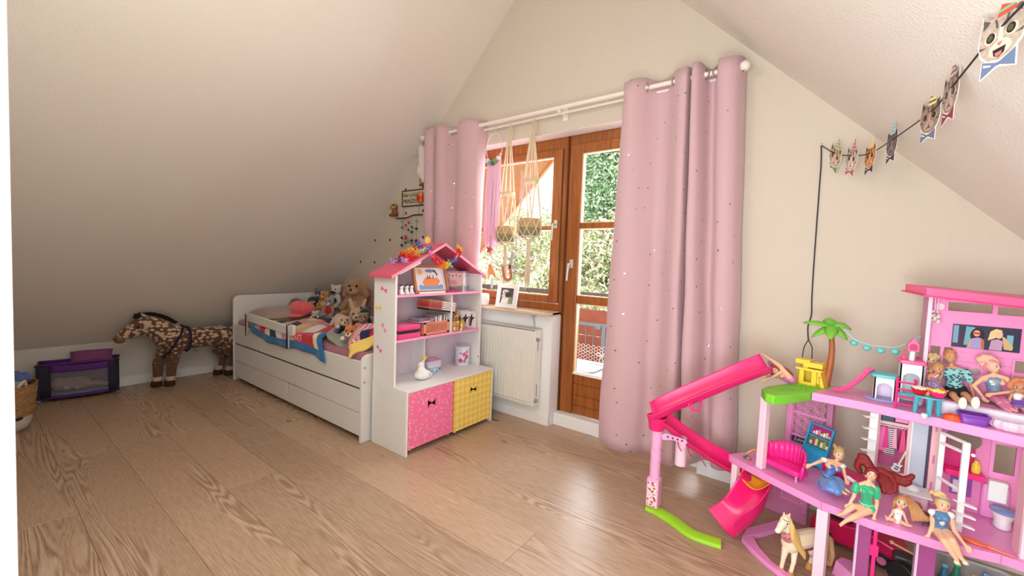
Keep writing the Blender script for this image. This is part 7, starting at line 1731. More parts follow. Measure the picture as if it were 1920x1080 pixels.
DJ = {
 'gown': {'head': (4.922, -0.5, 0.481), 'neck': (4.914, -0.505, 0.449), 'chest': (4.905, -0.51, 0.424), 'waist': (4.892, -0.515, 0.386), 'pelvis': (4.884, -0.51, 0.35), 'shL': (4.876, -0.53, 0.455), 'shR': (4.936, -0.495, 0.437), 'elL': (4.856, -0.55, 0.445), 'haL': (4.835, -0.56, 0.431), 'elR': (4.943, -0.5, 0.411), 'haR': (4.949, -0.515, 0.393), 'hipL': (4.879, -0.53, 0.355), 'hipR': (4.896, -0.5, 0.348), 'knL': (4.907, -0.575, 0.381), 'knR': (4.923, -0.53, 0.381), 'anL': (4.935, -0.59, 0.372), 'anR': (4.945, -0.57, 0.376), 'toL': (4.948, -0.6, 0.371), 'toR': (4.958, -0.58, 0.374)},
 'green': {'head': (5.012, -0.63, 0.484), 'neck': (5.006, -0.635, 0.454), 'chest': (5.002, -0.64, 0.425), 'waist': (5.005, -0.635, 0.388), 'pelvis': (5.007, -0.63, 0.358), 'shL': (4.973, -0.645, 0.43), 'shR': (5.029, -0.63, 0.43), 'elL': (4.968, -0.655, 0.394), 'haL': (4.956, -0.665, 0.362), 'elR': (5.034, -0.63, 0.379), 'haR': (5.028, -0.65, 0.334), 'hipL': (4.997, -0.635, 0.352), 'hipR': (5.018, -0.635, 0.355), 'knL': (4.968, -0.665, 0.361), 'knR': (4.978, -0.68, 0.336), 'anL': (4.941, -0.685, 0.331), 'anR': (4.948, -0.7, 0.313), 'toL': (4.927, -0.695, 0.326), 'toR': (4.936, -0.71, 0.3)},
 'kidwhite': {'head': (5.099, -0.615, 0.403), 'neck': (5.095, -0.62, 0.382), 'chest': (5.092, -0.622, 0.368), 'waist': (5.092, -0.62, 0.352), 'pelvis': (5.091, -0.62, 0.34), 'shL': (5.08, -0.625, 0.371), 'shR': (5.105, -0.615, 0.37), 'elL': (5.075, -0.635, 0.36), 'haL': (5.067, -0.64, 0.347), 'elR': (5.11, -0.625, 0.358), 'haR': (5.115, -0.635, 0.346), 'hipL': (5.087, -0.625, 0.338), 'hipR': (5.097, -0.62, 0.336), 'knL': (5.074, -0.64, 0.342), 'knR': (5.106, -0.64, 0.342), 'anL': (5.063, -0.645, 0.346), 'anR': (5.115, -0.65, 0.343), 'toL': (5.058, -0.648, 0.352), 'toR': (5.123, -0.655, 0.347)},
 'tiara': {'head': (5.195, -0.64, 0.444), 'neck': (5.191, -0.645, 0.425), 'chest': (5.191, -0.65, 0.407), 'waist': (5.194, -0.645, 0.38), 'pelvis': (5.197, -0.64, 0.36), 'shL': (5.172, -0.65, 0.412), 'shR': (5.213, -0.645, 0.417), 'elL': (5.174, -0.65, 0.368), 'haL': (5.166, -0.66, 0.335), 'elR': (5.226, -0.65, 0.37), 'haR': (5.25, -0.66, 0.339), 'hipL': (5.188, -0.645, 0.355), 'hipR': (5.206, -0.645, 0.359), 'knL': (5.195, -0.7, 0.35), 'knR': (5.213, -0.7, 0.36), 'anL': (5.224, -0.705, 0.307), 'anR': (5.236, -0.7, 0.312), 'toL': (5.227, -0.715, 0.3), 'toR': (5.246, -0.71, 0.305)},
 'man': {'head': (5.237, -0.3, 0.895), 'neck': (5.243, -0.3, 0.859), 'chest': (5.248, -0.3, 0.833), 'waist': (5.255, -0.3, 0.793), 'pelvis': (5.257, -0.3, 0.766), 'shL': (5.214, -0.31, 0.839), 'shR': (5.284, -0.3, 0.846), 'elL': (5.207, -0.32, 0.795), 'haL': (5.203, -0.345, 0.76), 'elR': (5.296, -0.31, 0.801), 'haR': (5.303, -0.325, 0.759), 'hipL': (5.247, -0.305, 0.761), 'hipR': (5.27, -0.305, 0.766), 'knL': (5.241, -0.375, 0.763), 'knR': (5.274, -0.375, 0.769), 'anL': (5.257, -0.425, 0.741), 'anR': (5.285, -0.425, 0.75), 'toL': (5.252, -0.432, 0.766), 'toR': (5.29, -0.432, 0.774)},
 'pinkhair': {'head': (5.345, -0.315, 0.88), 'neck': (5.35, -0.315, 0.851), 'chest': (5.349, -0.32, 0.822), 'waist': (5.353, -0.315, 0.79), 'pelvis': (5.362, -0.31, 0.771), 'shL': (5.322, -0.32, 0.833), 'shR': (5.381, -0.315, 0.842), 'elL': (5.299, -0.33, 0.802), 'haL': (5.323, -0.34, 0.767), 'elR': (5.4, -0.325, 0.801), 'haR': (5.343, -0.345, 0.783), 'hipL': (5.352, -0.315, 0.766), 'hipR': (5.371, -0.315, 0.768), 'knL': (5.355, -0.365, 0.765), 'knR': (5.371, -0.365, 0.767), 'anL': (5.367, -0.4, 0.746), 'anR': (5.379, -0.4, 0.751), 'toL': (5.373, -0.41, 0.747), 'toR': (5.386, -0.41, 0.75)},
 'kidright': {'head': (5.406, -0.345, 0.82), 'neck': (5.405, -0.345, 0.801), 'chest': (5.402, -0.35, 0.79), 'waist': (5.403, -0.35, 0.777), 'pelvis': (5.405, -0.35, 0.764), 'shL': (5.388, -0.355, 0.794), 'shR': (5.418, -0.345, 0.796), 'elL': (5.382, -0.36, 0.778), 'haL': (5.386, -0.365, 0.763), 'elR': (5.422, -0.36, 0.783), 'haR': (5.42, -0.365, 0.769), 'hipL': (5.398, -0.36, 0.762), 'hipR': (5.413, -0.35, 0.762), 'knL': (5.391, -0.385, 0.76), 'knR': (5.407, -0.385, 0.761), 'anL': (5.39, -0.405, 0.753), 'anR': (5.404, -0.405, 0.755), 'toL': (5.388, -0.41, 0.758), 'toR': (5.402, -0.41, 0.761)},
 'kidleft': {'head': (5.202, -0.335, 0.85), 'neck': (5.195, -0.335, 0.828), 'chest': (5.191, -0.338, 0.817), 'waist': (5.191, -0.335, 0.802), 'pelvis': (5.192, -0.335, 0.787), 'shL': (5.179, -0.34, 0.821), 'shR': (5.204, -0.335, 0.821), 'elL': (5.177, -0.35, 0.804), 'haL': (5.186, -0.365, 0.809), 'elR': (5.209, -0.345, 0.814), 'haR': (5.21, -0.355, 0.836), 'hipL': (5.186, -0.34, 0.783), 'hipR': (5.2, -0.335, 0.784), 'knL': (5.203, -0.365, 0.775), 'knR': (5.212, -0.36, 0.778), 'anL': (5.212, -0.385, 0.767), 'anR': (5.22, -0.385, 0.773), 'toL': (5.215, -0.39, 0.773), 'toR': (5.223, -0.39, 0.779)},
 'lying': {'head': (4.671, -0.31, 0.742), 'neck': (4.691, -0.305, 0.727), 'chest': (4.708, -0.3, 0.714), 'waist': (4.725, -0.3, 0.703), 'pelvis': (4.738, -0.3, 0.7), 'shL': (4.696, -0.325, 0.737), 'shR': (4.706, -0.28, 0.725), 'elL': (4.661, -0.34, 0.706), 'haL': (4.643, -0.345, 0.696), 'elR': (4.674, -0.27, 0.707), 'haR': (4.655, -0.27, 0.698), 'hipL': (4.738, -0.315, 0.708), 'hipR': (4.738, -0.285, 0.71), 'knL': (4.689, -0.315, 0.764), 'knR': (4.656, -0.28, 0.708), 'anL': (4.641, -0.315, 0.793), 'anR': (4.593, -0.275, 0.713), 'toL': (4.62, -0.315, 0.805), 'toR': (4.57, -0.275, 0.719)},
}
# ================================================================ DOLLS
SKIN = plas('doll_skin', (236, 184, 150), .45); SKIN2 = plas('doll_skin_tan', (208, 148, 112), .45)
LIP = plas('doll_lips', (206, 74, 96), .4); IRIS = plas('doll_iris', (60, 90, 120), .2); WHT = plas('doll_eye_white', (244, 242, 240), .3); BROW = plas('doll_brow', (110, 76, 52), .6)
def doll(key, label, k=1.0, kid=False, skin=SKIN, male=False, look=0.0, tilt=0.0, arms=True, feet=True, cat='doll', facing=None, vox=.00115):
    J = {a: V(v) for a, v in DJ[key].items()}
    root = thing('doll', label, cat, tuple(J['pelvis'] + V((0, 0, -.012 * k))), 'fashion dolls in the dollhouse')
    F = facing if facing is not None else (J['shR'] - J['shL']).cross(V((0, 0, 1)))
    F = V((F.x, F.y, 0)).normalized(); F = (RZ(look) @ F.to_4d()).to_3d().normalized() if look else F
    up = (J['head'] - J['neck']).normalized(); up = (up + V((0, 0, 1))).normalized()
    Fh = (F - up * F.dot(up)).normalized(); S = Fh.cross(up).normalized()   # S: to the doll's... image left->right axis
    HR = Matrix((S, -Fh, up)).transposed().to_4x4()
    hr = (.0165, .0175, .0195) if kid else ((.0166, .0188, .0226) if not male else (.0172, .0190, .0230))
    H = J['head']; r = lambda x: x * k
    wch, wwa, wpe = (.0165, .0150, .0165) if kid else ((.0190, .0135, .0190) if not male else (.0235, .0205, .0205))
    P = [('b', H, hr, HR), ('b', H - up * hr[2] * .45 + Fh * hr[1] * .25, (hr[0] * .72, hr[1] * .7, hr[2] * .55), HR), ('b', H + Fh * hr[1] * 1.0 - up * hr[2] * .12, (.0022, .0035, .0035), HR),
         ('c', H - up * hr[2] * .5, J['neck'], r(.0068), r(.0068)), ('c', J['neck'], J['chest'], r(.0070), r(wch * .7)),
         ('c', J['chest'].lerp(J['shL'], .35), J['chest'].lerp(J['shR'], .35), r(wch * .82), r(wch * .82)), ('c', J['chest'], J['waist'], r(wch * .85), r(wwa)), ('c', J['waist'], J['pelvis'], r(wwa), r(wpe)),
         ('c', J['neck'].lerp(J['shL'], .2), J['shL'], r(.0075), r(.0078)), ('c', J['neck'].lerp(J['shR'], .2), J['shR'], r(.0075), r(.0078))]
    for sx in (-1, 1): P.append(('b', H + S * (sx * hr[0] * .98) - up * hr[2] * .1, (.0022, .0035, .0045), HR))
    if not kid and not male:
        for sd in ('shL', 'shR'): P.append(('b', J['chest'].lerp(J[sd], .38) + F * r(.012) - V((0, 0, r(.004))), (r(.0095),) * 3))
    for s in 'LR':
        h, kn, an, to = J['hip' + s], J['kn' + s], J['an' + s], J['to' + s]
        P += [('c', h, kn, r(.0165 if male else .0150), r(.0105)), ('c', kn, kn.lerp(an, .35), r(.0105), r(.0102)), ('c', kn.lerp(an, .35), an, r(.0102), r(.0060))]
        if feet:
            fd = (to - an).normalized(); P += [('c', an, to, r(.0062), r(.0052)), ('b', an - fd * r(.005), (r(.006),) * 3)]
            sd = fd.cross(V((0, 0, 1))); sd = sd.normalized() if sd.length > .01 else S
            for q in range(5): P.append(('c', to + sd * r(.0018 * (q - 2)), to + sd * r(.0022 * (q - 2)) + fd * r(.006 - .0006 * q), r(.0019), r(.0016)))
        sh, el, ha = J['sh' + s], J['el' + s], J['ha' + s]
        P += [('c', sh, el, r(.0078 if not male else .0095), r(.0062)), ('c', el, ha, r(.0062), r(.0044))]
        d = (ha - el).normalized(); sd = d.cross(F); sd = sd.normalized() if sd.length > .01 else S; nn = sd.cross(d)
        pe = ha + d * r(.010)
        for q in (-1, 0, 1): P.append(('c', ha + sd * r(.0020 * q), pe + sd * r(.0030 * q), r(.0034), r(.0030)))
        for q, L in ((-1.5, .0085), (-.5, .0112), (.5, .0105), (1.5, .0080)):
            b0 = pe + sd * r(.0032 * q); m_ = b0 + d * r(L * .55) + nn * r(.0006) + sd * r(.0005 * q); P += [('c', b0, m_, r(.0019), r(.0018)), ('c', m_, m_ + d * r(L * .45) + nn * r(.003), r(.0018), r(.0015))]
        tb_ = ha + d * r(.003) + sd * r(.004) * (1 if s == 'L' else -1); P += [('c', tb_, tb_ + (d * .7 + sd * .7 * (1 if s == 'L' else -1)).normalized() * r(.006) + nn * r(.001), r(.0022), r(.0019)), ('c', tb_ + (d * .7 + sd * .7 * (1 if s == 'L' else -1)).normalized() * r(.006) + nn * r(.001), tb_ + d * r(.009) + sd * r(.005) * (1 if s == 'L' else -1) + nn * r(.002), r(.0019), r(.0015))]
    blob('body', P, skin, root, vox, 2)
    for sx in (-1, 1):
        c = H + S * (sx * hr[0] * .42) + Fh * hr[1] * .88 + up * hr[2] * .06; e = 1.25 if kid else 1
        ew = obj('eye', G().ball(c, (.0040 * e, .0018, .0027 * e), 10, R=HR), WHT, root, smooth=80)
        obj('iris', G().ball(c + Fh * .0011, (.0025 * e, .0012, .0026 * e), 8, R=HR), IRIS, ew, smooth=80)
        obj('eyebrow', G().tube([c + up * .0045 - S * .0034 + Fh * .001, c + up * .0056 + Fh * .0012, c + up * .0046 + S * .0034 + Fh * .001], .0006, 5), BROW, root)
    obj('mouth', G().ball(H - up * hr[2] * .50 + Fh * hr[1] * .93, (.0040 if not male else .0042, .0014, .0015), 10, R=HR), LIP if not male else plas('male_lips', (176, 100, 84), .5), root, smooth=80)
    return root, J, F, S, up, H, hr, HR, Fh
def cloth(nm, root, prims, m, vox=.0016, sm=3): return blob(nm, prims, m, root, vox, sm)
def torso(J, k, a=.0185, w=.0155, p=.0195):
    F = (J['shR'] - J['shL']).cross(V((0, 0, 1))).normalized()
    return [('b', J['chest'].lerp(J[sd], .38) + F * k * .0125 - V((0, 0, .004 * k)), (.0112 * k,) * 3) for sd in ('shL', 'shR') if k > .9] + [('c', J['chest'].lerp(J['shL'], .32), J['chest'].lerp(J['shR'], .32), a * k * .9, a * k * .9), ('c', J['chest'], J['waist'], a * k, w * k), ('c', J['waist'], J['pelvis'], w * k, p * k), ('c', J['hipL'], J['hipR'], p * k * .92, p * k * .92)]
def cap_hair(H, hr, HR, Fh, up, g=1.16): return [('b', H - Fh * hr[1] * .22 + up * hr[2] * .20, (hr[0] * g, hr[1] * g * .98, hr[2] * g * .98), HR)]
def hairm(n, c): return mat('hair_' + n, c, .45, grain=.25, gscale=160, bump=.5, bscale=420)
def strands(pts, r): return [('c', V(pts[i]), V(pts[i + 1]), r[i], r[i + 1]) for i in range(len(pts) - 1)]

# doll in a light blue gown
R_, J, F, S, up, H, hr, HR, Fh = doll('gown', 'blonde doll in a light blue satin gown sitting beside the pink sofa', facing=V((.25, -1, 0)))
BLUEG = mat('blue_satin', (96, 140, 206), .35, sheen=.3)
cloth('bodice', R_, torso(J, .98, .0178, .0150, .019), mat('blue_bodice', (84, 122, 186), .35))
cloth('skirt', R_, [('c', J['waist'], J['pelvis'], .0165, .026), ('c', J['pelvis'], J['hipL'].lerp(J['knL'], .9) + V((0, 0, -.002)), .026, .021), ('c', J['pelvis'], J['hipR'].lerp(J['knR'], .9), .025, .022), ('c', J['knL'], J['anL'] + V((-.012, -.01, -.001)), .020, .015), ('c', J['knR'], J['anR'] + V((-.010, .0, -.002)), .020, .014), ('c', J['knL'] + V((-.01, -.02, -.01)), J['anL'] + V((-.02, -.01, -.002)), .013, .011)], BLUEG)
cloth('puff_sleeve', R_, [('b', J['shL'], (.0125, .0125, .0095))], plas('sleeve_white', (240, 236, 236), .6)); cloth('puff_sleeve', R_, [('b', J['shR'], (.0125, .0125, .0095))], bpy.data.materials['plastic_sleeve_white'])
obj('belt', G().tube([J['waist'] + V((.0162 * cos(2 * pi * q / 20), .0162 * sin(2 * pi * q / 20), .001 * sin(2 * pi * q / 20))) for q in range(20)], .002, 6, closed=True), plas('belt_navy', (40, 60, 110)), R_)
hp_ = cap_hair(H, hr, HR, Fh, up, 1.13)
for q in range(16): hp_.append(('b', H + up * hr[2] * (.75 + .5 * RND.random()) - Fh * hr[1] * .3 + S * RND.uniform(-.014, .016) - Fh * RND.uniform(0, .012), (.006, .006, .006)))
blob('hair', hp_, hairm('ash_blonde', (190, 160, 108)), R_, .0016, 1)

# doll with red hair
R_, J, F, S, up, H, hr, HR, Fh = doll('green', 'red-haired doll in a green leotard sitting on the middle floor edge', facing=V((.05, -1, -.0)))
cloth('leotard', R_, torso(J, 1.0, .0188, .0150, .0185), mat('emerald_leotard', (44, 178, 126), .4, sheen=.3))
for s in ('shL', 'shR'): cloth('puff_sleeve', R_, [('c', J[s] + V((0, 0, .002)), J[s].lerp(J['el' + s[2]], .45), .0120, .0125)], bpy.data.materials['emerald_leotard'])
obj('waist_frill', G().tube([J['waist'].lerp(J['pelvis'], .55) + V((.0195 * cos(2 * pi * q / 24), .0175 * sin(2 * pi * q / 24), .002 * sin(q * 2.2))) for q in range(24)], .0032, 6, closed=True), mat('mint_frill', (130, 220, 186), .5), R_)
RH = hairm('crimson', (124, 6, 14))
hp_ = cap_hair(H, hr, HR, Fh, up, 1.14) + strands([H + up * .019 + S * .002 + Fh * .010, H + up * .012 - S * .012 + Fh * .010, H - S * .018 - up * .006 + Fh * .004], [.006, .006, .005]) + strands([H + up * .019 + S * .002 + Fh * .010, H + up * .012 + S * .013 + Fh * .009, H + S * .018 - up * .006 + Fh * .003], [.006, .006, .005])
for q, pts in enumerate([[H + V((-.004, .006, .016)), H + V((-.022, .01, .034)), H + V((-.036, .012, .030)), H + V((-.040, .012, .008)), H + V((-.030, .012, -.008))], [H + V((-.002, .01, .020)), H + V((-.020, .012, .048)), H + V((-.030, .014, .050)), H + V((-.034, .014, .030))],
    [H + V((.010, .008, .012)), H + V((.03, .012, .014)), H + V((.052, .014, .004)), H + V((.066, .014, -.018)), H + V((.066, .01, -.044)), H + V((.052, .006, -.058))], [H + V((.012, .01, .004)), H + V((.034, .016, -.004)), H + V((.048, .018, -.022)), H + V((.05, .014, -.046))], [H + V((.01, .012, .0)), H + V((.026, .016, -.014)), H + V((.036, .016, -.034)), H + V((.040, .012, -.056))],
    [H + V((.03, .016, .006)), H + V((.06, .022, .006)), H + V((.085, .022, -.002)), H + V((.10, .02, .008)), H + V((.108, .02, .02))], [H + V((.045, .016, .0)), H + V((.072, .02, -.008)), H + V((.09, .02, -.012)), H + V((.10, .02, -.004))]]):
    hp_ += strands(pts, [.012, .0135, .0125, .011, .009, .005][:len(pts)])
blob('hair', hp_, RH, R_, .0018, 2)
obj('wing', G().sheet([[tuple(J['shL'] + V((-.002, .012, .012))), tuple(J['shL'] + V((.012, .014, .004)))], [tuple(J['shL'] + V((-.022, .014, .024))), tuple(J['shL'] + V((-.012, .014, .002)))], [tuple(J['shL'] + V((-.036, .014, .024))), tuple(J['shL'] + V((-.026, .014, .010)))]]), mat('clear_lilac_wing', (222, 206, 222), .15, alpha=.7), R_, solid=.001)

# small kid doll in white
R_, J, F, S, up, H, hr, HR, Fh = doll('kidwhite', 'small kid doll in a white leotard with very long light brown hair', k=.60, kid=True, facing=V((-.1, -1, 0)))
cloth('leotard', R_, torso(J, .66, .0170, .0160, .0175), plas('leotard_white', (246, 242, 240), .6))
obj('bow', G().prism(bow(0, 0, .004, None), .001, T(*(J['chest'] + F * .0125)) @ XZ), plas('bow_grey', (150, 150, 160)), R_)
hp_ = cap_hair(H, hr, HR, Fh, up, 1.13)
for q in range(5): hp_ += strands([H + V((.008 + .003 * q, .004 + .004 * q, .012)), H + V((.024 + .004 * q, .008 + .003 * q, -.006)), H + V((.032 + .007 * q, .008, -.030)), H + V((.034 + .011 * q, .006, -.052 + .004 * q))], [.009, .009, .0085, .006])
hp_ += strands([H + V((-.012, .006, .008)), H + V((-.017, .008, -.012)), H + V((-.018, .010, -.030))], [.007, .006, .004])
blob('hair', hp_, hairm('light_brown', (198, 142, 92)), R_, .0016, 2)

# two tiny toy dogs behind the kid doll
for nm, lab, c, s, c1, c2 in (('toy_puppy', 'tiny brown toy puppy sitting behind the kid doll in white', (5.150, -.515, Z1 + .001), .046, (150, 92, 54), (196, 150, 108)), ('toy_poodle', 'tiny dark brown curly toy poodle beside the blue bodice doll', (5.168, -.565, Z1 + .001), .040, (92, 44, 34), (120, 64, 50))):
    o_ = plush(nm, lab, 'toy dog', c, s, c1, c2, .2, 'flop', voxel=.0018); o_['group'] = 'toy dogs in the dollhouse'
# doll with tiara
R_, J, F, S, up, H, hr, HR, Fh = doll('tiara', 'blonde doll in a blue bodice sitting with legs hanging over the edge', facing=V((.1, -1, 0)))
cloth('leotard', R_, torso(J, 1.0, .0188, .0155, .0190), mat('steel_blue_bodice', (84, 126, 168), .4))
for s in ('shL', 'shR'): cloth('puff_sleeve', R_, [('b', J[s] + V((0, 0, .001)), (.0125, .0120, .0105))], bpy.data.materials['plastic_sleeve_white'])
obj('bodice_front', G().ball(J['chest'].lerp(J['waist'], .45) + F * .0135, (.008, .006, .014), 12), plas('bodice_silver', (206, 214, 214), .3), R_, smooth=80)
hp_ = cap_hair(H, hr, HR, Fh, up, 1.15) + strands([H + V((-.006, .008, .016)), H + V((-.012, .012, .032)), H + V((-.004, .012, .034)), H + V((.006, .012, .028))], [.008, .006, .005, .004]) + strands([H + V((-.014, .01, .02)), H + V((-.028, .012, .032)), H + V((-.030, .012, .022))], [.005, .004, .003]) + [('b', H + V((0, .016, .01)), (.016, .014, .017))]
blob('hair', hp_, hairm('golden', (222, 184, 120)), R_, .0016, 1)
obj('tiara', G().tube([H + up * hr[2] * .72 + S * (hr[0] * 1.06 * cos(pi * q / 12)) + Fh * (hr[1] * .62 * sin(pi * q / 12)) + up * .003 * sin(pi * q / 12) for q in range(13)], .0030, 6), mat('tiara_grey_blue', (130, 140, 156), .35), R_)
for s in ('toL', 'toR'): obj('shoe', G().ball(J[s] + V((-.002, 0, .0)), (.0075, .0085, .006), 12), plas('shoe_cream', (240, 220, 180), .4), R_, smooth=80)

# male doll
R_, J, F, S, up, H, hr, HR, Fh = doll('man', 'male doll in a patterned aqua shirt and black shorts on raised bed', male=True, skin=SKIN2, facing=V((.12, -1, 0)))
SHIRT = spots_mat('aqua_leaf_shirt', (150, 206, 208), (42, 84, 96), 88, .44, .8, sheen=.1, stretch=(1, 1, 1.5))
cloth('shirt', R_, [('c', J['chest'].lerp(J['shL'], .5), J['chest'].lerp(J['shR'], .5), .0190, .0190), ('c', J['chest'], J['waist'], .0242, .0235), ('c', J['waist'], J['waist'].lerp(J['pelvis'], .6), .0250, .0250), ('c', J['shL'], J['shL'].lerp(J['elL'], .6), .0112, .0120), ('c', J['shR'], J['shR'].lerp(J['elR'], .65), .0112, .0125), ('c', J['neck'].lerp(J['chest'], .5), J['shL'], .010, .0110), ('c', J['neck'].lerp(J['chest'], .5), J['shR'], .010, .0110)], SHIRT)
cloth('shorts', R_, [('c', J['hipL'], J['hipL'].lerp(J['knL'], .55), .0215, .0190), ('c', J['hipR'], J['hipR'].lerp(J['knR'], .55), .0215, .0190), ('c', J['hipL'] + V((0, 0, .008)), J['hipR'] + V((0, 0, .008)), .0205, .0205)], plas('shorts_black', (30, 28, 32), .8))
for s in 'LR':
    a, t = J['an' + s], J['to' + s]
    c = a.lerp(t, .3); obj('shoe', G().ball(c + V((0, -.004, .004)), (.0115, .0100, .0205), 14), plas('shoe_white', (238, 232, 218), .5), R_, smooth=80)
    obj('sole', G().prism([(.0105 * cos(2 * pi * q / 24) * (1 - .12 * sin(2 * pi * q / 24 + .6)), .0215 * sin(2 * pi * q / 24)) for q in range(24)], .0035, T(*(c + V((0, -.010, .004)))) @ XZ), plas('sole_cream', (244, 238, 220), .6), R_, bevel=.001)
blob('hair', [('b', H - Fh * .006 + up * .008, (hr[0] * 1.08, hr[1] * 1.0, hr[2] * .86), HR), ('c', H + up * .022 - S * .007 + Fh * .006, H + up * .024 + S * .006 + Fh * .007, .006, .006)], hairm('sandy', (198, 134, 76)), R_, .0016, 2)

# doll with pink hair
R_, J, F, S, up, H, hr, HR, Fh = doll('pinkhair', 'doll with pink and blonde updo and silver top on raised bed', facing=V((.25, -1, 0)), look=.35)
cloth('top', R_, [('c', J['chest'].lerp(J['shL'], .22), J['chest'].lerp(J['shR'], .22), .0185, .0185), ('c', J['chest'] + V((0, 0, -.003)), J['waist'], .0195, .0170)], mat('silver_iridescent', (150, 180, 214), .2, metal=.5))
cloth('leggings', R_, [('c', J['waist'] + V((0, 0, -.006)), J['pelvis'], .0175, .0200), ('c', J['hipL'], J['knL'], .0168, .0118), ('c', J['hipR'], J['knR'], .0168, .0118), ('c', J['knL'], J['anL'], .0116, .0074), ('c', J['knR'], J['anR'], .0116, .0074)], mat('mauve_glitter_leggings', (206, 116, 160), .5, grain=.3, gscale=500))
blob('hair', cap_hair(H, hr, HR, Fh, up, 1.15) + strands([H + V((-.004, .0, .016)), H + V((-.022, .004, .024)), H + V((-.034, .006, .020)), H + V((-.030, .008, .006))], [.012, .0135, .012, .008]) + strands([H + V((.006, .0, .018)), H + V((-.008, .002, .030)), H + V((-.024, .004, .032))], [.010, .012, .011]) + [('b', H + V((-.018, .008, .0)), (.012, .012, .02))], hairm('strawberry_pink', (246, 186, 160)), R_, .0016, 2)
blob('hair_streak', strands([H + V((.010, -.008, .014)), H + V((-.004, -.010, .021)), H + V((-.018, -.004, .022))], [.005, .0055, .005]) + strands([H + V((-.014, -.004, .010)), H + V((-.020, -.002, -.004)), H + V((-.018, 0, -.018))], [.006, .006, .004]), hairm('candy_pink', (246, 130, 160)), R_, .0016, 1)
for s in ('toL', 'toR'): obj('shoe', G().ball(J[s] + V((0, -.001, 0)), (.007, .0085, .005), 12), plas('shoe_pink', (244, 150, 170)), R_, smooth=80)

# kid dolls left and right of them
R_, J, F, S, up, H, hr, HR, Fh = doll('kidright', 'kid doll with wild coppery hair and purple skirt at right end of bed', k=.60, kid=True, skin=SKIN2, facing=V((-.2, -1, 0)))
cloth('top', R_, torso(J, .62, .0170, .0160, .0160)[:2], bpy.data.materials['plastic_leotard_white']); cloth('skirt', R_, [('b', J['pelvis'] + V((0, -.008, .002)), (.024, .024, .0135)), ('b', J['knL'].lerp(J['knR'], .5), (.02, .014, .012))], mat('purple_skirt', (126, 84, 178), .7))
blob('hair', cap_hair(H, hr, HR, Fh, up, 1.16) + [('b', H + V((-.012 + .007 * q, .010, .018 + .006 * (q % 2))), (.011, .011, .011)) for q in range(5)] + [('b', H + V((-.02, .01, .002)), (.009, .009, .016))], hairm('copper', (214, 134, 92)), R_, .0018, 2)
R_, J, F, S, up, H, hr, HR, Fh = doll('kidleft', 'kid doll in a striped top and violet skirt left of male doll', k=.60, kid=True, skin=SKIN2, facing=V((.35, -1, 0)))
cloth('top', R_, torso(J, .62, .0170, .0160, .0160)[:2], plas('striped_rose_top', (206, 140, 160), .7)); cloth('skirt', R_, [('c', J['waist'], J['pelvis'] + V((0, -.004, 0)), .0115, .0185), ('b', J['hipL'].lerp(J['knR'], .5), (.017, .016, .012))], spots_mat('violet_print_skirt', (150, 122, 190), (226, 216, 240), 160, .35, .8))
obj('strap', G().tube([J['neck'] + F * .008 - S * .006, J['chest'] + F * .013 + S * .004], .002, 6), WHT, R_)
blob('hair', cap_hair(H, hr, HR, Fh, up, 1.13) + strands([H + V((-.014, .006, .004)), H + V((-.019, .008, -.014)), H + V((-.016, .008, -.028))], [.008, .007, .004]), hairm('honey', (190, 142, 92)), R_, .0016, 2)
DJ['kidback'] = {a: (v[0] - .012, v[1] + .055, v[2] + .022) for a, v in DJ['kidleft'].items()}
R_, J, F, S, up, H, hr, HR, Fh = doll('kidback', 'kid doll with curly pale blonde hair half hidden behind the violet skirt doll', k=.55, kid=True, facing=V((-.3, -1, 0)), vox=.0016)
blob('hair', cap_hair(H, hr, HR, Fh, up, 1.18) + [('b', H + V((-.016 + .008 * q, .0, .014 + .007 * (q % 2))), (.009, .009, .009)) for q in range(5)], hairm('pale_blonde', (214, 186, 136)), R_, .0018, 1)
cloth('dress', R_, torso(J, .6, .0170, .0165, .019), plas('dress_rose', (220, 150, 176), .7))

# doll stretched out on the slide top
R_, J, F, S, up, H, hr, HR, Fh = doll('lying', 'auburn-haired doll in a lilac-pink leotard lying with one leg raised beside the slide', facing=V((-.2, -1, 0)))
cloth('leotard', R_, torso(J, 1.0, .0185, .0150, .0188), plas('leotard_lilac', (222, 128, 196), .5))
blob('hair', cap_hair(H, hr, HR, Fh, up, 1.14) + strands([H + V((.004, .0, .012)), H + V((.022, .0, .014)), H + V((.045, .002, .002)), H + V((.062, .004, -.012)), H + V((.066, .004, -.024))], [.010, .0125, .013, .011, .006]) + strands([H + V((-.008, .004, .006)), H + V((-.016, .006, -.008)), H + V((-.012, .006, -.022))], [.009, .009, .006]), hairm('auburn', (150, 58, 50)), R_, .0018, 2)
fw = obj('fairy_wing', G().prism([(0, 0), (.012, .002), (.02, .02), (.014, .034), (.024, .05), (.016, .066), (-.008, .074), (-.018, .07), (-.01, .04)], .0015, T(4.655, -.30, .705) @ XZ), mat('lavender_wing', (168, 140, 210), .2, alpha=.8), R_, smooth=0)

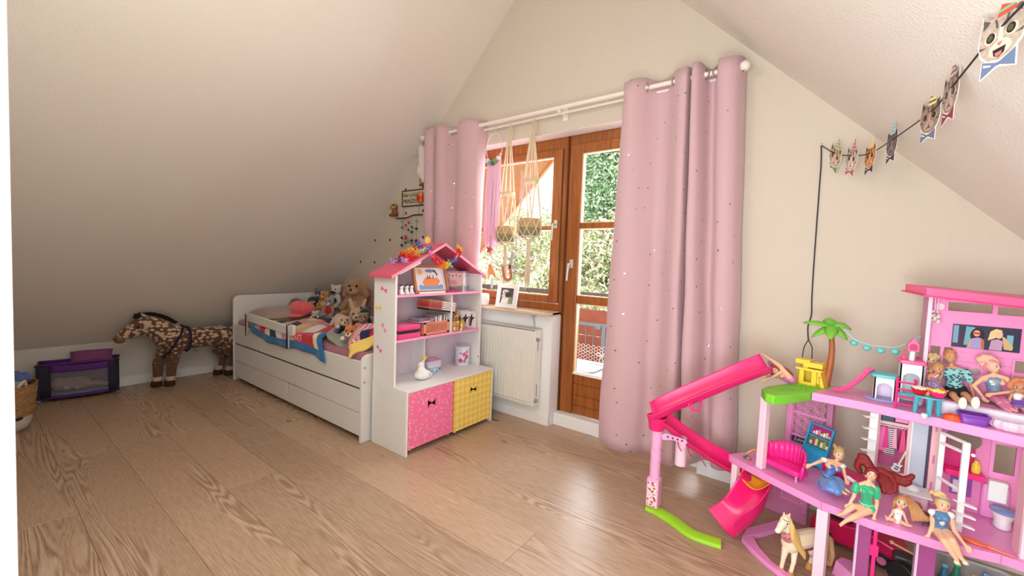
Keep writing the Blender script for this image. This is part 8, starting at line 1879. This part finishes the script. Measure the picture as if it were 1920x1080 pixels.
# ================================================================ TOY HORSE WITH LONG MANE
th_ = thing('toy_horse', 'cream toy horse with long blonde mane standing inside the dollhouse frame', 'toy horse', (4.83, -.6, 0))
CRM = plas('horse_cream', (238, 222, 192), .45)
p0 = lambda x, y, z: (x, y, z)
P = [('c', (4.800, -.618, .130), (4.862, -.545, .135), .036, .034), ('b', (4.790, -.630, .125), (.032, .032, .040)), ('b', (4.872, -.535, .130), (.035, .035, .038)),
     ('c', (4.786, -.632, .145), (4.776, -.655, .205), .029, .019), ('c', (4.776, -.655, .205), (4.771, -.662, .228), .019, .017),
     ('c', (4.769, -.668, .228), (4.752, -.698, .196), .0165, .0105), ('b', (4.750, -.701, .193), (.0105, .0105, .0105)), ('b', (4.768, -.668, .222), (.014, .016, .018)),
     ('c', (4.777, -.645, .10), (4.772, -.652, .062), .0135, .0085), ('b', (4.772, -.652, .060), (.0092, .0092, .0092)), ('c', (4.772, -.652, .06), (4.768, -.652, .02), .0078, .0075),
     ('c', (4.806, -.625, .10), (4.806, -.648, .062), .0135, .0085), ('b', (4.806, -.648, .060), (.0092, .0092, .0092)), ('c', (4.806, -.648, .06), (4.800, -.655, .02), .0078, .0075),
     ('c', (4.858, -.545, .11), (4.858, -.558, .075), .019, .011), ('c', (4.858, -.558, .075), (4.864, -.538, .05), .0105, .008), ('c', (4.864, -.538, .05), (4.858, -.545, .02), .0078, .0075),
     ('c', (4.888, -.545, .11), (4.888, -.560, .075), .019, .011), ('c', (4.888, -.560, .075), (4.898, -.540, .05), .0105, .008), ('c', (4.898, -.540, .05), (4.892, -.548, .02), .0078, .0075)]
for sx in (-1, 1): P.append(('c', (4.772 + .008 * sx, -.659 + .003 * sx, .240), (4.773 + .010 * sx, -.660 + .003 * sx, .256), .0048, .0016))
blob('body', P, CRM, th_, .0022, 2)
HF_ = plas('hoof_tan', (216, 150, 80), .4)
for x, y in ((4.767, -.653), (4.799, -.657), (4.857, -.547), (4.891, -.550)): obj('hoof', G().lathe([(.014, 0), (.0145, .003), (.011, .018), (.009, .024), (.004, .024)], 14, T(x, y, .0006)), HF_, th_, smooth=50)
MN = mat('blonde_mane', (232, 190, 116), .55, grain=.3, gscale=240, bump=.4, bscale=500)
hp_ = []
for q in range(9):
    t = q / 8; a = V((4.776, -.655, .240)).lerp(V((4.802, -.615, .165)), t); b2 = a + V((.016, -.012, -.03)); c = a + V((.022 + .01 * t, -.012, -.075 + .01 * t)); hp_ += strands([a, b2, c, c + V((.006, 0, -.02))], [.008, .010, .009, .004])
blob('mane', hp_, MN, th_, .0022, 1)
hp_ = []
for q in range(4): hp_ += strands([(4.892, -.51, .150), (4.908 + .003 * q, -.50, .125), (4.914 + .004 * q, -.505 - .004 * q, .075), (4.912 + .004 * q, -.515, .028)], [.009, .012, .011, .005])
blob('tail', hp_, hairm('tail_tan', (196, 156, 112)), th_, .0022, 1)
HB = plas('halter_grey', (170, 176, 190), .4)
obj('halter', G().tube([(4.7615 + .0145 * cos(2 * pi * q / 16), -.684 + .0085 * sin(2 * pi * q / 16) * 0 + .004 * cos(2 * pi * q / 16), .211 + .0150 * sin(2 * pi * q / 16)) for q in range(16)], .0018, 6, closed=True), HB, th_); obj('halter', G().tube(catm([(4.758, -.655, .232), (4.768, -.69, .236), (4.782, -.675, .228), (4.785, -.67, .210)], 4), .002, 6), HB, th_)
obj('eye', G().ball((4.7775, -.682, .222), .003, 8), EYE, th_); obj('eye', G().ball((4.7555, -.671, .224), .003, 8), EYE, th_)
obj('muzzle', G().ball((4.7495, -.703, .193), (.0105, .0105, .0095), 10), plas('muzzle_white', (246, 240, 232), .4), th_, smooth=80)
obj('flower_collar', G().ball((4.781, -.660, .160), (.022, .014, .024), 12), spots_mat('rose_collar_print', (206, 128, 140), (150, 60, 80), 140, .4, .8), th_, smooth=80)
obj('saddle_cloth', G().ball((4.836, -.572, .112), (.034, .030, .024), 14), plas('saddle_plum', (150, 60, 100), .6), th_, smooth=80)

# ================================================================ CAT FACE BUNTING AND CABLE
ST = mat('black_string', (44, 38, 42), .7)
nail = V((4.771, -.012, 1.829))
cab = thing('lamp_cable', 'thin dark cable hanging from the nail down the gable wall', 'cable', (4.78, -.008, 1.3))
obj('cable', G().tube(catm([nail, (4.776, -.010, 1.74), (4.777, -.007, 1.60), (4.779, -.007, 1.284), (4.782, -.007, 1.08), (4.786, -.007, .99), (4.776, -.010, .93), (4.779, -.02, .885), (4.783, -.05, .865)], 6), .0028, 6).tube(catm([(4.783, -.05, .865), (4.770, -.10, .835), (4.768, -.20, .80)], 5), .0022, 6).tube(catm([(4.783, -.05, .865), (4.80, -.10, .84), (4.803, -.16, .828), (4.806, -.22, .80)], 5), .0022, 6), ST, cab)
tag(obj('wall_nail', G().tube([(4.771, .0, 1.829), (4.771, -.02, 1.831)], .003, 8).ball((4.771, -.021, 1.831), (.005, .003, .005), 8), METAL, loc=(4.771, -.01, 1.829)), 'small nail in the gable wall holding string and cable', 'nail')
# string sags from the nail along the right-hand slope towards the room
anch = [nail, V((4.831, -.060, 1.771)), V((4.892, -.117, 1.741)), V((4.953, -.172, 1.733)), V((5.007, -.357, 1.736)), V((5.061, -.757, 1.713)), V((5.066, -1.006, 1.699)), V((5.081, -1.346, 1.697)), V((5.107, -1.52, 1.700))]
bt = thing('bunting_string', 'dark string with cat faces running from the wall nail along the right slope', 'string', tuple(nail))
obj('string', G().tube(catm(anch, 8), .0022, 6), ST, bt)
cats = [((186, 164, 140), (150, 160, 96), (236, 226, 206), (130, 150, 80), 'tan cat face with green bow tie, nearest the nail on the string'),
        ((196, 176, 164), (200, 120, 130), (236, 190, 190), (190, 96, 110), 'pale grey cat face with rose bow tie, second from the nail'),
        ((196, 140, 96), (250, 224, 160), (240, 220, 160), (70, 44, 70), 'ginger cat face with plum bow tie and cream hat'),
        ((112, 100, 104), (190, 216, 226), (150, 190, 200), (60, 40, 70), 'dark grey cat face with pale blue hat'),
        ((150, 128, 112), (240, 226, 150), (90, 76, 60), (110, 120, 150), 'brown and white cat face with yellow dotted hat'),
        ((160, 140, 128), (150, 110, 110), (226, 206, 200), (150, 44, 66), 'grey cat face with striped hat and crimson bow tie'),
        ((186, 168, 152), (222, 80, 66), (120, 190, 140), (110, 126, 160), 'open-mouthed tabby cat face with red hat, nearest the viewer')]
PW = mat('paper_white', (244, 240, 234), .7); PD = mat('print_black', (36, 28, 26), .6); PR_ = mat('print_rose', (206, 120, 120), .6)
for i, (c, h1, h2, bwc, lab) in enumerate(cats):
    p = anch[i + 1]; tdir = (anch[i + 2] - anch[i]).normalized(); tdir = V((tdir.x * (.15 if i < 4 else 1), -abs(tdir.y) - (.02 if i else .05), tdir.z)).normalized()
    tilt = [0, .0, .05, .1, .0, .0, 0][i]
    X = V((tdir.x, tdir.y, tdir.z)).normalized(); U = (V((0, 0, 1)) - X * X.z).normalized(); Nn = X.cross(U)   # print side looks to the left of the string
    M = Matrix(((X.x, U.x, Nn.x, p.x), (X.y, U.y, Nn.y, p.y), (X.z, U.z, Nn.z, p.z), (0, 0, 0, 1)))
    M = M @ RY(radians([19, 14, 14, 12, 14, 6, 22][i]))
    sgn = -1 if (M.to_3x3() @ V((0, 0, 1))).x > 0 else 1      # which face of the card is printed
    cat = thing('cat_face_card', lab, 'bunting card', tuple(p), 'cat face cards on the string')
    s = .048
    def card(nm, pts, m, z, th=.0006, par=cat):
        return obj(nm, G().prism([(a * s, b2 * s) for a, b2 in pts], th * sgn, M @ T(0, 0, z * sgn)), m, par, smooth=0)
    fm = mat('cat_fur_%d' % i, c, .7, grain=.6, gscale=110); dm = mat('cat_dark_%d' % i, tuple(int(q * .5) for q in c), .7); lm = mat('cat_light_%d' % i, tuple(min(255, int(q * 1.25)) for q in c), .7)
    head = [(-.95, .15), (-.88, .75), (-.45, .48), (0, .52), (.45, .48), (.88, .75), (.95, .15), (1.0, -.35), (.85, -.85), (.5, -1.2), (0, -1.32), (-.5, -1.2), (-.85, -.85), (-1.0, -.35)]
    card('paper_edge', [(a * 1.07, b2 * 1.06 - .01) for a, b2 in head], PW, -.0008)
    card('face', head, fm, 0)
    for sx in (-1, 1):
        card('ear', [(sx * .84, .62), (sx * .82, .2), (sx * .52, .42)], dm, .0007)
        card('eye_patch', [(sx * .46 + .26 * cos(q), -.30 + .24 * sin(q)) for q in [2 * pi * k / 14 for k in range(14)]], lm, .0007)
        ey = card('eye', [(sx * .44 + .19 * cos(q), -.28 + .20 * sin(q)) for q in [2 * pi * k / 14 for k in range(14)]], PD, .0014)
        card('iris', [(sx * .44 + .12 * cos(q), -.28 + .13 * sin(q)) for q in [2 * pi * k / 12 for k in range(12)]], mat('cat_iris_%d' % i, [(90, 96, 54), (72, 84, 72), (72, 54, 24), (150, 100, 46), (54, 48, 36), (66, 60, 48), (84, 84, 56)][i], .3) if sx < 0 else bpy.data.materials['cat_iris_%d' % i], .0021, par=ey)
        card('cheek_stripe', [(sx * .62, -.58), (sx * .95, -.48), (sx * .93, -.60)], dm, .0007)
        card('brow_stripe', [(sx * .14, .02), (sx * .24, .40), (sx * .32, .38), (sx * .22, .0)], dm, .0007)
    card('muzzle', [(.48 * cos(q), -.86 + .34 * sin(q)) for q in [2 * pi * k / 18 for k in range(18)]], lm, .0007)
    card('blaze', [(-.1, -.55), (-.07, .1), (.07, .1), (.1, -.55)], lm, .0007)
    card('nose', [(-.13, -.62), (.13, -.62), (0, -.78)], PR_, .0014)
    if i == 6: card('mouth', [(-.28, -.86), (.28, -.86), (.22, -1.12), (0, -1.22), (-.22, -1.12)], PD, .0014); card('tongue', [(-.16, -1.02), (.16, -1.02), (.12, -1.14), (0, -1.2), (-.12, -1.14)], PR_, .0021)
    else: card('mouth', [(-.03, -.78), (.03, -.78), (.03, -.90), (.22, -1.0), (.2, -1.04), (0, -.95), (-.2, -1.04), (-.22, -1.0), (-.03, -.90)], PD, .0014)
    hx = .18
    card('hat', [(hx - .42, .42), (hx + .42, .42), (hx + .05, 1.62)], mat('hat_%d' % i, h1, .6), .0009)
    for k in range(3): card('hat_stripe', [(hx - .36 + .11 * k, .58 + .30 * k), (hx + .37 - .12 * k, .58 + .30 * k), (hx + .33 - .12 * k, .68 + .30 * k), (hx - .33 + .11 * k, .68 + .30 * k)], mat('hat_stripe_%d' % i, h2, .6) if k == 0 else bpy.data.materials['hat_stripe_%d' % i], .0016)
    bm_ = mat('cat_bow_%d' % i, bwc, .6)
    card('bow_edge', [(-.78, -1.12), (-.1, -1.38), (.78, -1.12), (.80, -1.9), (0, -1.62), (-.80, -1.9)], PW, .0004); card('bow_tie', [(-.72, -1.16), (-.1, -1.42), (.1, -1.42), (.72, -1.16), (.74, -1.84), (.1, -1.56), (-.1, -1.56), (-.74, -1.84)], bm_, .0012)
    card('bow_stripe', [(-.64, -1.30), (-.3, -1.44), (-.3, -1.50), (-.64, -1.40)], PW, .0019)
